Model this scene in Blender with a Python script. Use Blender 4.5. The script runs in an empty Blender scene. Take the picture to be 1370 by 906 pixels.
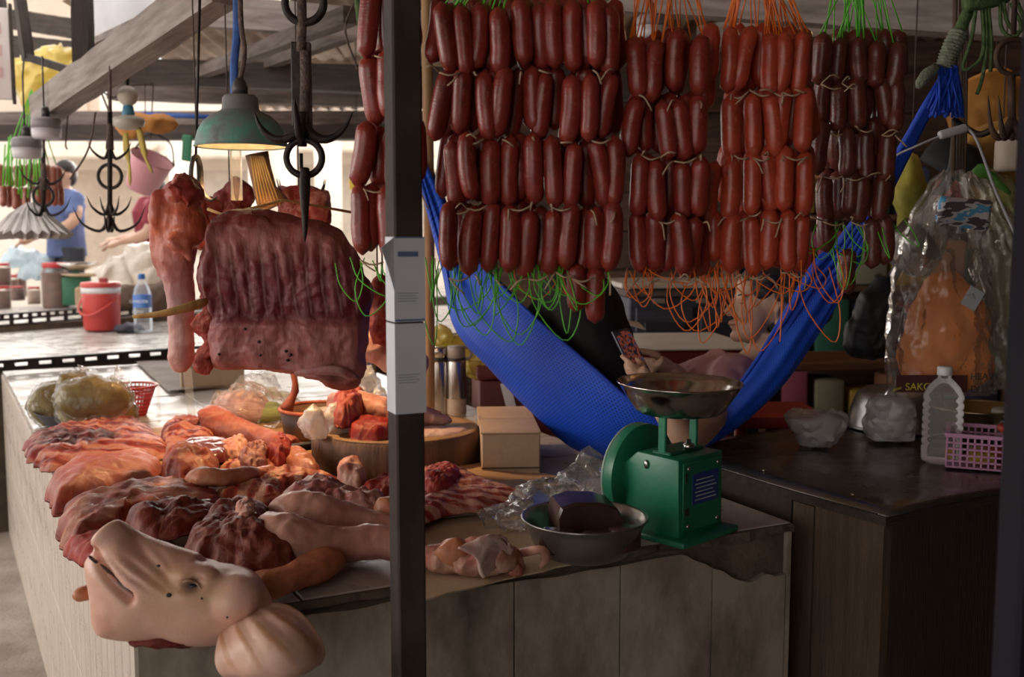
import bpy, bmesh, math, random
from mathutils import Vector as V, Matrix, noise
random.seed(7)
S = bpy.context.scene
C = S.collection
pi = math.pi
# ------------------------------------------------------------------ camera
F = 1400.0                                   # focal length in pixels of the 1370 x 906 frame
EYE = V((0, 0, 1.43))
PITCH = math.atan(143 / F)
cam_d = bpy.data.cameras.new('camera')
cam_d.sensor_width = 36.0
cam_d.lens = F / 1370 * 36.0
cam_d.clip_start = 0.05
cam_d.dof.use_dof = True
cam_d.dof.focus_distance = 2.25
cam_d.dof.aperture_fstop = 4.5
cam = bpy.data.objects.new('camera', cam_d)
cam.location = EYE
cam.rotation_euler = (pi / 2 - PITCH, 0, 0)
C.objects.link(cam)
S.camera = cam
# ------------------------------------------------------------------ world and light
W = bpy.data.worlds.new('daylight')
S.world = W
W.use_nodes = True
bg = W.node_tree.nodes['Background']
bg.inputs[0].default_value = (1.0, 0.95, 0.90, 1)
bg.inputs[1].default_value = 1.7
S.view_settings.view_transform = 'Standard'
S.view_settings.look = 'None'
S.view_settings.exposure = 0.22
S.view_settings.gamma = 1.0
S.view_settings.use_curve_mapping = False


def area_light(name, loc, target, sx, sy, power, col):
    d = bpy.data.lights.new(name, 'AREA')
    d.shape = 'RECTANGLE'
    d.size, d.size_y = sx, sy
    d.energy = power
    d.color = col
    o = bpy.data.objects.new(name, d)
    o.location = loc
    o.rotation_euler = (V(target) - V(loc)).to_track_quat('-Z', 'Y').to_euler()
    C.objects.link(o)
    return o


# daylight falling in through the open side of the hall and the front alley
area_light('daylight_alley', (-5.2, 1.6, 2.3), (-0.8, 2.3, 0.7), 3.0, 1.8, 95, (1.0, 0.91, 0.84))
area_light('daylight_front', (-1.3, -2.0, 2.7), (0.3, 2.3, 0.9), 2.0, 1.0, 18, (1.0, 0.84, 0.72))
area_light('daylight_street', (-2.4, 9.4, 2.2), (-0.9, 2.9, 0.9), 3.2, 1.0, 18, (1.0, 0.93, 0.86))
far_day = area_light('daylight_gap', (-3.0, 9.6, 2.35), (-2.7, 6.6, 0.9), 4.0, .8, 42, (1.0, 0.95, 0.90))
far_day.data.spread = math.radians(95)

# ------------------------------------------------------------------ pixel helpers


def P(px, py, Y):
    """point at depth Y (world y) seen at pixel px, py of the photograph"""
    cp, sp = math.cos(PITCH), math.sin(PITCH)
    x, u = (px - 685) / F, -(py - 453) / F
    dy, dz = cp + u * sp, -sp + u * cp
    t = Y / dy
    return V((x * t, Y, 1.43 + dz * t))


def G(px, py, z):
    """point at height z seen at pixel"""
    cp, sp = math.cos(PITCH), math.sin(PITCH)
    x, u = (px - 685) / F, -(py - 453) / F
    dy, dz = cp + u * sp, -sp + u * cp
    t = (z - 1.43) / dz
    return V((x * t, dy * t, z))


# ------------------------------------------------------------------ mesh helpers


def mesh_obj(name, geo, m, parent=None, smooth=True, loc=None):
    if isinstance(geo, bpy.types.Mesh):
        me = geo
        me.name = name
    else:
        me = bpy.data.meshes.new(name)
        me.from_pydata([tuple(v) for v in geo[0]], [], geo[1])
        me.update()
    if smooth is True:
        me.polygons.foreach_set('use_smooth', [True] * len(me.polygons))
    elif smooth:
        me.polygons.foreach_set('use_smooth', [True] * len(me.polygons))
        try:
            me.set_sharp_from_angle(angle=math.radians(smooth))
        except Exception:
            pass
    if m is not None and not me.materials:
        me.materials.append(m)
    o = bpy.data.objects.new(name, me)
    C.objects.link(o)
    if loc is not None:
        o.location = loc
    if parent is not None:
        o.parent = parent
    return o


def tag(o, label, cat, group=None):
    o['label'] = label
    o['category'] = cat
    if group:
        o['group'] = group
    return o


def thing(name, label, cat, loc=(0, 0, 0), rotz=0.0, group=None):
    o = bpy.data.objects.new(name, None)
    o.empty_display_size = 0.05
    C.objects.link(o)
    o.location = loc
    o.rotation_euler = (0, 0, rotz)
    return tag(o, label, cat, group)


def struct(name, geo, m, smooth=False, label=None):
    o = mesh_obj(name, geo, m, None, smooth)
    o['kind'] = 'structure'
    if label:
        o['label'] = label
    return o


def dup(o, parent=None, loc=None, rot=None, scale=None, label=None):
    c = o.copy()
    C.objects.link(c)
    c.parent = parent
    if loc is not None:
        c.location = loc
    if rot is not None:
        c.rotation_euler = rot
    if scale is not None:
        c.scale = scale
    if label:
        c['label'] = label
    return c


def dup_tree(o, loc, rotz=0.0, label=None, scale=None):
    r = dup(o, None, loc, (0, 0, rotz), scale, label)
    for ch in list(o.children):
        c = dup(ch, r)
        for g in list(ch.children):
            dup(g, c)
    return r


def join(*gs):
    vs, fs = [], []
    for g in gs:
        n = len(vs)
        vs += list(g[0])
        fs += [tuple(i + n for i in f) for f in g[1]]
    return vs, fs


def xf(g, M):
    return [M @ V(v) for v in g[0]], g[1]


def tr(g, x=0, y=0, z=0, rz=0.0, s=1.0, rx=0.0, ry=0.0):
    M = Matrix.Translation((x, y, z)) @ Matrix.Rotation(rz, 4, 'Z') @ Matrix.Rotation(ry, 4, 'Y') @ Matrix.Rotation(rx, 4, 'X')
    if isinstance(s, (int, float)):
        s = (s, s, s)
    M = M @ Matrix.Diagonal((s[0], s[1], s[2], 1))
    return xf(g, M)


def box(x0, x1, y0, y1, z0, z1):
    vs = [(x0, y0, z0), (x1, y0, z0), (x1, y1, z0), (x0, y1, z0), (x0, y0, z1), (x1, y0, z1), (x1, y1, z1), (x0, y1, z1)]
    return vs, [(0, 3, 2, 1), (4, 5, 6, 7), (0, 1, 5, 4), (1, 2, 6, 5), (2, 3, 7, 6), (3, 0, 4, 7)]


def rbox(sx, sy, sz, b, seg=2):
    """box centred on x, y, standing on z = 0, bevelled"""
    bm = bmesh.new()
    bmesh.ops.create_cube(bm, size=1)
    bmesh.ops.scale(bm, vec=(sx, sy, sz), verts=bm.verts)
    bmesh.ops.translate(bm, vec=(0, 0, sz / 2), verts=bm.verts)
    bmesh.ops.bevel(bm, geom=bm.edges[:], offset=b, segments=seg, affect='EDGES', profile=0.5)
    vs = [v.co.copy() for v in bm.verts]
    fs = [tuple(v.index for v in f.verts) for f in bm.faces]
    bm.free()
    return vs, fs


def spl(pts, n):
    """Catmull-Rom through pts, n samples; works on tuples of any length"""
    pts = [tuple(p) for p in pts]
    k = len(pts)
    out = []
    for i in range(n):
        t = i / (n - 1) * (k - 1)
        j = min(int(t), k - 2)
        u = t - j
        p1, p2 = pts[j], pts[j + 1]
        p0 = pts[j - 1] if j > 0 else tuple(2 * a - b for a, b in zip(p1, p2))
        p3 = pts[j + 2] if j + 2 < k else tuple(2 * b - a for a, b in zip(p1, p2))
        out.append(tuple(0.5 * (2 * b + (c - a) * u + (2 * a - 5 * b + 4 * c - d) * u * u + (3 * b - a - 3 * c + d) * u ** 3) for a, b, c, d in zip(p0, p1, p2, p3)))
    return out


def tube(pts, r, n=8, flat=1.0, up=None, cap=True, closed=False):
    """sweep an ellipse (r wide, r*flat high) along pts; r a number or list"""
    pts = [V(p) for p in pts]
    k = len(pts)
    rs = r if isinstance(r, (list, tuple)) else [r] * k
    fl = flat if isinstance(flat, (list, tuple)) else [flat] * k
    vs, fs = [], []
    prev = None
    for i in range(k):
        if closed:
            t = pts[(i + 1) % k] - pts[i - 1]
        else:
            t = pts[min(i + 1, k - 1)] - pts[max(i - 1, 0)]
        if t.length < 1e-9:
            t = V((0, 0, 1))
        t.normalize()
        if up is not None:
            b = V(up) - t * t.dot(V(up))
            if b.length < 1e-4:
                b = t.orthogonal()
        elif prev is None:
            b = t.orthogonal()
        else:
            b = prev - t * prev.dot(t)
            if b.length < 1e-5:
                b = t.orthogonal()
        b.normalize()
        prev = b
        a = t.cross(b)
        for j in range(n):
            w = 2 * pi * j / n
            vs.append(pts[i] + a * (math.cos(w) * rs[i]) + b * (math.sin(w) * rs[i] * fl[i]))
    m = k if closed else k - 1
    for i in range(m):
        i2 = (i + 1) % k
        for j in range(n):
            j2 = (j + 1) % n
            fs.append((i * n + j, i2 * n + j, i2 * n + j2, i * n + j2))
    if cap and not closed:
        fs.append(tuple(range(n)))
        fs.append(tuple((k - 1) * n + j for j in reversed(range(n))))
    return vs, fs


def arc(c, r, a0, a1, n, ax='xz'):
    out = []
    for i in range(n):
        a = a0 + (a1 - a0) * i / (n - 1)
        x, z = r * math.cos(a), r * math.sin(a)
        out.append(V(c) + (V((x, 0, z)) if ax == 'xz' else V((0, x, z)) if ax == 'yz' else V((x, z, 0))))
    return out


def ring(c, R, r, n=24, m=8, ax='xz'):
    return tube(arc(c, R, 0, 2 * pi * (n - 1) / n, n, ax), r, m, closed=True)


def lathe(prof, n=32, cap=True):
    vs, fs = [], []
    for (r, z) in prof:
        for j in range(n):
            w = 2 * pi * j / n
            vs.append(V((r * math.cos(w), r * math.sin(w), z)))
    for i in range(len(prof) - 1):
        for j in range(n):
            j2 = (j + 1) % n
            fs.append((i * n + j, i * n + j2, (i + 1) * n + j2, (i + 1) * n + j))
    if cap:
        if prof[0][0] > 1e-6:
            fs.append(tuple(reversed(range(n))))
        if prof[-1][0] > 1e-6:
            fs.append(tuple((len(prof) - 1) * n + j for j in range(n)))
    return vs, fs


def ell(c, r, n=16, m=10, M=None):
    vs, fs = [], []
    for i in range(m + 1):
        a = -pi / 2 + pi * i / m
        for j in range(n):
            w = 2 * pi * j / n
            v = V((r[0] * math.cos(a) * math.cos(w), r[1] * math.cos(a) * math.sin(w), r[2] * math.sin(a)))
            if M is not None:
                v = M @ v
            vs.append(V(c) + v)
    for i in range(m):
        for j in range(n):
            j2 = (j + 1) % n
            fs.append((i * n + j, i * n + j2, (i + 1) * n + j2, (i + 1) * n + j))
    return vs, fs


def nz(v, s, seed=0.0):
    return noise.noise(V(v) * s + V((seed * 13.7, seed * 7.1, seed * 3.3)))


def crumple(g, amp, s, seed=0.0, ridge=False):
    vs = []
    for v in g[0]:
        v = V(v)
        if ridge:
            d = V((1 - 2 * abs(nz(v, s, seed)), 1 - 2 * abs(nz(v, s, seed + 5)), 1 - 2 * abs(nz(v, s, seed + 9))))
            d -= V((.6, .6, .6))
        else:
            d = noise.noise_vector(v * s + V((seed * 13.7, seed * 7.1, seed * 3.3)))
        vs.append(v + d * amp)
    return vs, g[1]


def remesh(g, voxel, it=4, fac=0.5, keep=None):
    """union of closed pieces as one continuous skin"""
    me = bpy.data.meshes.new('tmp')
    me.from_pydata([tuple(v) for v in g[0]], [], g[1])
    bm = bmesh.new()
    bm.from_mesh(me)
    bmesh.ops.remove_doubles(bm, verts=bm.verts, dist=1e-6)
    bmesh.ops.recalc_face_normals(bm, faces=bm.faces)
    bm.to_mesh(me)
    bm.free()
    o = bpy.data.objects.new('tmp', me)
    C.objects.link(o)
    md = o.modifiers.new('r', 'REMESH')
    md.mode = 'VOXEL'
    md.voxel_size = voxel
    if it:
        sm = o.modifiers.new('s', 'SMOOTH')
        sm.iterations = it
        sm.factor = fac
    dg = bpy.context.evaluated_depsgraph_get()
    out = bpy.data.meshes.new_from_object(o.evaluated_get(dg))
    bpy.data.objects.remove(o)
    bpy.data.meshes.remove(me)
    vs = [v.co.copy() for v in out.vertices]
    fs = [tuple(p.vertices) for p in out.polygons]
    bpy.data.meshes.remove(out)
    return vs, fs


def warp(g, fn):
    return [fn(V(v)) for v in g[0]], g[1]


# ------------------------------------------------------------------ material helpers
MATS = {}


class NT:
    def __init__(self, name):
        self.m = bpy.data.materials.new(name)
        self.m.use_nodes = True
        self.t = self.m.node_tree
        self.b = self.t.nodes['Principled BSDF']
        self.out = self.t.nodes['Material Output']

    def n(self, kind, **kw):
        x = self.t.nodes.new(kind)
        for k, v in kw.items():
            if k.startswith('i_'):
                x.inputs[k[2:].replace('_', ' ')].default_value = v
            else:
                setattr(x, k, v)
        return x

    def l(self, a, b):
        self.t.links.new(a, b)

    def coords(self, scale=(1, 1, 1), rot=(0, 0, 0), src='Object'):
        c = self.n('ShaderNodeTexCoord')
        mp = self.n('ShaderNodeMapping')
        mp.inputs['Scale'].default_value = scale
        mp.inputs['Rotation'].default_value = rot
        self.l(c.outputs[src], mp.inputs['Vector'])
        return mp.outputs['Vector']

    def noise(self, vec, scale, detail=4, rough=.55, dist=0.0):
        x = self.n('ShaderNodeTexNoise')
        x.inputs['Scale'].default_value = scale
        x.inputs['Detail'].default_value = detail
        x.inputs['Roughness'].default_value = rough
        x.inputs['Distortion'].default_value = dist
        self.l(vec, x.inputs['Vector'])
        return x.outputs['Fac']

    def ramp(self, fac, stops, interp='LINEAR'):
        x = self.n('ShaderNodeValToRGB')
        x.color_ramp.interpolation = interp
        el = x.color_ramp.elements
        while len(el) < len(stops):
            el.new(0.5)
        for e, (p, c) in zip(el, stops):
            e.position = p
            e.color = (*c, 1) if len(c) == 3 else c
        self.l(fac, x.inputs['Fac'])
        return x.outputs['Color']

    def mix(self, fac, a, b, mode='MIX'):
        x = self.n('ShaderNodeMix', data_type='RGBA', blend_type=mode)
        for s, v in ((x.inputs[0], fac), (x.inputs[6], a), (x.inputs[7], b)):
            if hasattr(v, 'links'):
                self.l(v, s)
            elif isinstance(v, (int, float)):
                s.default_value = v
            else:
                s.default_value = (*v, 1)
        return x.outputs[2]

    def math(self, op, a, b=None, clamp=False):
        x = self.n('ShaderNodeMath', operation=op)
        x.use_clamp = clamp
        for s, v in zip(x.inputs, (a, b)):
            if v is None:
                continue
            if hasattr(v, 'links'):
                self.l(v, s)
            else:
                s.default_value = v
        return x.outputs[0]

    def bump(self, h, strength=.3, dist=.01):
        x = self.n('ShaderNodeBump')
        x.inputs['Strength'].default_value = strength
        x.inputs['Distance'].default_value = dist
        self.l(h, x.inputs['Height'])
        self.l(x.outputs['Normal'], self.b.inputs['Normal'])

    def set(self, **kw):
        for k, v in kw.items():
            i = self.b.inputs[k.replace('_', ' ')]
            if hasattr(v, 'links'):
                self.l(v, i)
            elif isinstance(v, tuple) and len(v) == 3 and i.type == 'RGBA':
                i.default_value = (*v, 1)
            else:
                i.default_value = v


def mat(name, col, rough=.5, alt=None, scale=6.0, metal=0.0, bump=0.0, bscale=30.0, lo=.35, hi=.68, stretch=(1, 1, 1), detail=5, third=None, **kw):
    """plain two- or three-tone procedural surface"""
    if name in MATS:
        return MATS[name]
    t = NT(name)
    v = t.coords(stretch)
    alt = alt or tuple(c * .8 for c in col)
    st = [(lo, col), (hi, alt)]
    if third:
        st.append((min(hi + .12, 1), third))
    c = t.ramp(t.noise(v, scale, detail), st)
    t.set(Base_Color=c, Roughness=rough, Metallic=metal)
    if bump:
        t.bump(t.noise(v, bscale, 4), bump)
    if kw:
        t.set(**kw)
    MATS[name] = t.m
    return t.m


def film(name, col, alpha, rough=.15, bump=.4, bscale=25.0, trl=.3, cloud=.25):
    """thin plastic film: see-through face on, glossy creases, a little milky"""
    if name in MATS:
        return MATS[name]
    t = NT(name)
    v = t.coords()
    h = t.noise(v, bscale, 3)
    t.set(Base_Color=col, Roughness=.6)
    t.bump(h, bump, .02)
    nrm = t.b.inputs['Normal'].links[0].from_socket
    gl = t.n('ShaderNodeBsdfGlossy')
    gl.inputs['Color'].default_value = (.9, .9, .9, 1)
    gl.inputs['Roughness'].default_value = rough
    t.l(nrm, gl.inputs['Normal'])
    tp = t.n('ShaderNodeBsdfTransparent')
    tp.inputs[0].default_value = (*[min(1, .8 + .2 * c) for c in col], 1)
    tl = t.n('ShaderNodeBsdfTranslucent')
    tl.inputs[0].default_value = (*col, 1)
    m1 = t.n('ShaderNodeMixShader')
    m1.inputs[0].default_value = trl
    t.l(t.b.outputs[0], m1.inputs[1])
    t.l(tl.outputs[0], m1.inputs[2])
    m2 = t.n('ShaderNodeMixShader')
    a = t.math('MULTIPLY_ADD', t.noise(v, 7, 2), cloud)
    a.node.inputs[2].default_value = alpha - cloud * .5
    a.node.use_clamp = True
    t.l(a, m2.inputs[0])
    t.l(tp.outputs[0], m2.inputs[1])
    t.l(m1.outputs[0], m2.inputs[2])
    fr = t.n('ShaderNodeFresnel')
    fr.inputs['IOR'].default_value = 1.45
    t.l(nrm, fr.inputs['Normal'])
    m3 = t.n('ShaderNodeMixShader')
    t.l(t.math('MULTIPLY_ADD', fr.outputs[0], .55), m3.inputs[0])
    m3.inputs[0].links[0].from_node.inputs[2].default_value = .02
    t.l(m2.outputs[0], m3.inputs[1])
    t.l(gl.outputs[0], m3.inputs[2])
    t.l(m3.outputs[0], t.out.inputs['Surface'])
    MATS[name] = t.m
    return t.m


def clear(name, col=(1, 1, 1), rough=.03, alpha=.25):
    """stiff clear plastic or glass"""
    if name in MATS:
        return MATS[name]
    t = NT(name)
    t.set(Base_Color=col, Roughness=rough, Specular_IOR_Level=.8)
    tp = t.n('ShaderNodeBsdfTransparent')
    tp.inputs[0].default_value = (*[.7 + .3 * c for c in col], 1)
    m2 = t.n('ShaderNodeMixShader')
    fr = t.n('ShaderNodeFresnel')
    fr.inputs['IOR'].default_value = 1.4
    t.l(t.math('MULTIPLY_ADD', fr.outputs[0], .8, True), m2.inputs[0])
    m2.inputs[0].links[0].from_node.inputs[2].default_value = alpha * .4
    t.l(tp.outputs[0], m2.inputs[1])
    t.l(t.b.outputs[0], m2.inputs[2])
    t.l(m2.outputs[0], t.out.inputs['Surface'])
    MATS[name] = t.m
    return t.m


def glow(name, col, strength):
    if name in MATS:
        return MATS[name]
    t = NT(name)
    t.set(Base_Color=col, Emission_Color=col, Emission_Strength=strength)
    MATS[name] = t.m
    return t.m


def meat(name, lean, fat, lo=.48, hi=.6, scale=9.0, stripe=None, rough=.42, dark=None, bump=.35, sss=.0, stretch=(1, 1, 1), deep=.38, seams=.55, tone=.80):
    """raw flesh: patches of lean and fat, fine fibres, thin pale seams; stripe = (axis, scale, distortion)"""
    if name in MATS:
        return MATS[name]
    lean = tuple(c * tone * (1.05 if i == 0 else .72) for i, c in enumerate(lean))
    fat = tuple(c * tone * (1.0, .86, .80)[i] for i, c in enumerate(fat))
    t = NT(name)
    v = t.coords(stretch)
    f = t.noise(v, scale, 7, .64, .8)
    if stripe:
        w = t.n('ShaderNodeTexWave', bands_direction=stripe[0])
        w.inputs['Scale'].default_value = stripe[1]
        w.inputs['Distortion'].default_value = stripe[2]
        w.inputs['Detail'].default_value = 3
        w.inputs['Detail Scale'].default_value = 1.5
        t.l(v, w.inputs['Vector'])
        f = t.math('ADD', t.math('MULTIPLY', f, .55), t.math('MULTIPLY', w.outputs['Fac'], .45))
    dark = dark or tuple(c * deep for c in lean)
    c = t.ramp(f, [(max(lo - .24, 0), dark), (lo, lean), (hi, fat)])
    fib = t.noise(t.coords((3, 1, 1), (.3, .2, .6)), scale * 7, 5, .7)
    fibm = t.ramp(fib, [(.36, (0, 0, 0)), (.66, (1, 1, 1))])
    c = t.mix(t.math('MULTIPLY', fibm, .38), c, tuple(x * .5 for x in lean))
    vo = t.n('ShaderNodeTexVoronoi', feature='DISTANCE_TO_EDGE')
    vo.inputs['Scale'].default_value = scale * 1.6
    wv = t.n('ShaderNodeVectorMath', operation='ADD')
    t.l(v, wv.inputs[0])
    nv = t.n('ShaderNodeTexNoise')
    nv.inputs['Scale'].default_value = scale * 1.5
    t.l(v, nv.inputs['Vector'])
    sc_ = t.n('ShaderNodeVectorMath', operation='SCALE')
    sc_.inputs['Scale'].default_value = .9 / scale
    t.l(nv.outputs['Color'], sc_.inputs[0])
    t.l(sc_.outputs[0], wv.inputs[1])
    t.l(wv.outputs[0], vo.inputs['Vector'])
    seam = t.ramp(vo.outputs['Distance'], [(.0, (1, 1, 1)), (.085, (0, 0, 0))])
    seam = t.math('MULTIPLY', seam, t.ramp(t.noise(v, scale * .8, 2), [(.42, (0, 0, 0)), (.62, (seams,) * 3)]))
    c = t.mix(seam, c, tuple(min(1, x * 1.05) for x in fat))
    t.set(Base_Color=c, Roughness=t.ramp(t.noise(v, 30, 3), [(.3, (rough * .75,) * 3), (.75, (min(1, rough * 1.7),) * 3)]), Specular_IOR_Level=.28)
    h = t.math('ADD', t.math('MULTIPLY', f, .5), t.math('ADD', t.math('MULTIPLY', fib, .35), t.math('MULTIPLY', seam, .3)))
    t.bump(h, min(1, bump * 1.05), .012)
    if sss:
        t.set(Subsurface_Weight=sss, Subsurface_Radius=(.02, .006, .003), Subsurface_Scale=.5)
    MATS[name] = t.m
    return t.m


# ================================================================== the setting
concrete = mat('concrete', (.42, .37, .32), .85, (.25, .21, .18), 5, bump=.5, bscale=60)
struct('floor', box(-14, 8, -5, 22, -.1, 0), concrete)
wood_dark = mat('wood_dark', (.055, .036, .027), .75, (.02, .014, .011), 4, bump=.4, bscale=20, stretch=(1, 12, 12))
wood_old = mat('wood_old', (.17, .135, .12), .8, (.07, .05, .042), 4, bump=.45, bscale=22, stretch=(1, 9, 9))
wood_grey = mat('wood_grey', (.36, .315, .295), .8, (.20, .165, .15), 5, bump=.22, bscale=26, stretch=(1, 7, 7), third=(.12, .095, .085))
wood_brown = mat('wood_brown', (.24, .12, .06), .7, (.09, .045, .025), 3, bump=.35, bscale=15, stretch=(1, 8, 8))
tin_old = mat('tin_old', (.56, .42, .31), .7, (.22, .13, .08), 2.2, bump=.3, bscale=9, detail=8)
iron = mat('iron', (.045, .036, .032), .55, (.018, .014, .013), 20, metal=.6, bump=.3, bscale=80)
iron_rust = mat('iron_rust', (.10, .055, .035), .7, (.03, .02, .018), 14, metal=.3, bump=.4, bscale=60)
grout = mat('grout', (.15, .11, .075), .9, (.07, .05, .035), 12, bump=.4, bscale=70)


# the old roof: overlapping sheets resting on beams, falling towards the street
def roof_z(y):
    return 2.80 - .047 * (y - 1.0)


roof = struct('ceiling', join(box(-9, 7, -4.5, 1.2, 2.86, 2.90)), wood_dark)
ridge = []
for i in range(9):
    x0 = -4.6 + i * 1.15
    for j, (y0, y1) in enumerate(((1.0, 4.3), (4.1, 6.9), (6.7, 9.2))):
        if i < 2 and j > 0:
            continue
        n = 46
        if (i, j) == (2, 1):
            y0 = 5.5
        vs, fs = [], []
        for k in range(n + 1):
            x = x0 + (1.22) * k / n
            w = .012 * math.sin(k / n * 2 * pi * 11)
            lift = .02 * j + .012 * (i % 2)
            for q in range(4):
                y = y0 + (y1 - y0) * q / 3
                vs.append((x, y, roof_z(y) + w + lift + .02 * nz((x, y, 0), 1.3, i + j)))
        for k in range(n):
            for q in range(3):
                a = k * 4 + q
                fs.append((a, a + 1, a + 5, a + 4))
        s = mesh_obj('roof_sheet', (vs, fs), tin_old, roof, True)
        s.modifiers.new('t', 'SOLIDIFY').thickness = .004


def beam(a, b, w, h, m, name='roof_beam', parent=None):
    """a squared timber from a to b, slightly uneven"""
    a, b = V(a), V(b)
    L = (b - a).length
    n = 14
    d = (b - a).normalized()
    side = d.cross(V((0, 0, 1))).normalized()
    upv = side.cross(d)
    vs, fs = [], []
    for i in range(n + 1):
        c = d * (L * i / n)
        for (p, q) in ((-1, -1), (1, -1), (1, 1), (-1, 1)):
            e = 1 + .10 * nz((i * .7, p * 3, q * 5), 1.0, L)
            vs.append(c + side * (p * w / 2 * e) + upv * (q * h / 2 * e))
    for i in range(n):
        for j in range(4):
            j2 = (j + 1) % 4
            fs.append((i * 4 + j, i * 4 + j2, i * 4 + 4 + j2, i * 4 + 4 + j))
    fs += [(3, 2, 1, 0), tuple(n * 4 + j for j in range(4))]
    # rotate into a local frame whose x axis runs along the timber (for the grain)
    R = Matrix((d, side, upv)).to_3x3()
    o = mesh_obj(name, ([R @ v for v in vs], fs), m, parent, False)
    o.matrix_local = Matrix.Translation(a) @ R.transposed().to_4x4()
    return o


# cross beams below the sheets
beam(P(100, 94, 6.2), P(900, 120, 5.2), .12, .14, wood_dark, parent=roof)
beam(P(150, 122, 7.2), P(800, 138, 6.4), .12, .12, wood_old, parent=roof)
beam(P(-40, 178, 8.4), P(900, 176, 8.2), .14, .12, wood_dark, parent=roof)
beam(P(170, 8, 5.0), P(820, 58, 4.2), .10, .13, wood_grey, parent=roof)
beam(P(55, 148, 4.7), P(300, -20, 3.5), .10, .125, wood_grey, parent=roof)
beam(P(235, 110, 6.5), P(470, 20, 3.8), .06, .06, wood_old, parent=roof)
beam(P(330, 95, 6.2), P(480, 40, 4.6), .06, .06, wood_old, parent=roof)
beam(P(-10, 22, 7.0), P(108, 40, 6.6), .12, .12, wood_dark, parent=roof)
beam(P(-10, 60, 7.0), P(108, 72, 6.6), .10, .14, wood_dark, parent=roof)
beam(P(108, -140, 4.55), P(112, 108, 4.55), .07, .07, wood_dark, parent=roof)
beam(P(18, -60, 4.85), P(38, 80, 4.75), .045, .045, wood_dark, parent=roof)
beam(P(36, 76, 4.75), P(112, 100, 4.6), .04, .032, iron, parent=roof)
beam(P(-5, 119, 6.6), P(78, 125, 6.2), .05, .05, wood_dark, parent=roof)
beam(P(820, -8, 4.0), P(1420, 28, 3.4), .10, .13, wood_grey, parent=roof)
beam(P(940, 52, 5.0), P(1420, -6, 3.9), .10, .11, wood_grey, parent=roof)

beam(P(-60, 163, 9.0), P(900, 160, 9.0), .08, .16, wood_old, parent=roof)
# back wall of the stall: broad boards standing behind the hammock, and a low one to its left
wall_m = mat('wall_board', (.15, .085, .055), .8, (.05, .03, .022), 3, bump=.4, bscale=14, stretch=(1, 9, 9))
wall = struct('wall_back', box(-.3, 6.5, 6.42, 6.5, 0, 2.62), wood_dark)
for k in range(11):
    z0 = .02 + k * .236
    mesh_obj('board', tr(rbox(6.7, .03, .228, .006, 1), 3.08, 6.40 + .012 * (k % 3), z0), wall_m, wall, False)
wr = struct('wall_right', box(4.2, 4.3, -4.5, 6.6, 0, 2.8), wood_dark)
struct('wall_front', box(-1.0, 4.3, -4.6, -4.5, 0, 2.9), wood_dark)
# translucent roof pane let into the roof at the left
pane = struct('window_1', tube([P(98, 0, 4.9), P(114, 62, 4.9), P(220, 12, 4.6), P(200, -40, 4.6)], .022, 4, closed=True), wood_grey)
skyl = film('skylight_film', (.95, .95, .98), .75, .35, .2, 6, .6, .3)
q = [P(98, -2, 4.9), P(114, 61, 4.9), P(220, 12, 4.6), P(200, -42, 4.6)]
pn = mesh_obj('pane', (q, [(0, 1, 2, 3)]), skyl, pane, False)
pn.modifiers.new('t', 'SOLIDIFY').thickness = .004
# pale plastic wall panels under the far eave
pan_m = mat('pale_panel', (.80, .68, .55), .7, (.72, .58, .46), 2)
pw = struct('wall_left', box(-7.5, -3.6, 9.3, 9.36, 2.30, 3.6), pan_m)
for k in range(4):
    mesh_obj('panel', box(-7.45 + k * .95, -6.55 + k * .95, 9.26, 9.30, 2.34, 3.5), pan_m, pw, False)
# pale buildings over the way, out in full daylight
street = mat('street', (.93, .85, .76), .8, (.86, .76, .66), 1.2)
ws = struct('wall_street', box(-16, 4, 17, 17.3, 0, 3.6), street)
for k, (x, z0, w, h, c_) in enumerate(((-7.2, .9, 1.3, 1.5, (.62, .50, .40)), (-5.2, 1.1, 1.0, 1.3, (.70, .60, .52)), (-3.4, .6, 1.2, 1.9, (.66, .56, .46)), (-1.6, 1.0, .9, 1.2, (.72, .62, .5)))):
    mesh_obj('shutter', box(x, x + w, 16.94, 17.0, z0, z0 + h), mat('shutter_%d' % k, c_, .7), ws, False)
    mesh_obj('awning', tr(rbox(w + .5, .8, .06, .01, 1), x + w / 2, 16.6, z0 + h + .25, rx=.3), mat('awning_%d' % k, (.82, .70, .56), .7), ws, False)

# ================================================================== the tiled counter
ANG = math.radians(26.5)
SKEW = math.tan(math.radians(2.5))           # the left side runs slightly out of square
U = V((math.cos(ANG), math.sin(ANG), 0))
Vv = V((-math.sin(ANG), math.cos(ANG), 0))
CA = V((-.623, 1.675, 0))
TOP = .78


def tile_mat(name, a, b, lines=None, rough=.25, dirt=(.13, .09, .055), dlo=.52, dhi=.78, relief=.08):
    t = NT(name)
    v = t.coords()
    base = t.ramp(t.noise(v, 2.5, 3), [(.3, a), (.7, b)])
    d = t.ramp(t.noise(t.coords((1, 1, .45)), 5.5, 8, .68), [(dlo, (0, 0, 0)), (dhi, (1, 1, 1))])
    c = t.mix(d, base, dirt)
    if lines:
        sp = t.n('ShaderNodeSeparateXYZ')
        t.l(v, sp.inputs[0])
        w = t.math('ABSOLUTE', t.math('SINE', t.math('MULTIPLY', sp.outputs[1], pi / lines[1])))
        ln = t.ramp(w, [(.10, (.5, .5, .5)), (.34, (0, 0, 0))])
        c = t.mix(ln, c, tuple(x * .35 for x in a))
    t.set(Base_Color=c, Roughness=t.ramp(t.noise(v, 9, 4), [(.3, (rough,) * 3), (.8, (min(1, rough + .35),) * 3)]))
    if relief:
        t.bump(t.noise(v, 40, 3), relief)
    return t.m


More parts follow.
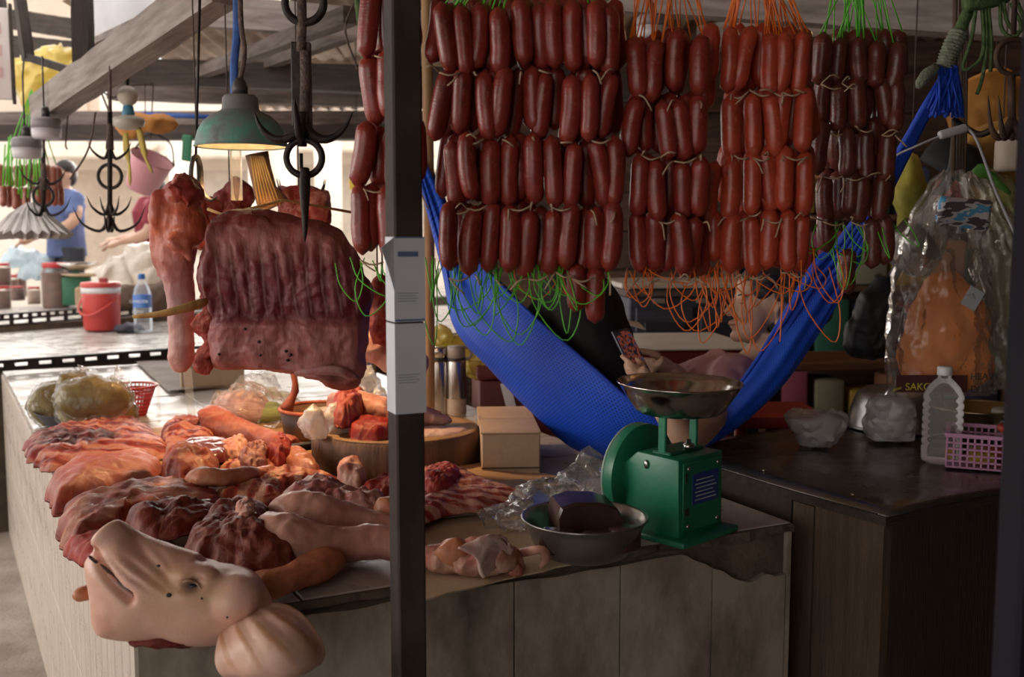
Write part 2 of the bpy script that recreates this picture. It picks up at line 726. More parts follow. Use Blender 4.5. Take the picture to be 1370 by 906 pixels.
tile_top = tile_mat('tile_top', (.50, .465, .43), (.42, .385, .35), None, .2, (.26, .2, .14), .55, .85)
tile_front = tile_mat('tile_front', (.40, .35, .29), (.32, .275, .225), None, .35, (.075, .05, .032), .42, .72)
tile_side = tile_mat('tile_side', (.60, .52, .45), (.52, .45, .385), ('Y', .09), .22, (.3, .22, .16), .985, 1.0, 0)

counter = thing('tiled_counter', 'white-tiled market counter covered in raw pork, with a chipped and stained front', 'counter', CA, ANG)
CL, CD = 1.40, 3.64
xl = -SKEW * CD
mesh_obj('counter_body', ([(.012, .012, 0), (CL - .012, .012, 0), (CL - .012, CD, 0), (xl + .012, CD, 0), (.012, .012, TOP - .014), (CL - .012, .012, TOP - .014), (CL - .012, CD, TOP - .014), (xl + .012, CD, TOP - .014)], [(0, 3, 2, 1), (4, 5, 6, 7), (0, 1, 5, 4), (1, 2, 6, 5), (2, 3, 7, 6), (3, 0, 4, 7)]), grout, counter, False)
nx, ny = 5, 13
for i in range(nx):
    for j in range(ny):
        y0, y1 = CD * j / ny + .0025, CD * (j + 1) / ny - .0025
        q = []
        for y in (y0, y1):
            l_ = -SKEW * y
            q.append((l_ + (CL - l_) * i / nx + .0025, l_ + (CL - l_) * (i + 1) / nx - .0025))
        zt = random.uniform(-.0012, .0008)
        cx, cy = (q[0][0] + q[1][1]) / 2, (y0 + y1) / 2
        vs = []
        for z, e in ((-.013, 0), (-.002, 0), (0, .002)):
            vs += [(q[0][0] + e - cx, y0 + e - cy, z), (q[0][1] - e - cx, y0 + e - cy, z), (q[1][1] - e - cx, y1 - e - cy, z), (q[1][0] + e - cx, y1 - e - cy, z)]
        fs = [(3, 2, 1, 0), (8, 9, 10, 11)]
        for k in range(2):
            for m_ in range(4):
                fs.append((k * 4 + m_, k * 4 + (m_ + 1) % 4, k * 4 + 4 + (m_ + 1) % 4, k * 4 + 4 + m_))
        mesh_obj('tile', (vs, fs), tile_top, counter, False, (cx, cy, TOP + zt))
# front tiles (the upper row is broken along its top edge at the right)
cuts = [0, .235, .50, .755, 1.0, 1.235, 1.385]
cuts = [0, .20, .45, .70, .945, 1.18, 1.385]
for i in range(6):
    x0, x1 = cuts[i] + .002, cuts[i + 1] - .002
    for (z0, z1) in ((0, .335), (.34, .735)):
        k = 14
        topz = [z1] * (k + 1)
        if z1 > .5:
            topz = []
            for q in range(k + 1):
                x = x0 + (x1 - x0) * q / k
                e = z1 + .012 + .008 * nz((x * 9, 0, 0), 1.0, 3)
                if x > 1.10:
                    e -= .085 * min(1, (x - 1.10) / .16) + .014 * nz((x * 26, 1, 0), 1.0)
                topz.append(e)
        vs, fs = [], []
        for q in range(k + 1):
            x = x0 + (x1 - x0) * q / k
            vs += [(x, -.002, z0), (x, -.002, topz[q]), (x, .014, z0), (x, .014, topz[q])]
        for q in range(k):
            a = q * 4
            fs += [(a, a + 4, a + 5, a + 1), (a + 1, a + 5, a + 7, a + 3), (a + 2, a + 3, a + 7, a + 6), (a, a + 2, a + 6, a + 4)]
        fs += [(0, 1, 3, 2), (k * 4, k * 4 + 2, k * 4 + 3, k * 4 + 1)]
        mesh_obj('front_tile', (vs, fs), tile_front, counter, False)
# ragged cement lip under the top tiles at the front
lip_m = mat('cement_lip', (.15, .115, .08), .9, (.05, .036, .026), 14, bump=.6, bscale=60)
vs, fs = [], []
k = 120
for q in range(k + 1):
    x = CL * q / k
    a = .006 + .012 * nz((x * 14, 0, 0), 1.0, 1) + .006 * nz((x * 45, 0, 0), 1.0, 4)
    b = .018 + .010 * nz((x * 11, 5, 0), 1.0, 2)
    vs += [(x, .03, TOP - .001), (x, -a, TOP - .003), (x, -a - .004, TOP - b), (x, .03, TOP - .034)]
for q in range(k):
    for j in range(4):
        a, b2 = q * 4 + j, q * 4 + (j + 1) % 4
        fs.append((a, b2, b2 + 4, a + 4))
fs += [(0, 3, 2, 1), (k * 4, k * 4 + 1, k * 4 + 2, k * 4 + 3)]
mesh_obj('cement_lip', (vs, fs), lip_m, counter, False)
mesh_obj('rear_edge', box(CL - .012, CL, 0, CD, 0, TOP - .014), tile_front, counter, False)
st = None
for j in range(13):
    w = CD / 13
    for (z0, z1) in ((0, .3885), (.39, TOP - .016)):
        if st is None:
            st = mesh_obj('side_tile', tr(rbox(.014, w - .003, .381, .0006, 1), 0, 0, 0), tile_side, counter, False)
            o = st
        else:
            o = dup(st, counter)
        o.location = (.003 - SKEW * (j + .5) * w, (j + .5) * w, z0)
        o.rotation_euler = (0, 0, math.atan(SKEW))
        o.scale = (1, 1, (z1 - z0) / .381)

# ================================================================== counters of the next stalls, behind
far_tile = tile_mat('far_tile', (.50, .46, .43), (.44, .41, .38), None, .16, (.3, .22, .16), .62, .95)


def far_counter(label, o, ang, w, d, z, nxx, nyy):
    t = thing('tiled_counter', label, 'counter', o, ang)
    mesh_obj('counter_body', box(.01, w, .01, d, 0, z - .014), grout, t, False)
    first = None
    for i in range(nxx):
        for j in range(nyy):
            if first is None:
                first = mesh_obj('tile', tr(rbox(w / nxx - .006, d / nyy - .006, .014, .003, 1), 0, 0, -.014), far_tile, t, False)
                q = first
            else:
                q = dup(first, t)
            q.location = ((i + .5) * w / nxx, (j + .5) * d / nyy, z)
    return t


def slotted(name, label, a, b, h, pat):
    """black slotted angle iron standing on its edge from a to b; pat lists rows of (z0, z1, slot, gap)"""
    a, b = V(a), V(b)
    L = (b - a).length
    t = thing(name, label, 'rail', a, math.atan2(b.y - a.y, b.x - a.x))
    gs = []
    z = 0
    for (hh, slot, gap) in pat:
        if slot == 0:
            gs.append(box(0, L, -.002, .002, z, z + hh))
        else:
            x = 0
            while x < L:
                gs.append(box(x, min(L, x + gap), -.002, .002, z, z + hh))
                x += slot + gap
        z += hh
    gs.append(box(0, L, 0, .035, z - .003, z))
    mesh_obj('slotted_face', join(*gs), iron, t, False)
    return t


R1a, R1b = G(-60, 501, .795), G(430, 463, .795)
far_counter('bare tiled counter top just behind the pork counter, between two slotted rails', V((R1a.x, R1a.y, 0)) + V((-.25, -.02, 0)), math.atan2(R1b.y - R1a.y, R1b.x - R1a.x), 5.2, 2.05, .795, 12, 5)
slotted('slotted_rail', 'black slotted angle iron edging nearest to the bagged pickles', R1a + V((0, -.02, 0)), R1b + V((.5, .42, 0)), .05, ((.018, 0, 0), (.016, .055, .05), (.014, 0, 0)))
R2a, R2b = G(-40, 441, .85), G(330, 409, .85)
far_counter('far tiled counter top crowded with red-lidded jars', V((R2a.x, R2a.y, 0)) + V((-.3, .02, 0)), math.atan2(R2b.y - R2a.y, R2b.x - R2a.x) * .8, 5.5, 1.5, .85, 12, 4)
slotted('slotted_rail', 'black angle iron edging with two rows of slots beneath the jars', R2a, R2b, .09, ((.012, 0, 0), (.022, .10, .03), (.016, 0, 0), (.018, .035, .03), (.010, 0, 0)))

# ================================================================== metal-topped table at the right
zinc_t = NT('zinc_sheet')
_v = zinc_t.coords()
zinc_t.set(Base_Color=zinc_t.ramp(zinc_t.noise(_v, 3, 6), [(.3, (.26, .24, .23)), (.7, (.14, .125, .12))]), Metallic=.85,
           Roughness=zinc_t.ramp(zinc_t.noise(_v, 6, 6), [(.3, (.16,) * 3), (.75, (.42,) * 3)]))
zinc_t.bump(zinc_t.noise(_v, 3, 3), .12, .03)
zinc = zinc_t.m
TZ = .83
TB = G(1185, 683, TZ)
TANG = math.radians(31)
TL, TD = 1.5, .80
table = thing('metal_topped_table', 'dark wooden box table topped with a sheet of grey metal, right of the tiled counter', 'table', (TB.x, TB.y, 0), TANG)
sheet = rbox(TL, TD, .006, .002, 1)
n = 30
vs, fs = [], []
for i in range(n + 1):
    for j in range(n + 1):
        x, y = TL * i / n - .015, TD * j / n - .015
        vs.append((x, y, TZ + .004 * nz((x, y, 0), 3.0) - (.006 if i == 0 or j == 0 else 0)))
for i in range(n):
    for j in range(n):
        a = i * (n + 1) + j
        fs.append((a, a + n + 1, a + n + 2, a + 1))
so = mesh_obj('metal_sheet', (vs, fs), zinc, table, True)
so.modifiers.new('t', 'SOLIDIFY').thickness = .004
plank_m = mat('table_plank', (.045, .030, .020), .7, (.03, .02, .014), 5, bump=.4, bscale=18, stretch=(9, 9, 1))
plank_l = mat('table_plank_worn', (.11, .07, .042), .7, (.06, .04, .025), 5, bump=.4, bscale=18, stretch=(9, 9, 1))
mesh_obj('table_core', box(.03, TL - .03, .03, TD - .03, .05, TZ - .02), wood_dark, table, False)
xs = [0, .012, .27, .55, .80, 1.05, 1.30, TL]
for i in range(len(xs) - 1):
    mesh_obj('plank', box(xs[i] + .003, xs[i + 1] - .003, .004, .028, .03, TZ - .035 - .004 * (i % 2)), plank_m, table, False)
ys = [0, .20, .27, .52, TD]
for i in range(len(ys) - 1):
    mesh_obj('plank', box(.0, .026, ys[i] + .003, ys[i + 1] - .003, .03, TZ - .035 - .004 * (i % 2)), plank_l if i < 2 else plank_m, table, False)
mesh_obj('edge_rail', join(box(-.008, TL, -.008, .02, TZ - .034, TZ - .008), box(-.008, .02, .02, TD, TZ - .034, TZ - .008)), wood_dark, table, False)
nail_m = mat('nail', (.5, .42, .3), .3, metal=1)
for y in (.12, .40, .70):
    mesh_obj('nail', tr(ell((0, 0, 0), (.006, .006, .003), 8, 4), .035, y, TZ + .005), nail_m, table)

# ================================================================== posts in front
post_m = mat('post_paint', (.050, .034, .028), .7, (.024, .017, .015), 8, bump=.15, bscale=40, Specular_IOR_Level=.25)
post = thing('square_post', 'dark square metal post in front of the counter with papers taped to it', 'post', P(547, 906, 1.62) * 1.0)
post.location.z = 0
px = post.location
mesh_obj('shaft', tr(rbox(.046, .046, 2.855, .003, 1), 0, 0, 0, rz=math.radians(24)), post_m, post, False)
mesh_obj('foot_plate', tr(rbox(.12, .12, .012, .003, 1), 0, 0, 0, rz=math.radians(24)), iron, post, False)
rp = P(1366, 600, 1.15)
post2 = thing('corner_post', 'blurred dark post at the very right edge of the picture', 'post', (rp.x + .026, 1.15, 0))
mesh_obj('shaft', rbox(.07, .06, 2.855, .005, 1), mat('post_blue', (.014, .012, .018), .75, Specular_IOR_Level=.15), post2, False)
mesh_obj('foot_plate', rbox(.13, .12, .012, .003, 1), iron, post2, False)
# ================================================================== sausages on the front rail
def sausage_mat(name, a, b, fat):
    t = NT(name)
    v = t.coords()
    c = t.ramp(t.noise(v, 40, 4), [(.35, a), (.7, b)])
    sp = t.ramp(t.noise(v, 150, 2), [(.60, (0, 0, 0)), (.72, (1, 1, 1))])
    c = t.mix(t.math('MULTIPLY', sp, .45), c, fat)
    t.set(Base_Color=c, Roughness=.36, Specular_IOR_Level=.5, Coat_Weight=.15, Coat_Roughness=.3)
    t.set(Subsurface_Weight=.25, Subsurface_Radius=(.02, .004, .002), Subsurface_Scale=.5)
    w = t.n('ShaderNodeTexWave', bands_direction='Z')
    w.inputs['Scale'].default_value = 60
    w.inputs['Distortion'].default_value = 6
    t.l(v, w.inputs['Vector'])
    t.bump(t.math('ADD', t.noise(v, 120, 3), t.math('MULTIPLY', w.outputs['Fac'], .12)), .22, .004)
    MATS[name] = t.m
    return t.m


saus_red = sausage_mat('sausage_red', (.27, .030, .019), (.17, .019, .012), (.40, .12, .08))
saus_backlit = sausage_mat('sausage_backlit', (.46, .062, .028), (.31, .038, .018), (.58, .20, .12))  # lighter, more orange copy of the red: light from behind painted in
saus_dark = sausage_mat('sausage_dark', (.15, .030, .020), (.08, .018, .013), (.34, .13, .09))
twine_m = mat('twine', (.50, .36, .24), .8, (.34, .22, .14), 60)
str_green = mat('string_green', (.12, .55, .03), .4, (.08, .42, .03), 20)
str_orange = mat('string_orange', (.85, .20, .02), .4, (.70, .14, .015), 20)


def sausage_geo(L, r, bend, seed):
    n = 13
    pts, rs = [], []
    for i in range(n):
        u = i / (n - 1)
        a = (u - .5) * 2
        pts.append(V((bend * (1 - a * a), bend * .4 * nz((a * 2, seed, 0), 1), -L * u)))
        e = min(1, (1 - abs(a) ** 5.0)) ** .5
        rs.append(r * (.10 + .90 * e) * (1 + .05 * nz((a * 3, seed, 3), 1)))
    return tube(pts, rs, 12)


SPROTO = [sausage_geo(.112, .0168, b, s) for s, b in enumerate((.003, -.004, .006, -.007, .0))]
SME = {}


def sausage_mesh(m, k):
    key = (m.name, k)
    if key not in SME:
        me = bpy.data.meshes.new('sausage')
        me.from_pydata([tuple(v) for v in SPROTO[k][0]], [], SPROTO[k][1])
        me.polygons.foreach_set('use_smooth', [True] * len(me.polygons))
        me.materials.append(m)
        SME[key] = me
    return SME[key]


def bundle(label, m, Y, rows, layers, hang, string_m, fan, loops, slant=0.0, len_s=1.0, seed=1, width=1.0, extra=()):
    """rows: (y_top, y_bottom, x_left, x_right) in the photograph at depth Y.  Every sausage is its own piece."""
    rnd = random.Random(seed)
    hp = P(hang[0], hang[1], Y + .03)
    hp.z = 2.03
    t = thing('sausage_bundle', label, 'sausages', hp)
    k = F / Y
    twn = []
    tops = []
    for ri, (y0, y1, x0, x1) in enumerate(rows):
        cols = max(2, round((x1 - x0) / (26.5 * width * (1.75 / Y))))
        for ly in range(layers):
            off = .5 * (ly % 2)
            for ci in range(cols - (1 if ly % 2 else 0)):
                x = x0 + (ci + .5 + off) * (x1 - x0) / cols + rnd.uniform(-5, 5)
                yy = y0 + rnd.uniform(-9, 7) - (4 if ly else 0)
                a = P(x, yy, Y + .036 * ly + rnd.uniform(-.008, .008))
                L = (y1 - y0) / k * rnd.uniform(.94, 1.05)
                o = bpy.data.objects.new('sausage', sausage_mesh(m, rnd.randrange(5)))
                C.objects.link(o)
                o.parent = t
                o.location = a - hp
                s = rnd.uniform(.93, 1.07) * width
                o.scale = (s, s, L / .112)
                o.rotation_euler = (rnd.gauss(0, .05), rnd.gauss(0, .095) + slant * (ri / max(1, len(rows) - 1)), rnd.uniform(0, 6.28))
                if ri == 0:
                    tops.append(a - hp)
                if ly == 0 and rnd.random() < .8:
                    b = P(x + rnd.uniform(-4, 4), y1 + rnd.uniform(-4, 6), Y - .012) - hp
                    e = b + V((rnd.uniform(-.03, .03), rnd.uniform(-.012, -.002), rnd.uniform(-.035, .012)))
                    mid = (b + e) / 2 + V((0, -.008, rnd.uniform(-.004, .01)))
                    twn.append(tube(spl([b, mid, e], 6), .0015, 5))
                    c2 = P(x + (x1 - x0) / cols, y1 + rnd.uniform(-4, 4), Y - .014) - hp
                    if rnd.random() < .6 and ci < cols - 1:
                        twn.append(tube(spl([b, (b + c2) / 2 + V((0, -.006, -.006)), c2], 6), .0016, 5))
    for (ex, ey, el, ea) in extra:
        o = bpy.data.objects.new('sausage', sausage_mesh(m, rnd.randrange(5)))
        C.objects.link(o)
        o.parent = t
        o.location = P(ex, ey, Y + .01) - hp
        o.scale = (width, width, el / k / .112)
        o.rotation_euler = (0, ea, rnd.uniform(0, 6))
    tw = mesh_obj('twine_ties', join(*twn), twine_m, t)
    tw['kind'] = 'stuff'
    # plastic strings: from the rail to the top sausages
    gs = []
    for i in range(fan):
        a = tops[rnd.randrange(len(tops))] + V((rnd.uniform(-.01, .01), rnd.uniform(-.01, .02), -.004))
        st = V((rnd.uniform(-.03, .03), rnd.uniform(-.02, .02), rnd.uniform(-.01, .0)))
        md = (a + st) / 2 + V((rnd.uniform(-.012, .012), rnd.uniform(-.012, .012), rnd.uniform(-.01, .01)))
        gs.append(tube(spl([st, md, a], 6), .0014, 5))
    gs.append(tube([V((-.05, 0, -.012)), V((-.02, 0, .03)), V((.02, 0, .03)), V((.05, 0, -.012))], .006, 6))
    f = mesh_obj('hanging_strings', join(*gs), string_m, t)
    f['kind'] = 'stuff'
    gs = []
    for (lx, ly_, w, dpt, q) in loops:
        for i in range(q):
            xa = lx + rnd.uniform(-w, w)
            xb = xa + rnd.uniform(4, 62) * rnd.choice((-1, 1))
            yb = ly_ + rnd.uniform(-10, 8)
            d = dpt * rnd.uniform(.3, 1.15)
            Yb = Y + rnd.uniform(0, .05)
            w2 = rnd.uniform(-30, 30)
            pts = [P(xa, yb, Yb) - hp, P(xa + w2 * .6 - 3, yb + d * .55, Yb - .02) - hp, P((xa + xb) / 2 + w2, yb + d, Yb - .025) - hp, P(xb + w2 * .4 + 3, yb + d * .6, Yb - .02) - hp, P(xb, yb + 2, Yb) - hp]
            gs.append(tube(spl(pts, 18), .00115, 5))
    if gs:
        f = mesh_obj('string_loops', join(*gs), string_m, t)
        f['kind'] = 'stuff'
    return t


rail = thing('hanging_rail', 'dark timber rail over the counter front that carries the sausages', 'rail', (0, 0, 0))
beam((-.75, 1.79, 2.05), (1.6, 1.93, 2.05), .05, .06, wood_dark, 'rail_timber', rail)
for x in (-.6, 1.4):
    mesh_obj('rail_hanger', tube([V((x, 1.79 + .06 * (x + .75), 2.07)), V((x, 1.79 + .06 * (x + .75), 2.86))], .006, 6), iron, rail)

bundle('thick red sausages hanging in four tiers left of the dark metal post', saus_red, 1.80, [(-22, 74, 488, 560), (70, 168, 480, 562), (165, 252, 476, 566), (250, 348, 466, 560)], 2, (520, 0), str_green, 6, [(500, 345, 25, 70, 7)], slant=.16, seed=3, width=1.1)
bundle('widest bunch of red sausages, hung on green strings just right of the post', saus_red, 1.75, [(2, 96, 578, 832), (94, 186, 582, 832), (184, 278, 586, 836), (274, 368, 592, 834)], 3, (735, 0), str_green, 46, [(610, 352, 35, 125, 8), (700, 355, 40, 100, 9), (660, 355, 50, 105, 7), (775, 350, 40, 90, 5)], seed=11, extra=((768, 352, 66, .05), (798, 356, 78, -.04)))
bundle('narrow bunch of dark red sausages on orange strings, between two wider bunches', saus_red, 1.78, [(46, 130, 838, 950), (128, 212, 838, 950), (210, 294, 842, 952), (288, 372, 836, 952)], 3, (880, 0), str_orange, 26, [(860, 358, 25, 60, 6), (760, 350, 20, 60, 3)], seed=21)
bundle('red sausages tinted orange as if lit from behind, hung on orange strings over the woman in the hammock', saus_backlit, 1.84, [(40, 124, 968, 1088), (122, 208, 962, 1088), (202, 292, 966, 1088), (284, 368, 968, 1086)], 3, (1010, 0), str_orange, 44, [(925, 355, 40, 95, 9), (985, 358, 40, 90, 7), (1035, 360, 35, 105, 9), (1075, 330, 25, 120, 4)], seed=32, extra=((952, 30, 80, .12), (944, 60, 85, .05), (958, 215, 90, .1), (955, 280, 70, .08)))
bundle('dark brown dried sausages on green strings beside the blue hammock end', saus_dark, 2.0, [(48, 114, 1092, 1208), (106, 176, 1092, 1208), (166, 238, 1094, 1200), (230, 296, 1096, 1196)], 3, (1140, 0), str_green, 34, [(1110, 300, 20, 60, 5), (1165, 300, 25, 90, 6)], seed=41, width=1.02, extra=((1106, 276, 62, .05), (1138, 332, 62, .0), (1166, 290, 70, -.05), (1180, 285, 70, -.1)))
# ================================================================== meat and hooks hanging over the counter
def smooth01(x):
    x = max(0, min(1, x))
    return x * x * (3 - 2 * x)


def polar_slab(outline, front, back, rings=26, n=110, seed=0, edge=.35):
    """closed slab from a star-shaped outline given as local (a, b); front/back(a, b, s) give the local heights.
    Returns vertices as (a, b, h)."""
    o = spl(list(outline) + [outline[0]], n + 1)[:-1]
    cx = sum(p[0] for p in o) / n
    cy = sum(p[1] for p in o) / n
    vs, fs = [], []
    def ring_at(s, fn):
        for p in o:
            a, b = cx + (p[0] - cx) * s, cy + (p[1] - cy) * s
            vs.append(V((a, b, fn(a, b, s))))
    ss = [math.sin(pi / 2 * (1 - i / rings)) for i in range(rings)]
    for s in ss:
        ring_at(s, front)
    vs.append(V((cx, cy, front(cx, cy, 0))))
    tip = len(vs) - 1
    b0 = len(vs)
    bs = [1.0, .93, .6]
    for s in bs:
        ring_at(s, back)
    vs.append(V((cx, cy, back(cx, cy, 0))))
    btip = len(vs) - 1
    for i in range(rings - 1):
        for j in range(n):
            j2 = (j + 1) % n
            fs.append((i * n + j, i * n + j2, (i + 1) * n + j2, (i + 1) * n + j))
    for j in range(n):
        fs.append(((rings - 1) * n + j, (rings - 1) * n + (j + 1) % n, tip))
        fs.append((b0 + j, j, (j + 1) % n, b0 + (j + 1) % n)[::-1])
        for i in range(len(bs) - 1):
            fs.append((b0 + i * n + j, b0 + (i + 1) * n + j, b0 + (i + 1) * n + (j + 1) % n, b0 + i * n + (j + 1) % n))
        fs.append((b0 + (len(bs) - 1) * n + j, btip, b0 + (len(bs) - 1) * n + (j + 1) % n))
    return vs, fs


def hook(c, size, r, arms, label, stem_top, name='meat_hook', ring_r=.0, group=None, tw=0.0):
    """iron meat hook: ring, stem and several upturned claws; c = bottom of the stem"""
    t = thing(name, label, 'hook', c, tw, group)
    h = stem_top - c.z
    gs = [tube([V((0, 0, 0)), V((0, 0, h))], r, 8)]
    mesh_obj('stem', gs[0], iron, t)
    for i in range(arms):
        a = 2 * pi * i / arms + .35
        d = V((math.cos(a), math.sin(a), 0))
        pts = [V((0, 0, size * .35)) + d * r * .8, V((0, 0, size * .08)) + d * size * .12, d * size * .45 + V((0, 0, -.02 * size)), d * size * .85 + V((0, 0, size * .18)), d * size * 1.0 + V((0, 0, size * .62))]
        q = spl(pts, 14)
        mesh_obj('claw', tube(q, [r * (1 - .85 * (k / 13) ** 2.5) for k in range(14)], 7), iron, t)
    if ring_r:
        mesh_obj('eye_ring', ring((0, 0, h + ring_r * .8), ring_r, r * .9), iron, t)
    return t


# --- rib slab on the big central hook
SY = 2.60
rib_out = [(275, 330), (284, 300), (310, 284), (350, 281), (395, 290), (440, 299), (466, 320), (482, 345), (489, 370), (497, 390), (492, 430), (490, 470), (484, 505), (461, 526), (430, 514), (395, 501), (360, 497), (320, 497), (291, 494), (279, 480), (275, 450), (281, 420), (269, 390), (266, 360)]
sc = SY / F
c0 = P(384, 400, SY)


def rib_front(a, b, s):
    x, y = a / sc + 384, 400 - b / sc
    e = (1 - s ** 6) ** .5
    h = .055 * e
    # ribs run down the upper half, slightly fanned
    if 1:
        m = smooth01((x - 296) / 18) * smooth01((478 - x) / 14) * smooth01((y - 312) / 22) * smooth01((424 - y) / 16)
        ph = (x - 300 - (y - 330) * .10) / 19.5
        h += .011 * m * abs(math.sin(ph * pi)) ** .7 - .004 * m
    # rolled thick left edge, thick belly fold at the bottom
    h += .020 * math.exp(-((x - 283) / 13) ** 2) * smooth01((y - 285) / 20) * smooth01((440 - y) / 30)
    h += .012 * smooth01((y - 425) / 10) * (1 - .5 * smooth01((y - 470) / 40))
    h += .018 * math.exp(-((y - 497 - (x - 380) * .16) / 9) ** 2) * smooth01((x - 330) / 50)
    h += .006 * nz((x * .03, y * .03, 0), 1) + .0025 * nz((x * .12, y * .12, 4), 1)
    return h * min(1, e * 1.6)


g = polar_slab([((x - 384) * sc, (400 - y) * sc) for x, y in rib_out], rib_front, lambda a, b, s: -.012 + .004 * nz((a * 30, b * 30, 1), 1), 44, 170)
g = crumple(crumple(([V((v.x, -v.z, v.y)) for v in g[0]], g[1]), .008, 22, 4), .003, 80, 5)
t = NT('rib_slab')
v = t.coords()
z = t.n('ShaderNodeSeparateXYZ')
t.l(v, z.inputs[0])
zz = t.math('ADD', z.outputs[2], t.math('MULTIPLY', t.noise(v, 14, 4), .05))
zone = t.ramp(t.math('ADD', t.math('MULTIPLY', zz, 2.0), .5), [(.10, (.24, .035, .03)), (.20, (.34, .125, .11)), (.42, (.30, .095, .09)), (.46, (.115, .012, .017)), (.72, (.155, .022, .026)), (.85, (.30, .09, .075)), (.95, (.14, .016, .015))])
fib = t.noise(t.coords((12, 12, 3)), 3.2, 6)
c = t.mix(t.math('MULTIPLY', t.ramp(fib, [(.45, (0, 0, 0)), (.70, (1, 1, 1))]), .35), zone, (.32, .15, .14))
ph = t.math('ADD', t.math('MULTIPLY', z.outputs[0], 27.6), t.math('ADD', t.math('MULTIPLY', z.outputs[2], 2.76), 3.95))
ph = t.math('ADD', ph, t.math('MULTIPLY', t.noise(v, 12, 2), .35))
ln = t.ramp(t.math('ABSOLUTE', t.math('SINE', t.math('MULTIPLY', ph, pi))), [(.05, (1, 1, 1)), (.34, (0, 0, 0))])
zm_ = t.ramp(t.math('ADD', z.outputs[2], .5), [(.46, (0, 0, 0)), (.475, (1, 1, 1)), (.60, (1, 1, 1)), (.65, (0, 0, 0))])
c = t.mix(t.math('MULTIPLY', t.math('MULTIPLY', ln, zm_), t.math('MULTIPLY', t.noise(v, 30, 3), 1.1)), c, (.42, .24, .23))
dk = t.ramp(t.noise(v, 17, 5), [(.28, (1, 1, 1)), (.38, (0, 0, 0))])
c = t.mix(t.math('MULTIPLY', dk, .75), c, (.07, .010, .010))
t.set(Base_Color=c, Roughness=.45, Specular_IOR_Level=.3)
t.bump(t.math('ADD', fib, t.math('MULTIPLY', t.noise(v, 70, 3), .4)), .5, .01)
rib_m = t.m
slab = thing('pork_rib_slab', 'broad slab of pork ribs with belly, pierced by the central iron hook', 'meat', c0)
mesh_obj('rib_meat', g, rib_m, slab)
red_m = meat('ragged_red', (.40, .06, .04), (.62, .24, .18), .45, .68, 18, bump=.6)
rnd = random.Random(5)
gs = []
for k in range(16):
    y = 400 + k * 6
    x = 276 + 8 * math.sin(k * .8)
    p = P(x, y, SY - .02) - c0
    gs.append(ell(p, (.016 + rnd.random() * .008, .018, .012 + rnd.random() * .008), 10, 7))
mesh_obj('ragged_edge', crumple(remesh(crumple(join(*gs), .01, 40, 2), .004, 3), .004, 90, 3), red_m, slab)
mesh_obj('skin_fold', tube(spl([P(395, 500, SY - .05) - c0, P(430, 497, SY - .065) - c0, P(455, 497, SY - .065) - c0, P(478, 508, SY - .05) - c0], 12), [.008, .012, .014, .015, .016, .016, .016, .016, .015, .014, .012, .008], 9, .7), meat('bone_fold', (.36, .16, .16), (.52, .36, .35), .4, .65, 20), slab)
for (x, y) in ((337, 437), (357, 471), (390, 466), (396, 471), (303, 470), (355, 454), (392, 478)):
    p = P(x, y, SY) - c0
    mesh_obj('dark_spot', ell((p.x, -.064, p.z), (.005, .006, .004), 8, 5), mat('clot', (.02, .006, .006), .5), slab)

# --- shank hanging at the left
LY = 2.62
c1 = P(240, 240, LY)
def L_(x, y, d=0.0):
    return P(x, y, LY + d) - c1
gs = [tube(spl([L_(236, 246), L_(232, 270), L_(233, 305), L_(236, 345), L_(240, 395), L_(242, 440), L_(243, 480), L_(243, 497)], 26), [x * LY / F for x in [r[0] for r in spl([(15,), (24,), (29,), (28,), (21,), (18,), (18,), (10,)], 26)]], 14, .85),
      ell(L_(245, 262), (.05, .05, .045)), ell(L_(252, 300, -.02), (.045, .045, .06)), ell(L_(215, 285, -.01), (.03, .04, .065)), tube([L_(208, 285), L_(209, 330), L_(213, 372)], [.022, .016, .007], 8)]
gs.append(tube(spl([L_(238, 330, -.045), L_(246, 320, -.055), L_(256, 350, -.05)], 6), [.03, .036, .02, .018, .014, .008], 8))
g = crumple(crumple(remesh(join(*gs), .006, 5), .006, 16, 1), .0025, 60, 2)
t = NT('shank_flesh')
v = t.coords()
z = t.n('ShaderNodeSeparateXYZ')
t.l(v, z.inputs[0])
zz = t.math('ADD', t.math('MULTIPLY', z.outputs[2], 1.55), t.math('MULTIPLY', t.noise(v, 16, 5), .16))
c = t.ramp(zz, [(0, (.25, .05, .04)), (.5, (.25, .05, .04))])
c = t.ramp(t.math('ADD', zz, .88), [(.06, (.28, .05, .05)), (.14, (.62, .33, .27)), (.34, (.60, .33, .28)), (.48, (.44, .24, .24)), (.64, (.42, .14, .11)), (.78, (.52, .12, .05)), (.95, (.28, .04, .03))])
f2 = t.ramp(t.noise(v, 22, 6), [(.38, (1, 1, 1)), (.52, (0, 0, 0))])
c = t.mix(t.math('MULTIPLY', f2, .5), c, (.30, .05, .035))
t.set(Base_Color=c, Roughness=.42, Specular_IOR_Level=.35)
t.bump(t.math('ADD', t.noise(v, 30, 5), t.noise(t.coords((1, 1, .2)), 40, 3)), .4, .01)
shank = thing('pork_shank', 'long hanging pork shank, torn red on top, left of the rib slab', 'meat', c1)
mesh_obj('shank_flesh', g, t.m, shank)
mesh_obj('torn_top', crumple(crumple(ell(L_(246, 258, -.02), (.042, .045, .04), 24, 18), .018, 30, 6), .006, 80, 3), red_m, shank)

mesh_obj('hanging_twine', tube(spl([L_(238, 250), L_(248, 236), P(257, 262, 2.99) - c1], 8), .003, 6), twine_m, shank)
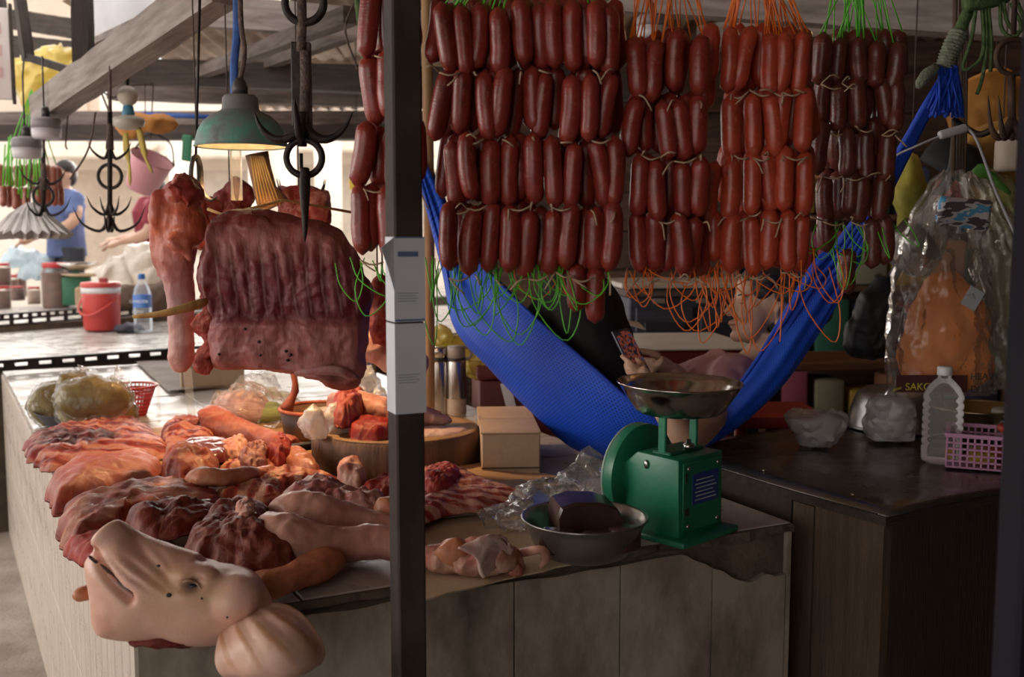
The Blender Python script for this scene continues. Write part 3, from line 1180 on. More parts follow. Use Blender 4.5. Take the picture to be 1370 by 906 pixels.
# --- chunks hanging behind the slab
flesh_d = meat('flesh_dark', (.26, .045, .035), (.45, .18, .14), .5, .68, 12, bump=.5)
flesh_p = meat('flesh_pink', (.42, .11, .08), (.62, .36, .29), .46, .64, 10, bump=.4)
flesh_rim = meat('flesh_rim', (.36, .06, .045), (.64, .40, .33), .5, .66, 14, bump=.5)


rope_dark = mat('cord_dark', (.09, .065, .055), .9)


def lump_world(name, label, parts, m, voxel=.008, amp=.012, s=22, seed=1, cat='meat', smooth=4, group=None, cord=None):
    o = V(parts[0][0])
    gs = [ell(V(c) - o, r, 14, 10) for c, r in parts]
    g = crumple(crumple(remesh(join(*gs), voxel, smooth), amp, s, seed), amp * .35, s * 3, seed + 3)
    ob = mesh_obj(name, g, m, None, True, o)
    if cord:
        mesh_obj('hang_cord', tube([V((0, 0, parts[0][1][2] * .7)), V((0, .004, (cord - o.z) * .5)), V((0, 0, cord - o.z))], .0025, 5), rope_dark, ob)
    return tag(ob, label, cat, group)


lump_world('pork_chunk', 'pork chunk with a pale fat cap hung behind the slab, right of the lamp', [(P(400, 278, 3.32), (.07, .05, .05)), (P(420, 270, 3.32), (.06, .05, .05)), (P(385, 262, 3.32), (.05, .05, .025)), (P(430, 290, 3.28), (.03, .04, .045)), (P(400, 255, 3.33), (.075, .05, .018))], flesh_rim, seed=2, cord=2.62)
lump_world('pork_chunk', 'dark red chunk hanging behind the slab under the lamp', [(P(308, 285, 3.5), (.07, .06, .09)), (P(320, 262, 3.5), (.05, .05, .06)), (P(290, 300, 3.5), (.06, .05, .09))], flesh_d, seed=3, cord=2.62)
lump_world('pork_chunk', 'small dark chunk hanging between the shank and the rib slab', [(P(266, 300, 3.25), (.035, .04, .08)), (P(284, 276, 3.3), (.03, .03, .03)), (P(262, 270, 3.25), (.03, .03, .04))], flesh_d, seed=4, cord=2.62)
lump_world('pork_chunk', 'ragged red chunk hanging right of the slab beside the taped post', [(P(512, 412, 2.75), (.04, .05, .09)), (P(520, 440, 2.75), (.03, .04, .05)), (P(505, 440, 2.75), (.03, .04, .04))], red_m, seed=9, amp=.016, cord=2.70)
lump_world('pork_ham', 'pale skinned ham hanging behind the taped post', [(P(506, 465, 2.95), (.07, .05, .05)), (P(530, 478, 2.95), (.07, .05, .045)), (P(552, 488, 2.95), (.05, .045, .04))], meat('skin_pale', (.58, .36, .26), (.70, .50, .40), .4, .65, 5, bump=.15), seed=9, amp=.008, cord=2.70)

# --- central hook: rope, double strap, grapnel, ring, long spike into the slab
hk = P(404, 190, 2.56)
rope_m = mat('old_rope', (.17, .12, .10), .9, (.07, .05, .045), 50, bump=.7, bscale=120)
ch = thing('grapnel_hook', 'big iron grapnel on a greasy rope, hanging before the green lamp', 'hook', hk)
def H_(x, y, d=0.0):
    return P(x, y, 2.56 + d) - hk
mesh_obj('rope', tube([H_(403, -60), H_(404, 30), H_(402, 70)], [.010, .012, .012], 8), rope_m, ch)
mesh_obj('rope', tube([H_(407, 68), H_(408, 110), H_(406, 172)], .013, 8), rope_m, ch)
mesh_obj('strap', tr(rbox(.024, .016, .20, .003, 1), *(H_(398, 170))), iron, ch, False)
mesh_obj('strap', tr(rbox(.018, .016, .20, .003, 1), *(H_(413, 170, .01))), rope_m, ch, False)
mesh_obj('stem', tube([H_(404, 150), H_(404, 196)], [.016, .012], 8), iron, ch)
for (xs_, d) in (((404, 392, 368, 350, 340), -.02), ((406, 420, 440, 460, 472), -.01), ((404, 402, 400, 396, 394), -.09), ((404, 402, 404, 408, 412), .10)):
    ys_ = (165, 182, 186, 172, 150)
    if abs(d) > .05:
        ys_ = (165, 180, 176, 150, 132)
    q = spl([H_(x, y, d * k / 4 + (0 if k else 0)) for k, (x, y) in enumerate(zip(xs_, ys_))], 14)
    mesh_obj('claw', tube(q, [.0125 * (1 - .9 * (k / 13) ** 2.2) for k in range(14)], 8), iron, ch)
mesh_obj('top_ring', ring(H_(407, 4), .046, .010, 26, 8), iron, ch)
mesh_obj('lower_ring', ring(H_(407, 211), .043, .0085, 28, 8), iron, ch)
sp = spl([H_(408, 226, -.012), H_(408, 250, -.03), H_(408, 285, -.075), H_(408, 324, -.085)], 12)
mesh_obj('spike', tube(sp, [.011, .012, .013, .013, .013, .012, .011, .009, .008, .007, .005, .001], 8), iron, ch)

hook(P(404, 262, 3.32), .085, .006, 6, 'four-clawed hook rising behind the chunk right of the lamp', P(404, 205, 3.32).z, group=None, tw=.3)
# the forked flat hook with its long rod
fh = P(262, 255, 3.0)
fo = thing('rod_hook', 'thin rod ending in a flat double hook, left of the green lamp', 'hook', fh)
mesh_obj('rod', tube([P(268, -30, 3.0) - fh, P(262, 210, 3.0) - fh], .004, 6), iron, fo)
mesh_obj('hook_bend', tube(spl([P(256, 262, 2.99) - fh, P(256, 225, 2.99) - fh, P(262, 208, 3.0) - fh, P(268, 225, 3.0) - fh, P(270, 255, 3.0) - fh, P(282, 268, 2.98) - fh, P(292, 262, 2.96) - fh], 22), [.010] * 16 + [.009, .008, .007, .005, .003, .001], 7, .6), iron, fo)

# --- the enamel pendant lamp
lp = P(323, 196, 3.0)
lamp = thing('pendant_lamp', 'verdigris green enamel pendant lamp, lit, hanging above the meat', 'lamp', lp)
t = NT('verdigris')
v = t.coords()
c = t.ramp(t.noise(v, 16, 8, .65), [(.28, (.10, .11, .10)), (.45, (.16, .22, .21)), (.58, (.10, .30, .24)), (.72, (.20, .36, .35))])
z = t.n('ShaderNodeSeparateXYZ')
t.l(v, z.inputs[0])
c = t.mix(t.ramp(z.outputs[2], [(.05, (0, 0, 0)), (.11, (1, 1, 1))]), c, (.17, .17, .165))
t.set(Base_Color=c, Roughness=.55)
t.bump(t.noise(v, 50, 5), .35, .006)
R = .129
sh = lathe([(R, 0), (R * .985, .012), (R * .93, .040), (R * .82, .066), (R * .64, .086), (R * .44, .098), (R * .40, .104), (R * .38, .134), (R * .33, .142), (0.02, .145)], 48, cap=False)
s = mesh_obj('shade', sh, t.m, lamp)
lin = mat('lamp_lining', (.78, .68, .50), .5, (.6, .45, .28), 30)
mesh_obj('shade_lining', lathe([(R * .975, .001), (R * .96, .012), (R * .905, .038), (R * .80, .062), (R * .62, .082), (R * .42, .094), (.0, .096)], 48, cap=False), lin, lamp)
mesh_obj('shade_rim', tube(arc((0, 0, 0), R, 0, 2 * pi * 47 / 48, 48, 'xy'), .0026, 6, closed=True), t.m, lamp)
mesh_obj('socket', lathe([(.0, .143), (.022, .143), (.022, .165), (.017, .178), (.010, .190), (0, .19)], 20), mat('bakelite', (.05, .045, .042), .5), lamp)
mesh_obj('cord', tube(spl([V((0, 0, .18)), P(327, 70, 3.0) - lp, P(322, 20, 3.0) - lp, P(320, -120, 3.0) - lp], 20), .0075, 8), rope_m, lamp)
mesh_obj('bulb', tr(ell((0, 0, 0), (.030, .030, .036), 18, 12), 0, 0, .050), glow('bulb_glow', (1.0, .78, .45), 14.0), lamp)
ld = bpy.data.lights.new('lamp_bulb', 'SPOT')
ld.energy = 42
ld.color = (1.0, .60, .28)
ld.shadow_soft_size = .03
ld.spot_size = math.radians(112)
ld.spot_blend = .6
lo_ = bpy.data.objects.new('lamp_bulb', ld)
lo_.location = lp + V((0, 0, .008))
C.objects.link(lo_)
tag(mesh_obj('blue_strap', tube(spl([P(316, -40, 3.12), P(317, 40, 3.1), P(313, 90, 3.08), P(314, 135, 3.08)], 16), .012, 6, .3, up=(0, 1, 0)), mat('strap_blue', (.03, .12, .42), .6, (.02, .06, .22), 30)), 'blue nylon strap hanging down behind the lamp cord', 'strap')
# short fluorescent tube stub under the lamp and a bundle of dry reeds
tag(mesh_obj('tube_light', lathe([(0, 0), (.017, 0), (.017, .19), (0, .19)], 16), clear('tube_glass', (1, .93, .8), .1, .22), None, True, P(317, 268, 3.15)), 'short clear glass tube hanging beneath the lamp', 'tube')
rr = thing('reed_whisk', 'dry straw whisk hanging upside down right behind the lamp', 'whisk', P(338, 205, 3.2))
straw_m = mat('straw', (.55, .34, .12), .7, (.32, .18, .06), 30, stretch=(1, 1, .2))
mesh_obj('whisk_head', tube([V((.012, 0, .0)), V((.02, 0, -.04)), V((.035, 0, -.11)), V((.06, 0, -.16))], [.036, .034, .036, .05], 12, .5, up=(0, 1, 0)), wood_brown, rr)
gs = [tube([V((.0 + .006 * k, -.02, -.01)), V((.01 + .008 * k, -.024, -.08)), V((.02 + .011 * k, -.02, -.16))], .003, 5) for k in range(7)]
mesh_obj('straws', join(*gs), straw_m, rr)['kind'] = 'stuff'
# bamboo skewer through the slab and the pale straw stick in front of the shank
tag(mesh_obj('bamboo_skewer', tube([P(278, 280, 2.75), P(300, 288, 2.72), P(380, 268, 2.80), P(470, 284, 2.9)], .004, 6), straw_m), 'thin bamboo skewer laid across the top of the rib slab', 'skewer')
st = P(235, 416, 2.46)
tag(mesh_obj('straw_stick', tube(spl([P(178, 424, 2.46) - st, P(215, 420, 2.46) - st, P(245, 413, 2.47) - st, P(276, 404, 2.52) - st], 10), [.006, .008, .009, .010, .012, .013, .014, .015, .016, .013], 8, .5), straw_m, None, True, st), 'pale straw-coloured stick stuck out sideways in front of the shank', 'stick')
# ================================================================== boards and cardboard under the meat
card_m = mat('cardboard', (.46, .30, .17), .85, (.36, .22, .12), 5, bump=.25, bscale=50, stretch=(1, 8, 1))
card_w = mat('cardboard_pale', (.56, .43, .30), .85, (.46, .33, .21), 4, bump=.2, bscale=40)
card_g = mat('cardboard_grey', (.36, .32, .29), .85, (.27, .23, .2), 6, bump=.2, bscale=50)
bamboo_m = mat('bamboo_board', (.42, .24, .09), .5, (.30, .16, .055), 4, bump=.15, bscale=30, stretch=(1, 14, 1))


def sheet_on(name, label, cat, pix, z, th, m, wav=.0, n=10):
    """thin sheet lying at height z, four pixel corners"""
    c = [G(x, y, z) for x, y in pix]
    o = sum(c, V()) / 4
    vs, fs = [], []
    for i in range(n + 1):
        for j in range(n + 1):
            u, w = i / n, j / n
            p = c[0].lerp(c[1], u).lerp(c[3].lerp(c[2], u), w) - o
            p = p + V((0, 0, wav * (nz(p, 6, z * 30) + .5)))
            if i in (0, n) or j in (0, n):
                p = p + V((.006 * nz(p, 30, 1), .006 * nz(p, 30, 2), 0))
            vs.append(p)
    for i in range(n):
        for j in range(n):
            a = i * (n + 1) + j
            fs.append((a, a + n + 1, a + n + 2, a + 1))
    b = mesh_obj(name, (vs, fs), m, None, False, o)
    md = b.modifiers.new('t', 'SOLIDIFY')
    md.thickness = th
    md.offset = -1 if (c[1] - c[0]).cross(c[3] - c[0]).z > 0 else 1
    return tag(b, label, cat)


board = thing('bamboo_board', 'long bamboo slat board lying under the pork on the counter', 'board', G(250, 600, TOP + .001), ANG)
for k in range(9):
    mesh_obj('slat', tr(rbox(.92, .085, .012, .003, 1), .10, -.42 + k * .088, 0), bamboo_m, board, False)
sheet_on('cardboard_sheet', 'flattened brown cardboard spread under the rib tray and offal', 'cardboard', [(556, 806), (765, 755), (760, 640), (560, 650)], TOP + .004, .003, card_w, .003)
sheet_on('cardboard_sheet', 'cardboard flap sticking up to the right of the marbled ribs', 'cardboard', [(640, 655), (745, 640), (690, 612), (610, 628)], TOP + .014, .003, card_m, .012)
sheet_on('cardboard_sheet', 'grey cardboard sheet below the hanging shank', 'cardboard', [(226, 524), (330, 512), (268, 481), (182, 484)], TOP + .012, .004, card_g, .004)

# ================================================================== raw pork on the counter


def cut(label, outline, h0, th, m, seed=1, amp=.012, s=20, dome=4.0, name='pork_cut', fn=None, rings=22, n=90, sag=0.0):
    """flat cut of meat lying on the counter; outline in photograph pixels"""
    zc = TOP + h0 + th * .45
    w = [G(x, y, zc) for x, y in outline]
    o = sum(w, V()) / len(w)
    o.z = TOP + h0
    w = [V(p) for p in spl([tuple(q) for q in w] + [tuple(w[0])], 72)[:-1]]
    w = [o + (p - o) * (1 + .10 * nz(p, 22, seed) + .07 * nz(p, 60, seed + 4)) for p in w]

    def front(a, b, q):
        h = th * (.82 * (1 - q ** (dome + 3)) ** .6 + .18 * (1 - q))
        h += amp * (nz((a, b, 0), s, seed) + .5 * nz((a, b, 2), s * 2.6, seed) + .22 * nz((a, b, 2), s * 6, seed)) * (1 - q ** 6)
        if fn:
            h += fn(a, b, q)
        return max(h, .001 + .25 * th * (1 - q))

    g = polar_slab([(p.x - o.x, p.y - o.y) for p in w], front, lambda a, b, q: 0.0 if q < .97 else th * .12, rings, n, seed)
    g = crumple(g, amp * .35, s * 2.2, seed + 2)
    g = ([V((v.x, v.y, max(v.z, 0))) for v in g[0]], g[1])
    return tag(mesh_obj(name, g, m, None, True, o), label, 'meat')


def as_part(c, p):
    for k in ('category', 'label', 'group'):
        if k in c:
            del c[k]
    c.parent = p
    c.location = c.location - p.location
    return c


def rib_fn(dirx, diry, freq, amp, seed=0):
    def f(a, b, q):
        return amp * .6 * math.sin((a * dirx + b * diry) * freq + 4.5 * nz((a, b, 0), 8, seed)) * (.6 + .8 * nz((a, b, 3), 11, seed)) * (1 - q ** 4)
    return f


lean_br = meat('lean_brown', (.40, .095, .05), (.56, .27, .18), .5, .72, 7, stripe=('X', 3.5, 5), stretch=(.5, 1.6, 1), bump=.5)
m_rack = meat('rack', (.36, .055, .045), (.60, .32, .27), .50, .66, 9, stripe=('Y', 3, 7), stretch=(.6, 1.5, 1), bump=.55)
m_shoulder = meat('shoulder', (.42, .13, .095), (.56, .30, .24), .42, .66, 5, stretch=(.6, 1.4, 1), bump=.4)
m_ribs = meat('ribs_marbled', (.50, .10, .05), (.78, .46, .32), .45, .58, 8, stripe=('X', 6, 4), bump=.6)
m_marble = meat('belly_marbled', (.46, .075, .06), (.74, .46, .38), .47, .60, 10, stripe=('Y', 7, 6), stretch=(.6, 1.4, 1), bump=.5)
m_liver = meat('liver', (.20, .060, .052), (.30, .12, .11), .5, .75, 5, rough=.2, bump=.15)
m_purple = meat('purple_belly', (.40, .17, .15), (.62, .44, .40), .42, .66, 9, stretch=(1, 1.4, 1), bump=.4)
m_skin = meat('pork_skin', (.62, .40, .31), (.72, .53, .43), .4, .7, 4, bump=.15, dark=(.50, .27, .20), rough=.4)
m_skin_o = meat('pork_skin_tan', (.55, .25, .13), (.68, .40, .24), .4, .7, 5, bump=.2, dark=(.40, .15, .08), rough=.38)
m_dark = meat('dark_shank', (.20, .040, .026), (.42, .18, .12), .52, .72, 8, bump=.6, dark=(.06, .012, .01))
m_red = meat('red_cut', (.46, .055, .035), (.62, .24, .16), .55, .75, 7, bump=.45)
m_fat = meat('fatty', (.60, .30, .22), (.78, .58, .46), .38, .6, 8, bump=.3)

cut('rack of pork ribs farthest left, lying before the bagged pickles', [(29, 592), (50, 578), (73, 572), (117, 563), (161, 559), (189, 562), (217, 581), (224, 602), (182, 609), (113, 616), (55, 620), (48, 610), (36, 606)], .012, .055, m_rack, 1, .010, 24, fn=rib_fn(1, .25, 130, .006), rings=34, n=130)
cut('smooth shoulder joint with a dark rounded end, on the left counter edge', [(58, 650), (76, 632), (113, 618), (164, 613), (205, 613), (216, 622), (210, 641), (182, 652), (136, 658), (90, 668), (72, 668)], .012, .085, m_shoulder, 2, .012, 12)
cut('big fanned lean flank hanging over the left counter edge', [(72, 695), (88, 675), (130, 660), (200, 648), (256, 646), (290, 658), (305, 674), (240, 690), (176, 693), (150, 712), (100, 724), (86, 716)], .012, .075, lean_br, 3, .012, 16, fn=rib_fn(.9, .45, 85, .006))
cut('deep red slab tucked under the pig snout', [(93, 737), (91, 727), (130, 716), (175, 708), (214, 722), (240, 730), (200, 752), (140, 752), (109, 745)], .012, .050, m_red, 4, .010, 18)
cut('dull red cut lying behind the lean knuckle, left of the shank tip', [(216, 572), (243, 562), (275, 566), (287, 580), (280, 592), (229, 597), (215, 588)], .015, .060, m_rack, 5, .014, 22)
cut('glossy dark liver on top of the red cuts', [(229, 604), (252, 590), (285, 588), (310, 592), (307, 606), (290, 612), (250, 612)], .050, .035, m_liver, 6, .006, 14)
cut('knuckle of lean pork with a fat seam, beside the smooth shoulder joint', [(214, 626), (224, 612), (247, 604), (275, 612), (294, 624), (285, 636), (252, 644), (222, 640)], .015, .100, lean_br, 7, .016, 18)
cut('small pale pork piece at the rear of the pile', [(290, 604), (303, 594), (325, 590), (335, 600), (325, 612), (298, 612)], .03, .055, m_fat, 8, .012, 30)
cut('small folded pork scraps in the middle of the pile', [(318, 612), (330, 601), (352, 598), (362, 606), (352, 618), (326, 620)], .045, .05, m_purple, 9, .016, 36)
cut('upright red pork piece with fat rim beside the orange rind', [(356, 606), (363, 594), (378, 587), (390, 594), (388, 604), (372, 614)], .05, .055, m_red, 10, .012, 30)
cut('marbled pork slice under the scraps', [(292, 628), (302, 618), (350, 614), (378, 616), (384, 628), (350, 632), (310, 636)], .015, .05, m_ribs, 11, .012, 26)
cut('curved orange rind strip next to the chopping block', [(376, 608), (392, 603), (412, 610), (428, 626), (424, 632), (400, 628), (382, 620)], .03, .05, m_skin_o, 12, .008, 20)
cut('sheet of marbled ribs glowing orange under the lamp', [(254, 646), (300, 640), (356, 636), (410, 630), (452, 640), (436, 650), (385, 654), (371, 676), (313, 674), (270, 667)], .012, .060, m_ribs, 13, .010, 24, fn=rib_fn(1, .2, 150, .006), rings=34, n=130)
cut('purplish belly with silver membrane, beside the hocks', [(368, 673), (384, 652), (425, 645), (460, 656), (500, 664), (525, 672), (508, 684), (458, 680), (410, 681)], .05, .055, m_purple, 15, .014, 26)
cut('pale square of pork fat leaning on the chopping block', [(450, 645), (453, 630), (466, 624), (482, 626), (490, 646), (470, 652)], .02, .075, m_fat, 16, .008, 24, dome=8)
cut('reddish scrap half hidden by the post', [(478, 658), (500, 648), (528, 642), (550, 645), (548, 660), (510, 668)], .02, .05, m_red, 17, .012, 26)
shank_end = cut('dark meaty shank end with white cartilage in the centre of the pile', [(240, 730), (262, 706), (286, 690), (313, 680), (342, 676), (366, 690), (364, 714), (392, 734), (386, 744), (340, 748), (301, 746), (255, 744)], .03, .082, m_dark, 18, .016, 18, rings=30, n=120)
cut('dark lean strip behind the shank end', [(165, 690), (200, 682), (255, 672), (300, 676), (306, 686), (268, 698), (220, 708), (180, 708)], .05, .055, m_dark, 19, .016, 18)
as_part(cut('white cartilage knob capping the dark shank end', [(312, 694), (318, 680), (332, 675), (344, 680), (342, 692), (328, 704)], .085, .038, m_fat, 20, .012, 34, name='cartilage'), shank_end)
cut('small pinkish trimming in front of the dark shank end', [(298, 756), (322, 746), (360, 742), (398, 744), (404, 754), (372, 764), (320, 768)], .015, .05, m_purple, 21, .014, 30)
rib_sheet = cut('marbled rib sheet on the tray right of the post', [(530, 660), (548, 632), (568, 624), (599, 619), (622, 628), (674, 652), (708, 661), (690, 668), (636, 676), (572, 688), (535, 690)], .022, .042, m_marble, 22, .006, 26, fn=rib_fn(.5, .9, 170, .004), rings=34, n=130)
as_part(cut('rolled red end of the marbled rib sheet', [(560, 642), (572, 628), (600, 622), (616, 630), (604, 644), (575, 652)], .055, .035, m_red, 23, .010, 30, name='rolled_end'), rib_sheet)
# aluminium tray under the rib sheet
tr_o = G(615, 672, TOP + .008)
tray = tag(mesh_obj('metal_tray', tr(rbox(.42, .26, .012, .005, 2), 0, 0, 0, rz=ANG - .12), mat('aluminium', (.55, .55, .56), .3, metal=.9), None, 40, tr_o), 'flat aluminium tray showing under the marbled rib sheet', 'tray')


def leg_piece(name, label, pts, m, flat=.9, toes=0, seed=1, amp=.006, parent_extra=None, cat='meat'):
    """hock or trotter swept along pixel points (px, py, height above the counter, radius)"""
    q = [(*G(x, y, TOP + h), r) for x, y, h, r in pts]
    o = V(q[0][:3])
    s_ = spl(q, 20)
    gs = [tube([V(p[:3]) - o for p in s_], [max(p[3], .004) for p in s_], 16, flat, up=(0, 0, 1))]
    e, d = V(s_[-1][:3]) - o, (V(s_[-1][:3]) - V(s_[-4][:3])).normalized()
    r = s_[-1][3]
    side = d.cross(V((0, 0, 1))).normalized()
    for k in range(toes):
        off = side * ((k - (toes - 1) / 2) * r * 1.1)
        gs.append(tube([e - d * .03 + off, e + d * .012 + off, e + d * .034 + off * .9 + V((0, 0, -.004))], [r * .55, r * .52, r * .2], 10))
    g = remesh(join(*gs), .0055, 4)
    g = crumple(crumple(g, amp, 20, seed), amp * .4, 60, seed + 1)
    g = ([V((v.x, v.y, max(v.z, TOP + .013 - o.z))) for v in g[0]], g[1])
    return tag(mesh_obj(name, g, m, None, True, o), label, cat)


leg_piece('pork_hock', 'upper pale skinned hock pointing right, behind its twin', [(372, 694, .08, .040), (392, 690, .08, .055), (434, 694, .075, .052), (483, 698, .065, .036), (530, 706, .055, .030), (552, 708, .055, .026)], m_skin, seed=3)
leg_piece('pork_hock', 'lower pale skinned hock pointing right, nearest the bare tile', [(358, 716, .07, .050), (380, 722, .07, .058), (410, 728, .062, .050), (458, 728, .052, .040), (500, 726, .05, .038), (536, 728, .048, .034)], m_skin, seed=4, toes=2)
leg_piece('pork_trotter', 'tan trotter with a blunt end lying beside the pig forehead', [(335, 790, .02, .030), (360, 784, .03, .032), (400, 770, .035, .030), (428, 755, .04, .034), (446, 746, .04, .026)], m_skin_o, seed=5)
leg_piece('pork_trotter', 'long dusky pink trotter at the rear of the pile by the bamboo board', [(272, 566, .07, .050), (285, 564, .075, .055), (313, 574, .06, .045), (349, 585, .045, .036), (375, 593, .04, .034), (394, 598, .035, .028)], m_shoulder, seed=6)
leg_piece('rind_strip', 'orange rind strip curled over the marbled ribs under the lamp', [(258, 638, .075, .018), (268, 638, .085, .030), (300, 640, .080, .028), (335, 634, .075, .024), (362, 630, .06, .018)], m_skin_o, flat=.75, seed=7)
leg_piece('sausage_tip', 'thin tan skin tip poking out left below the pig snout', [(134, 792, .02, .014), (118, 792, .03, .016), (104, 797, .03, .013), (98, 799, .03, .006)], m_skin_o, seed=8, amp=.002)
leg_piece('pork_skin_knob', 'rounded skin foot end showing just left of the post', [(505, 688, .07, .022), (516, 686, .07, .038), (535, 684, .07, .034)], m_skin_o, seed=9)

# --- offal and skin right of the post
of = thing('pig_offal', 'folded heap of white skin and offal on cardboard in front of the blood bowl', 'meat', G(640, 752, TOP + .006))
oo = of.location.copy()
def O_(x, y, h):
    return G(x, y, TOP + h) - oo
g = remesh(join(ell(O_(600, 746, .03), (.06, .05, .032)), ell(O_(640, 748, .03), (.075, .06, .035)), ell(O_(678, 750, .02), (.04, .035, .022)), ell(O_(580, 744, .02), (.03, .04, .022))), .006, 4)
g = crumple(crumple(g, .014, 26, 2), .005, 70, 4)
mesh_obj('offal_body', ([V((v.x, v.y, max(v.z, .0))) for v in g[0]], g[1]), m_fat, of)
# the white flap folded over the top
vs, fs = [], []
n = 24
pp = [O_(612, 735, .075), O_(668, 720, .085), O_(690, 750, .03), O_(655, 772, .022)]
for i in range(n + 1):
    for j in range(n + 1):
        u, w = i / n, j / n
        p = pp[0].lerp(pp[1], u).lerp(pp[3].lerp(pp[2], u), w)
        p.z += .028 * math.sin(pi * u) * math.sin(pi * min(1, w * 1.1)) + .008 * nz((u * 3, w * 3, 0), 1.4, 3)
        p.x += .012 * math.sin(w * 5)
        vs.append(p)
for i in range(n):
    for j in range(n):
        a = i * (n + 1) + j
        fs.append((a, a + n + 1, a + n + 2, a + 1))
fl = mesh_obj('skin_flap', (vs, fs), meat('white_skin', (.66, .55, .50), (.78, .70, .65), .4, .7, 6, bump=.3, dark=(.55, .42, .38)), of)
fl.modifiers.new('t', 'SOLIDIFY').thickness = .008
mesh_obj('brown_fold', crumple(ell(O_(608, 742, .045), (.035, .03, .03), 20, 14), .012, 30, 3), m_skin_o, of)
mesh_obj('gut_loop', tube(spl([O_(690, 742, .02), O_(712, 737, .05), O_(726, 736, .055), O_(730, 748, .03), O_(722, 760, .012)], 18), [.010] * 14 + [.009, .007, .006, .004], 9, .6), m_skin, of)
mesh_obj('gut_tip', crumple(ell(O_(689, 764, .014), (.016, .014, .013), 14, 10), .004, 60, 2), flesh_p, of)

# --- pig head on the near corner
HY = 1.70
ho = P(240, 800, HY)
PX = HY / F


def hp_(x, y, d=0.0):
    return P(x, y, HY + d) - ho


def sw(pts, n=20, seg=18, flat=1.0):
    q = spl([(*hp_(x, y, d), r * PX) for x, y, d, r in pts], n)
    return tube([V(p[:3]) for p in q], [p[3] for p in q], seg, flat, up=(0, 1, 0))


head_out = [(158, 706), (175, 714), (205, 730), (246, 746), (285, 757), (318, 763), (345, 772), (357, 788), (366, 812), (350, 838), (318, 850), (290, 860), (262, 860), (225, 852), (190, 853), (158, 852), (134, 846), (127, 830), (124, 800), (117, 768), (115, 748), (124, 738), (132, 728), (140, 714)]
hsl = polar_slab([(hp_(x, y).x, hp_(x, y).z) for x, y in head_out], lambda a, b, q: .080 * (1 - q ** 2.4) ** .5, lambda a, b, q: -.085 * (1 - q ** 2.4) ** .5, 24, 90)
gs = [([V((v.x, -v.z, v.y)) for v in hsl[0]], hsl[1]),
      sw([(143, 715, .01, 25), (152, 722, .01, 29), (172, 742, .01, 34), (205, 764, .0, 44), (250, 784, -.01, 48)], 22, 20),
      ell(hp_(218, 815, -.035), (.075, .045, .040)),
      ell(hp_(256, 766, -.035), (.045, .034, .018)),
      ell(hp_(312, 800, -.03), (.050, .05, .040)),
      ell(hp_(160, 810, -.03), (.034, .042, .04))]
# snout disc turned up to the left
ax = (hp_(143, 714, .012) - hp_(176, 746, .0)).normalized()
q = ax.to_track_quat('Z', 'Y').to_matrix().to_4x4()
gs.append(xf(lathe([(0, -.03), (.032, -.03), (.037, -.008), (.039, .0), (.037, .006), (.028, .009), (0, .007)], 24), Matrix.Translation(hp_(144, 716, -.008)) @ q @ Matrix.Diagonal((.95, .80, 1, 1))))
g = remesh(join(*gs), .0042, 14)


def seg_d(p, a, b):
    ab = b - a
    t_ = max(0, min(1, (p - a).dot(ab) / ab.length_squared))
    return (p - a - ab * t_).length


mouth = [(119, 744), (128, 752), (142, 762), (156, 776), (170, 788), (178, 794)]
mouth3 = [V((hp_(x, y, -.055).x, 0, hp_(x, y, -.055).z)) for x, y in mouth]
eye3 = V((hp_(256, 784, -.085).x, 0, hp_(256, 784, -.085).z))


def pig_sculpt(v):
    w = V((v.x, 0, v.z))
    if v.y < .03:
        d = min(seg_d(w, mouth3[i], mouth3[i + 1]) for i in range(len(mouth3) - 1))
        v = v + V((0, .020 * math.exp(-(d / .0075) ** 2), 0))
        # swollen lip below the line
        e = (w - eye3).length
        v = v + V((0, .010 * math.exp(-(e / .011) ** 2) - .004 * math.exp(-((e - .024) / .012) ** 2), 0))
        for k, (x, y) in enumerate(((190, 744), (205, 738), (222, 748))):
            c_ = hp_(x, y)
            v = v + V((0, .0012 * math.sin((w.x + w.z * 1.4) * 260) * math.exp(-((w - V((c_.x, 0, c_.z))).length / .03) ** 2), 0))
    return v + V((nz(v, 14, 1), nz(v, 14, 2), nz(v, 14, 3))) * .004


g = warp(g, pig_sculpt)


def seat_on_counter(v):
    w = v + ho - CA
    a, b = w.dot(U), w.dot(Vv)
    if a > -.004 and b > -.004 and w.z < TOP + .001:
        v = V((v.x, v.y, TOP + .001 - ho.z))
    return v


g = warp(g, seat_on_counter)
from mathutils.bvhtree import BVHTree
bv = BVHTree.FromPolygons([tuple(v_) for v_ in g[0]], g[1])


def on_pig(x, y, lift=.0):
    a = EYE - ho
    d = (hp_(x, y) - a).normalized()
    h = bv.ray_cast(a, d)
    return (h[0] - d * lift) if h[0] is not None else hp_(x, y, -.08)


t = NT('pig_skin')
v = t.coords()
c = t.ramp(t.noise(v, 9, 5), [(.3, (.64, .36, .27)), (.55, (.72, .43, .33)), (.75, (.78, .51, .41))])
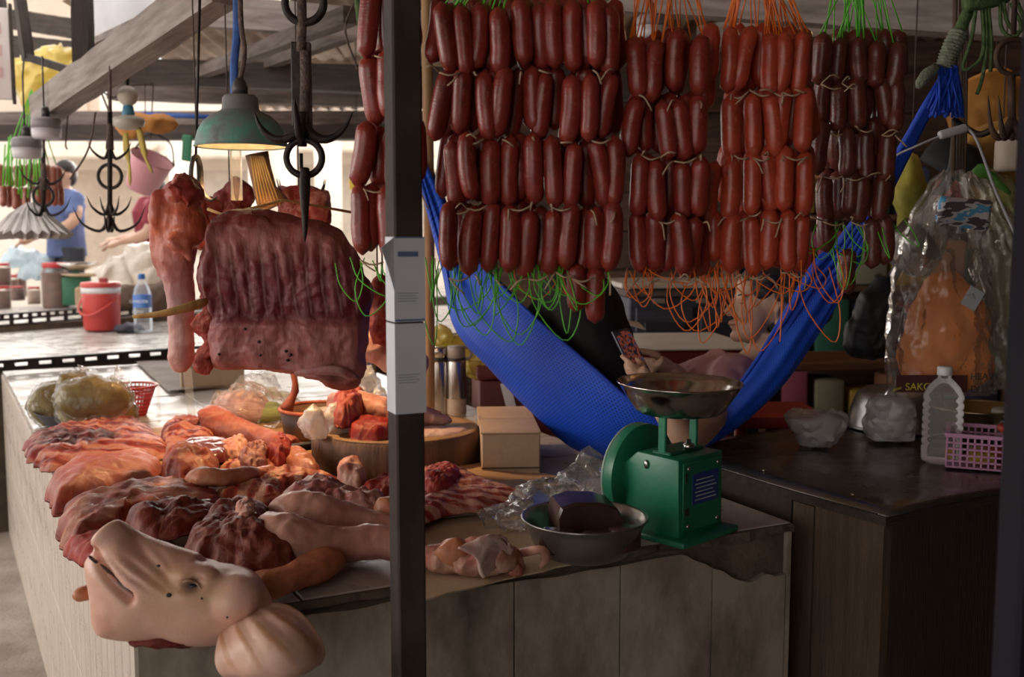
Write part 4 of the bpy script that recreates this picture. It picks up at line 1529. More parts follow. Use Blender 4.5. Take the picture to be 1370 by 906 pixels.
# ochre singed patches beside the eye
def blob(cx, cy, r, soft):
    d = t.n('ShaderNodeVectorMath', operation='DISTANCE')
    p = on_pig(cx, cy)
    t.l(v, d.inputs[0])
    d.inputs[1].default_value = p
    dd = t.math('ADD', d.outputs['Value'], t.math('MULTIPLY', t.noise(v, 30, 4), .03))
    return t.ramp(dd, [(r, (1, 1, 1)), (r + soft, (0, 0, 0))])
c = t.mix(t.math('MULTIPLY', blob(228, 786, .030, .040), .60), c, (.42, .22, .07))
c = t.mix(t.math('MULTIPLY', blob(280, 795, .022, .03), .55), c, (.50, .30, .13))
c = t.mix(t.math('MULTIPLY', blob(257, 784, .016, .018), .8), c, (.13, .105, .11))
c = t.mix(t.math('MULTIPLY', blob(136, 838, .03, .035), .5), c, (.42, .18, .12))
t.set(Base_Color=c, Roughness=.42, Specular_IOR_Level=.5)
t.set(Subsurface_Weight=.12, Subsurface_Radius=(.02, .008, .004), Subsurface_Scale=.4)
t.bump(t.math('ADD', t.noise(v, 60, 4), t.math('MULTIPLY', t.noise(v, 220, 2), .5)), .18, .006)
pig_m = t.m
pig = thing('pig_head', 'severed pig head on the near counter corner, snout raised, one ear drooping', 'meat', ho)
body = mesh_obj('head_skin', g, pig_m, pig)
dark_m = mat('mouth_dark', (.05, .02, .018), .5)
mesh_obj('mouth_line', tube(spl([on_pig(x, y, .0005) for x, y in mouth], 24), [.0006] + [.0028] * 16 + [.0022, .002, .0018, .0015, .0012, .001, .0006], 7), dark_m, body)
mesh_obj('lip', tube(spl([on_pig(x + 1, y + 5, .0) for x, y in mouth[2:]], 12), [.001, .0035, .004, .0045, .005, .005, .005, .0045, .004, .003, .002, .001], 8), meat('lip_pale', (.62, .44, .38), (.72, .56, .5), .4, .7, 20, bump=.1), body)
ec = on_pig(256, 784)
eye = mesh_obj('eye', ell(ec + V((0, .0025, 0)), (.011, .006, .0030), 16, 10), mat('eye_dark', (.03, .035, .045), .15), body)
mesh_obj('eyelid', tube(spl([on_pig(244, 779, .0015), on_pig(252, 777, .003), on_pig(262, 780, .003), on_pig(269, 788, .0015)], 12), [.0005, .0015, .002, .0022, .0024, .0024, .0024, .0022, .002, .0018, .001, .0005], 8), pig_m, body)
for (x, y, r) in ((212, 758, .0035), (226, 797, .0048), (270, 801, .002), (304, 826, .002)):
    mesh_obj('mole', ell(on_pig(x, y), (r, .0015, r), 10, 6), mat('mole', (.02, .015, .014), .6), body)
side_ = ax.cross(V((0, 1, 0))).normalized()
for k_ in (-1, 1):
    mesh_obj('nostril', ell(hp_(144, 716, -.008) + ax * .008 + V((0, k_ * .013, 0)), (.006, .005, .006), 12, 8), dark_m, body)
# ear: thick curved leaf folding over the counter edge
ear_k = [[(300, 830), (294, 848), (289, 868), (287, 888), (294, 902), (306, 908)], [(322, 822), (328, 838), (332, 858), (338, 880), (344, 898), (348, 911)], [(350, 813), (362, 824), (378, 842), (392, 864), (400, 888), (398, 903)], [(372, 808), (390, 815), (408, 828), (425, 850), (434, 874), (428, 890)]]
dep = {0: (.0, -.02, -.01, .02), 1: (-.05, -.085, -.07, -.02), 2: (-.09, -.125, -.11, -.06), 3: (-.11, -.145, -.135, -.085), 4: (-.115, -.15, -.14, -.09), 5: (-.105, -.135, -.125, -.085)}
cols = [spl([(*hp_(*ear_k[k][r], dep[r][k]),) for r in range(6)], 22) for k in range(4)]
vs, fs = [], []
for i in range(22):
    row = spl([cols[k][i] for k in range(4)], 22)
    for j, p in enumerate(row):
        p = V(p)
        p.y += .0022 * math.sin(j / 21 * pi * 8.0 - i * .12) + .006 * math.sin(j / 21 * pi * 2.2 + 1) * smooth01(i / 6) + .003 * nz(p, 30, 3)
        vs.append(p)
for i in range(21):
    for j in range(21):
        a = i * 22 + j
        fs.append((a, a + 1, a + 23, a + 22))
t = NT('ear_skin')
uvm = t.n('ShaderNodeUVMap', uv_map='leaf')
su = t.n('ShaderNodeSeparateXYZ')
t.l(uvm.outputs[0], su.inputs[0])
v = t.coords()
c = t.ramp(t.noise(v, 9, 5), [(.3, (.56, .33, .24)), (.55, (.66, .42, .33)), (.75, (.72, .50, .41))])
# tan ridges run from the root of the ear towards its tip
st_ = t.math('SINE', t.math('ADD', t.math('MULTIPLY', t.math('ADD', su.outputs[0], t.math('MULTIPLY', su.outputs[1], -.25)), 27), t.math('MULTIPLY', t.noise(v, 10, 3), 5)))
rid = t.math('MULTIPLY', t.ramp(st_, [(.45, (0, 0, 0)), (.95, (1, 1, 1))]), t.ramp(su.outputs[1], [(.08, (0, 0, 0)), (.25, (.75, .75, .75)), (.6, (.55, .55, .55)), (.85, (0, 0, 0))]))
c = t.mix(rid, c, (.40, .17, .055))
c = t.mix(t.ramp(su.outputs[1], [(.86, (0, 0, 0)), (1.0, (.55, .55, .55))]), c, (.45, .20, .13))
t.set(Base_Color=c, Roughness=.45, Specular_IOR_Level=.4)
t.bump(t.math('ADD', st_, t.noise(v, 60, 4)), .25, .006)
er = mesh_obj('ear', (vs, fs), t.m, pig)
uv = er.data.uv_layers.new(name='leaf')
for poly in er.data.polygons:
    for li in poly.loop_indices:
        vi = er.data.loops[li].vertex_index
        uv.data[li].uv = ((vi % 22) / 21, (vi // 22) / 21)
md = er.modifiers.new('t', 'SOLIDIFY')
md.thickness = .009
md.offset = 0
sb = er.modifiers.new('s', 'SUBSURF')
sb.levels = sb.render_levels = 1
mesh_obj('cut_throat', crumple(ell(hp_(224, 853, -.03), (.062, .03, .014), 24, 14), .01, 40, 2), meat('throat', (.18, .02, .018), (.42, .14, .11), .5, .7, 20, bump=.6), pig)
# ================================================================== chopping block and the things around it
bc = G(531, 571, TOP + .10)
bc.z = TOP
t = NT('block_side')
v = t.coords((6, 6, .6))
c = t.ramp(t.noise(v, 5, 6), [(.3, (.085, .045, .028)), (.7, (.17, .09, .055))])
t.set(Base_Color=c, Roughness=.75)
t.bump(t.noise(v, 9, 5), .5, .01)
block_side = t.m
t = NT('block_top')
v = t.coords()
w = t.n('ShaderNodeTexWave', wave_type='RINGS', rings_direction='Z')
w.inputs['Scale'].default_value = 9
w.inputs['Distortion'].default_value = 3
t.l(v, w.inputs['Vector'])
c = t.mix(t.math('MULTIPLY', t.noise(v, 12, 5), .7), t.ramp(w.outputs['Fac'], [(0, (.30, .17, .07)), (1, (.38, .23, .10))]), (.14, .075, .035))
t.set(Base_Color=c, Roughness=.6)
t.bump(t.noise(v, 30, 4), .4, .008)
block = thing('chopping_block', 'thick round tree-trunk chopping block in the middle of the counter', 'block', bc)
n = 72
body = lathe([(.232, 0), (.238, .02), (.240, .06), (.236, .090), (.226, .100)], n, cap=False)
body = ([V(v_) * (1 + .012 * nz(V(v_) * 1.0, 7, 2)) for v_ in body[0]], body[1])
body = ([V((p.x, p.y, min(p.z, .1))) for p in body[0]], body[1])
mesh_obj('bark_side', body, block_side, block)
mesh_obj('cut_face', lathe([(.229, .0985), (.218, .1005), (.19, .098), (.10, .094), (0, .093)], n, cap=False), t.m, block)
btrot = leg_piece('pork_trotter', 'pale trotter with a raw cut end, resting on the chopping block', [(450, 545, .145, .05), (470, 542, .145, .052), (500, 546, .14, .046), (540, 556, .13, .038), (585, 558, .12, .03)], m_skin, seed=12, toes=3)
as_part(cut('raw red cut face of the trotter on the block', [(444, 545), (450, 534), (472, 527), (490, 530), (484, 544), (466, 556), (450, 556)], .12, .08, red_m, 41, .012, 30, name='raw_cut_end'), btrot)
cut('brick-shaped piece of lean pork on the chopping block', [(467, 570), (470, 562), (520, 566), (524, 572), (512, 580), (472, 580)], .095, .048, m_red, 42, .005, 30, dome=10)
cut('white strip of fat lying at the right of the chopping block', [(560, 574), (572, 570), (620, 572), (623, 576), (600, 581), (560, 582)], .095, .012, meat('fat_white', (.70, .66, .62), (.78, .75, .72), .4, .7, 8, bump=.2), 43, .003, 30)

# cleaver handle lying left of the block
kn = thing('cleaver', 'dark cleaver lying flat between the board and the block', 'knife', G(412, 602, TOP + .03), ANG + .15)
mesh_obj('handle', tr(rbox(.11, .028, .022, .006, 2), 0, 0, 0), mat('handle_black', (.03, .025, .022), .5), kn, 40)
mesh_obj('blade', tr(rbox(.16, .075, .003, .001, 1), -.13, .02, .008), mat('blade', (.35, .34, .33), .35, metal=.9), kn, False)

# cardboard box right of the block
bx = G(690, 640, TOP)
box_o = thing('cardboard_box', 'worn cardboard box standing right of the chopping block', 'box', bx, .06)
card_t = mat('cardboard_box', (.50, .36, .24), .8, (.40, .27, .17), 5, bump=.2, bscale=40)
mesh_obj('box_body', tr(rbox(.155, .42, .118, .003, 1), -.0125, .21, 0), card_t, box_o, False)
mesh_obj('lid_flap', tr(rbox(.160, .205, .004, .001, 1), -.0125, .103, .119), card_t, box_o, False)
mesh_obj('lid_flap', tr(rbox(.160, .205, .004, .001, 1), -.0125, .314, .119), card_t, box_o, False)
mesh_obj('dark_seam', box(-.090, .065, -.0015, .0, .026, .030), mat('seam', (.12, .07, .04), .8), box_o, False)

# steel thermos flasks
steel = mat('steel', (.55, .52, .49), .25, (.45, .42, .39), 3, metal=1.0)
blackp = mat('black_plastic', (.03, .028, .027), .4)
def thermos(label, x, y, r, h, cap_m, peel=False, handle=False):
    o = G(x, y, TOP)
    t = thing('thermos_flask', label, 'flask', o, 0, None)
    mesh_obj('flask_body', lathe([(0, 0), (r * .96, 0), (r, .006), (r, h * .78), (r * .97, h * .80), (0, h * .80)], 28), steel, t)
    mesh_obj('neck_band', lathe([(r * .9, h * .80), (r * .98, h * .81), (r * .98, h * .83), (r * .9, h * .84)], 28), blackp, t)
    mesh_obj('cap', lathe([(r * .93, h * .835), (r * .93, h * .97), (r * .85, h), (0, h)], 28), cap_m, t)
    if peel:
        mesh_obj('peeled_label', tr(lathe([(r * 1.01, .01), (r * 1.01, h * .26)], 40, cap=False), 0, 0, 0), mat('peel', (.42, .34, .28), .7, (.3, .22, .17), 25), t)
    if handle:
        mesh_obj('carry_loop', ring((r * .9, 0, h * .9), .022, .006, 16, 6), cap_m, t)
    return t
thermos('slim steel thermos with a black neck band, left of two behind the block', 588, 556, .034, .245, steel)
thermos('steel thermos with a grey cap loop and peeled label', 611, 557, .034, .25, mat('grey_plastic', (.36, .31, .27), .5), True, True)
thermos('steel flask half hidden between the rib slab and the post', 492, 545, .034, .235, steel)

# yellow plastic bag and pale post behind
def bag_blob(name, label, parts, m, amp, s, seed, knot=None, cat='bag', voxel=.01, inner=None, smooth=3):
    o = V(parts[0][0])
    t = thing(name, label, cat, o)
    gs = [ell(V(c) - o, r, 18, 12) for c, r in parts]
    g = crumple(remesh(join(*gs), voxel, smooth), amp, s, seed, True)
    g = crumple(g, amp * .5, s * 2.3, seed + 4, True)
    b = mesh_obj('plastic_film', g, m, t, True)
    if knot:
        mesh_obj('knot', crumple(tube([V(k[0]) - o for k in knot], [k[1] for k in knot], 12), .006, 60, seed), m, t, 50)
    return t
yel = film('film_yellow', (.80, .62, .12), .72, .25, .5, 18, .45, .3)
clr = film('film_clear', (.86, .84, .82), .07, .14, .8, 30, .25, .10)
clr2 = film('film_milky', (.92, .89, .87), .48, .2, .6, 26, .35, .3)
bag_blob('plastic_bag', 'crumpled yellow plastic bag behind the steel thermoses', [(P(640, 484, 3.95), (.07, .06, .07)), (P(612, 470, 3.95), (.06, .05, .06)), (P(590, 455, 3.9), (.04, .04, .06))], yel, .02, 16, 2)
wp = G(574, 540, 0)
pp_ = P(574, 470, 3.35)
tag(mesh_obj('wooden_pole', tube([V((0, 0, TOP)), V((.004, 0, 1.5)), V((0, 0, 2.68))], .017, 8), mat('pole_wood', (.48, .30, .15), .7, (.3, .17, .08), 4, stretch=(5, 5, .5)), None, True, (pp_.x, 3.35, 0)), 'slim pale wooden pole standing just behind the taped post', 'pole')

# ================================================================== bowl of blood pudding, crumpled film, scale
bw = G(782, 742, TOP + .004)
bw = V((G(782, 696, TOP + .075).x, G(782, 696, TOP + .075).y, TOP + .005))
RB = .124
alu = mat('bowl_steel', (.34, .33, .32), .3, (.24, .23, .22), 8, metal=.9)
bowl = thing('steel_bowl', 'shallow steel bowl filled with black blood blocks, in front of the scale', 'bowl', bw)
mesh_obj('bowl_shell', lathe([(0, 0), (.075, 0), (.088, .006), (.105, .030), (.117, .060), (RB, .074), (RB + .004, .077), (RB + .002, .080), (RB - .003, .077), (.113, .058), (.100, .030), (.084, .010), (0, .006)], 56), alu, bowl)
t = NT('blood_jelly')
v = t.coords()
t.set(Base_Color=t.ramp(t.noise(v, 14, 5), [(.3, (.028, .012, .011)), (.7, (.075, .036, .03))]), Roughness=.28)
t.bump(t.noise(v, 40, 4), .15, .006)
blood = t.m
def jelly(label, x, y, z, sx, sy, sz, rz, b):
    g = crumple(rbox(sx, sy, sz, b, 4), .003, 30, x * 9)
    o = bw + V((x, y, z))
    return tag(mesh_obj('blood_block', tr(g, 0, 0, 0, rz=rz), blood, None, 40, o), label, 'blood pudding', 'blood blocks in the steel bowl')
bm_ = bmesh.new()
big = [(-.068, .030), (-.060, .050), (-.03, .058), (.02, .056), (.052, .046), (.068, .026), (.070, -.01), (-.066, -.01)]
vs = []
for k, y in enumerate((-.052, -.046, .046, .052)):
    f_ = .94 if k in (0, 3) else 1
    vs += [(x * f_, y, .012 + (z + .01) * 1.05 * f_) for x, z in big]
fs = [tuple(range(8)), tuple(reversed(range(24, 32)))]
for k in range(3):
    for j in range(8):
        fs.append((k * 8 + j, k * 8 + 8 + j, k * 8 + 8 + (j + 1) % 8, k * 8 + (j + 1) % 8))
tag(mesh_obj('blood_block', tr((vs, fs), 0, 0, 0, rz=.15), blood, None, 35, bw + V((.003, .022, .030))), 'big loaf-shaped dark blood block on top in the steel bowl', 'blood pudding', 'blood blocks in the steel bowl')
jelly('small flat blood block at the left of the steel bowl', -.055, -.055, .020, .07, .05, .045, -.2, .008)
jelly('blood block at the front middle of the steel bowl', .022, -.070, .018, .06, .05, .048, .3, .010)
jelly('blood block at the right of the steel bowl under the loaf', .075, -.045, .020, .055, .05, .05, .8, .010)

bag_blob('plastic_film', 'crumpled sheet of clear plastic behind the blood bowl', [(G(690, 690, TOP + .04), (.05, .05, .035)), (G(730, 668, TOP + .05), (.065, .05, .045)), (G(665, 690, TOP + .03), (.035, .03, .03))], clr, .024, 18, 3, voxel=.009, cat='plastic')
bag_blob('plastic_film', 'upright crumpled clear bag between the box and the green scale', [(G(770, 655, TOP + .07), (.055, .05, .06)), (G(790, 640, TOP + .09), (.045, .04, .07)), (G(765, 660, TOP + .03), (.06, .05, .03))], clr, .022, 17, 8, voxel=.009, cat='plastic')

# ---- the scale
green = mat('scale_green', (.012, .17, .085), .35, (.008, .13, .065), 5, bump=.05, bscale=60)
green_d = mat('scale_green_dark', (.010, .11, .055), .4)
so_ = G(908, 712, TOP)
scale = thing('weighing_scale', 'green spring weighing scale with a steel pan on the counter corner', 'scale', so_, math.radians(-46))
HB = .178
def prism(pts, y0, y1, b=.004):
    n = len(pts)
    vs = [(x, y0, z) for x, z in pts] + [(x, y1, z) for x, z in pts]
    fs = [tuple(range(n)), tuple(reversed(range(n, 2 * n)))] + [(i, n + i, n + (i + 1) % n, (i + 1) % n) for i in range(n)]
    bm = bmesh.new()
    q = [bm.verts.new(v_) for v_ in vs]
    for f_ in fs:
        bm.faces.new([q[i] for i in f_])
    bmesh.ops.recalc_face_normals(bm, faces=bm.faces)
    bmesh.ops.bevel(bm, geom=bm.edges[:], offset=b, segments=2, affect='EDGES', profile=.5)
    bm.verts.index_update()
    out = ([v_.co.copy() for v_ in bm.verts], [tuple(v_.index for v_ in f_.verts) for f_ in bm.faces])
    bm.free()
    return out
mesh_obj('body', prism([(.058, .012), (.055, HB), (-.055, HB + .004), (-.095, HB - .03), (-.095, .012)], -.078, .078), green, scale, 40)
mesh_obj('base_flange', tr(rbox(.20, .20, .014, .005, 2), -.012, 0, 0), green, scale, 40)
mesh_obj('back_cover', tr(rbox(.004, .135, HB - .03, .0015, 1), .059, 0, .022), green, scale, 40)
for (y, z) in ((-.052, .035), (.052, .035), (-.052, HB - .02), (.052, HB - .02)):
    mesh_obj('screw', tr(ell((0, 0, 0), (.003, .005, .005), 10, 6), .0625, y, z), steel, scale)
mesh_obj('latch_slot', box(.0605, .0625, -.062, -.055, .128, .150), blackp, scale, False)
mesh_obj('latch_slot', box(.0605, .0625, -.062, -.048, .058, .074), blackp, scale, False)
lb = mesh_obj('name_plate', tr(rbox(.0016, .092, .066, .0004, 1), .0622, .008, .078), mat('plate_blue', (.02, .05, .22), .35), scale, False)
ink = mat('plate_ink', (.42, .45, .55), .5)
for k in range(6):
    mesh_obj('plate_line', box(.0631, .0636, -.030 + .004 * (k % 2), .046 - .006 * (k % 3), .086 + k * .0085, .0885 + k * .0085), ink, lb, False)
DR = .112
dm = lathe([(0, 0), (DR * .9, 0), (DR, .008), (DR, .030), (DR * .97, .036), (DR * .9, .036)], 56)
mesh_obj('dial_case', xf(dm, Matrix.Translation((-.090, 0, .113)) @ Matrix.Rotation(-pi / 2, 4, 'Y')), green, scale, 40)
mesh_obj('dial_face', xf(lathe([(0, .031), (DR * .93, .031)], 48, cap=False), Matrix.Translation((-.090, 0, .113)) @ Matrix.Rotation(-pi / 2, 4, 'Y')), mat('dial_white', (.75, .74, .70), .4), scale)
mesh_obj('dial_rim', tube([V((-.126, DR * .97 * math.cos(a), .113 + DR * .97 * math.sin(a))) for a in [2 * pi * k / 56 for k in range(56)]], .004, 6, closed=True), mat('rim_pale', (.25, .38, .30), .3), scale)
mesh_obj('pointer', tr(box(-.124, -.122, -.003, .003, .113, .195)), mat('pointer_red', (.6, .03, .02), .4), scale, False)
for y in (-.055, .055):
    mesh_obj('pan_post', tr(rbox(.020, .008, .085, .002, 1), -.005, y, HB), green, scale, False)
mesh_obj('pan_carrier', tr(rbox(.05, .12, .008, .003, 1), -.005, 0, HB), green_d, scale, False)
mesh_obj('adjust_knob', tr(lathe([(0, 0), (.012, 0), (.013, .004), (.013, .010), (.006, .012), (.005, .020), (0, .020)], 16), .015, .01, HB + .008), steel, scale)
mesh_obj('side_bolt', tr(ell((0, 0, 0), (.006, .004, .010), 10, 6), -.028, -.080, HB - .02), steel, scale)
PR = .131
pan = mat('pan_steel', (.62, .58, .54), .16, (.50, .46, .42), 4, metal=1.0)
mesh_obj('pan', tr(lathe([(0, 0), (.070, 0), (.088, .004), (.098, .012), (PR * .93, .048), (PR, .064), (PR + .004, .066), (PR + .004, .069), (PR - .002, .069), (PR * .91, .050), (.094, .016), (.086, .008), (0, .005)], 64), -.005, 0, HB + .083, ry=.02), pan, scale)

# ================================================================== bags and bowls at the back left of the counter
pb = G(112, 570, TOP)
pbowl = thing('dark_bowl', 'dark plastic bowl under the bagged pickled greens', 'bowl', pb)
mesh_obj('bowl_shell', lathe([(0, 0), (.10, 0), (.125, .02), (.150, .055), (.154, .058), (.146, .056), (.12, .022), (0, .008)], 40), mat('bowl_navy', (.05, .05, .065), .4), pbowl)
pick = meat('pickle', (.20, .19, .025), (.34, .34, .06), .4, .7, 6, bump=.4, dark=(.06, .05, .010), rough=.4, seams=.2)
plab = 'bag of olive-green pickled mustard'
def pickle(label, x, y, h, r, rot, seed):
    o = G(x, y, TOP + h)
    t = thing('pickle_bag', label, 'pickles', o, rot, 'bagged pickles in the dark bowl')
    g = crumple(ell((0, 0, 0), r, 26, 18), .014, 20, seed)
    mesh_obj('pickled_greens', g, pick, t)
    g2 = crumple(crumple(ell((0, 0, 0), tuple(q * 1.10 for q in r), 34, 24), .012, 20, seed), .009, 38, seed + 2, True)
    mesh_obj('plastic_film', g2, clr, t, 50)
    mesh_obj('knot', crumple(tube([V((r[0] * .5, 0, r[2] * .85)), V((r[0] * .62, 0, r[2] * 1.1)), V((r[0] * .75, 0, r[2] * 1.35))], [.02, .008, .022], 10), .004, 60, seed), clr, t, 50)
    return t
pickle('bag of pickled mustard greens at the left of the dark bowl', 68, 542, .07, (.065, .06, .075), .3, 1)
pickle('bag of pickled mustard greens at the front middle of the dark bowl', 110, 552, .07, (.075, .06, .065), .0, 2)
pickle('bag of pickled mustard greens at the right of the dark bowl', 155, 546, .07, (.060, .06, .07), -.4, 3)
pickle('large bag of pickled mustard greens lying on top of the others', 125, 532, .175, (.105, .065, .058), .15, 4)
pickle('small bag of pickles peeking out at the top left of the heap', 98, 520, .19, (.045, .05, .045), .6, 5)

# red colander
cc = G(177, 556, TOP)
col_m = mat('red_plastic', (.62, .045, .025), .35, (.5, .03, .02), 8)
cl = thing('colander', 'red plastic colander half hidden behind the bagged pickles', 'colander', cc)
prof = [(.045, 0), (.056, .03), (.070, .070), (.082, .105)]
mesh_obj('base', lathe([(0, 0), (.045, 0), (.047, .004), (0, .006)], 24), col_m, cl)
for k in range(8):
    u = (k + .5) / 8
    q = spl(prof, 9)[k]
    mesh_obj('band', tube(arc((0, 0, q[1]), q[0], 0, 2 * pi * 35 / 36, 36, 'xy'), .0035, 5, closed=True), col_m, cl)
gs = [tube([V((r * math.cos(a), r * math.sin(a), z)) for r, z in prof], .0022, 5) for a in [2 * pi * k / 36 for k in range(36)]]
mesh_obj('ribs', join(*gs), col_m, cl)['kind'] = 'stuff'
mesh_obj('rim', tube(arc((0, 0, .107), .086, 0, 2 * pi * 47 / 48, 48, 'xy'), .008, 8, .5, up=(0, 0, 1), closed=True), col_m, cl)

# bag of banana blossom and greens
vg = thing('vegetable_bag', 'clear bag of pink shredded blossom and green stems on the bamboo board', 'bag', G(335, 548, TOP))
vo = vg.location.copy()
def VG(x, y, h):
    return G(x, y, TOP + h) - vo
pinkv = mat('pink_shreds', (.62, .40, .38), .6, (.45, .25, .25), 8, bump=.6, bscale=30, stretch=(1, 6, 8))
greenv = mat('green_stems', (.35, .42, .14), .55, (.22, .30, .08), 8, bump=.5, bscale=30, stretch=(1, 6, 8))
mesh_obj('pink_shreds', crumple(ell(VG(322, 546, .06), (.10, .07, .06), 26, 18), .016, 20, 2), pinkv, vg)
mesh_obj('green_stems', crumple(ell(VG(355, 552, .045), (.085, .04, .035), 22, 14), .010, 20, 3), greenv, vg)
g = remesh(join(ell(VG(330, 546, .075), (.125, .09, .085)), ell(VG(370, 546, .06), (.08, .07, .06)), ell(VG(345, 520, .10), (.08, .06, .06))), .010, 3)
mesh_obj('plastic_film', crumple(crumple(g, .020, 16, 4, True), .010, 34, 6, True), clr, vg, 50)
# red-orange basket with a white carrier bag
bk = thing('wire_basket', 'rusty orange round basket left of the chopping block', 'basket', G(428, 588, TOP))
om = mat('basket_orange', (.50, .13, .05), .6, (.25, .06, .03), 20, bump=.4)
mesh_obj('basket_wall', lathe([(.0, 0), (.10, 0), (.112, .03), (.122, .10), (.118, .10), (.107, .03), (.09, .008), (0, .008)], 36), mat('basket_dark', (.16, .07, .035), .6, (.06, .03, .02), 18), bk)
mesh_obj('rim', tube(arc((0, 0, .10), .122, 0, 2 * pi * 35 / 36, 36, 'xy'), .006, 6, closed=True), om, bk)
mesh_obj('twisted_tie', crumple(tube(spl([V((-.10, -.02, .10)), V((-.07, -.02, .16)), V((-.075, -.02, .22)), V((-.06, -.02, .27))], 10), [.022, .016, .012, .011, .010, .010, .010, .009, .008, .006], 8), .006, 40, 2), om, bk)
bag_blob('carrier_bag', 'white carrier bag stuffed into the rusty orange basket', [(G(436, 572, TOP + .10), (.07, .06, .055)), (G(422, 566, TOP + .14), (.035, .04, .05)), (G(452, 562, TOP + .13), (.04, .05, .05))], film('film_white', (.72, .66, .60), .75, .3, .5, 20, .3, .2), .016, 15, 5)
bag_blob('plastic_bag', 'clear plastic bag rising behind the trotter on the block', [(P(488, 515, 3.35), (.05, .04, .06)), (P(500, 535, 3.35), (.05, .04, .04)), (P(475, 545, 3.4), (.05, .04, .05))], clr2, .02, 18, 6)
# acrylic strips standing under the hanging shank
ac = clear('acrylic', (.92, .94, .95), .05, .22)
tag(mesh_obj('acrylic_strip', tr(rbox(.026, .004, .19, .001, 1), 0, 0, 0, rz=.5, ry=-.06), ac, None, False, G(257, 563, TOP + .012)), 'broad clear acrylic strip standing under the shank tip', 'strip')
tag(mesh_obj('acrylic_strip', tr(rbox(.012, .004, .14, .001, 1), 0, 0, 0, rz=.5), ac, None, False, G(213, 566, TOP + .012)), 'narrow clear acrylic strip right of the red colander', 'strip')
bl = thing('wooden_crate_edge', 'pale wooden box edge behind the bag of pink blossom', 'box', G(285, 520, TOP), ANG)
mesh_obj('side_board', rbox(.26, .015, .09, .003, 1), card_w, bl, False)
mesh_obj('top_board', tr(rbox(.26, .16, .012, .003, 1), 0, .08, .09), card_g, bl, False)

# papers taped round the post
pw_ = thing('taped_paper', 'white laminated notice wrapped round the dark post, corner curling off', 'notice', post.location)
paper = mat('paper', (.58, .60, .64), .5, (.50, .52, .57), 3)
zt, zb = P(547, 317, 1.6).z, P(547, 553, 1.6).z
zm = P(547, 432, 1.6).z
A24 = math.radians(24)
w_ = .0475
for nm, (z0, z1) in (('paper_sheet', (zm + .002, zt)), ('paper_sheet', (zb, zm - .001))):
    g = join(box(-w_ / 2, w_ / 2, -w_ / 2 - .0012, -w_ / 2, z0, z1), box(-w_ / 2 - .0012, -w_ / 2, -w_ / 2 - .0012, w_ / 2 * .8, z0, z1), box(w_ / 2, w_ / 2 + .0012, -w_ / 2 - .0012, w_ / 2, z0, z1))
    mesh_obj(nm, tr(g, rz=A24), paper, pw_, False)
q = [V((-w_ / 2, -w_ / 2 - .001, zt)), V((-w_ / 2 - .024, -w_ / 2 - .010, zt - .016)), V((-w_ / 2 - .012, -w_ / 2 - .004, zt - .045)), V((-w_ / 2, -w_ / 2 - .001, zt - .085))]
cr = mesh_obj('curled_corner', tr((q, [(0, 1, 2, 3)]), rz=A24), paper, pw_, False)
cr.modifiers.new('t', 'SOLIDIFY').thickness = .0008
inkb = mat('ink_blue', (.10, .16, .30), .6)
inkg = mat('ink_grey', (.30, .31, .34), .6)
gs = []
for zz in (zm + .045, zb + .060):
    for k in range(4):
        gs.append(box(-w_ / 2 + .004, w_ / 2 - .010 - .004 * (k % 2), -w_ / 2 - .0016, -w_ / 2 - .0012, zz - k * .004, zz + .0015 - k * .004))
mesh_obj('print_lines', tr(join(*gs), rz=A24), inkg, pw_, False)
mesh_obj('print_band', tr(join(box(-w_ / 2, w_ / 2, -w_ / 2 - .0016, -w_ / 2 - .0012, zm + .003, zm + .006), box(-w_ / 2, w_ / 2, -w_ / 2 - .0016, -w_ / 2 - .0012, zt - .002, zt), box(-w_ / 2 + .005, w_ / 2 - .010, -w_ / 2 - .0016, -w_ / 2 - .0012, zt - .030, zt - .022)), rz=A24), inkb, pw_, False)
# ================================================================== hammock, woman, right-hand side
def curve_px(pts, n):
    return [V(p) for p in spl([tuple(P(x, y, d)) for x, y, d in pts], n)]


Ns = [(560, 200, 3.35), (618, 325, 3.15), (660, 372, 2.98), (720, 430, 2.82), (790, 490, 2.70), (865, 553, 2.64), (935, 578, 2.66), (1000, 500, 2.66), (1045, 428, 2.68), (1090, 352, 2.68), (1125, 318, 2.66), (1195, 215, 2.56), (1262, 98, 2.46)]
Bs = [(552, 206, 3.36), (590, 352, 3.2), (610, 440, 3.08), (660, 500, 2.98), (715, 556, 2.92), (775, 604, 2.90), (860, 618, 2.90), (955, 592, 2.74), (1035, 530, 2.70), (1092, 452, 2.70), (1138, 372, 2.68), (1200, 240, 2.58), (1268, 104, 2.46)]
Rs = [(565, 200, 3.38), (625, 330, 3.3), (690, 400, 3.28), (740, 470, 3.25), (790, 520, 3.25), (850, 540, 3.25), (930, 530, 3.22), (1010, 470, 3.15), (1062, 410, 3.05), (1105, 345, 2.92), (1142, 312, 2.78), (1205, 212, 2.60), (1270, 98, 2.48)]
n = 90
N3, B3, R3 = curve_px(Ns, n), curve_px(Bs, n), curve_px(Rs, n)
m_ = 26
vs, fs = [], []
for i in range(n):
    for j in range(m_ + 1):
        u = j / m_
        # quadratic arc through near rim, bottom and far rim
        p = N3[i] * ((1 - u) * (1 - 2 * u)) + B3[i] * (4 * u * (1 - u)) + R3[i] * (u * (2 * u - 1))
        end = abs(i / (n - 1) - .5) * 2
        f_ = .004 + .010 * smooth01((end - .35) / .5) * (1 - smooth01((end - .93) / .07))
        p = p + V((.3, -.8, .5)) * f_ * math.sin(u * pi * 13 + 1.2 * nz((i * .05, 0, 0), 1))
        vs.append(p)
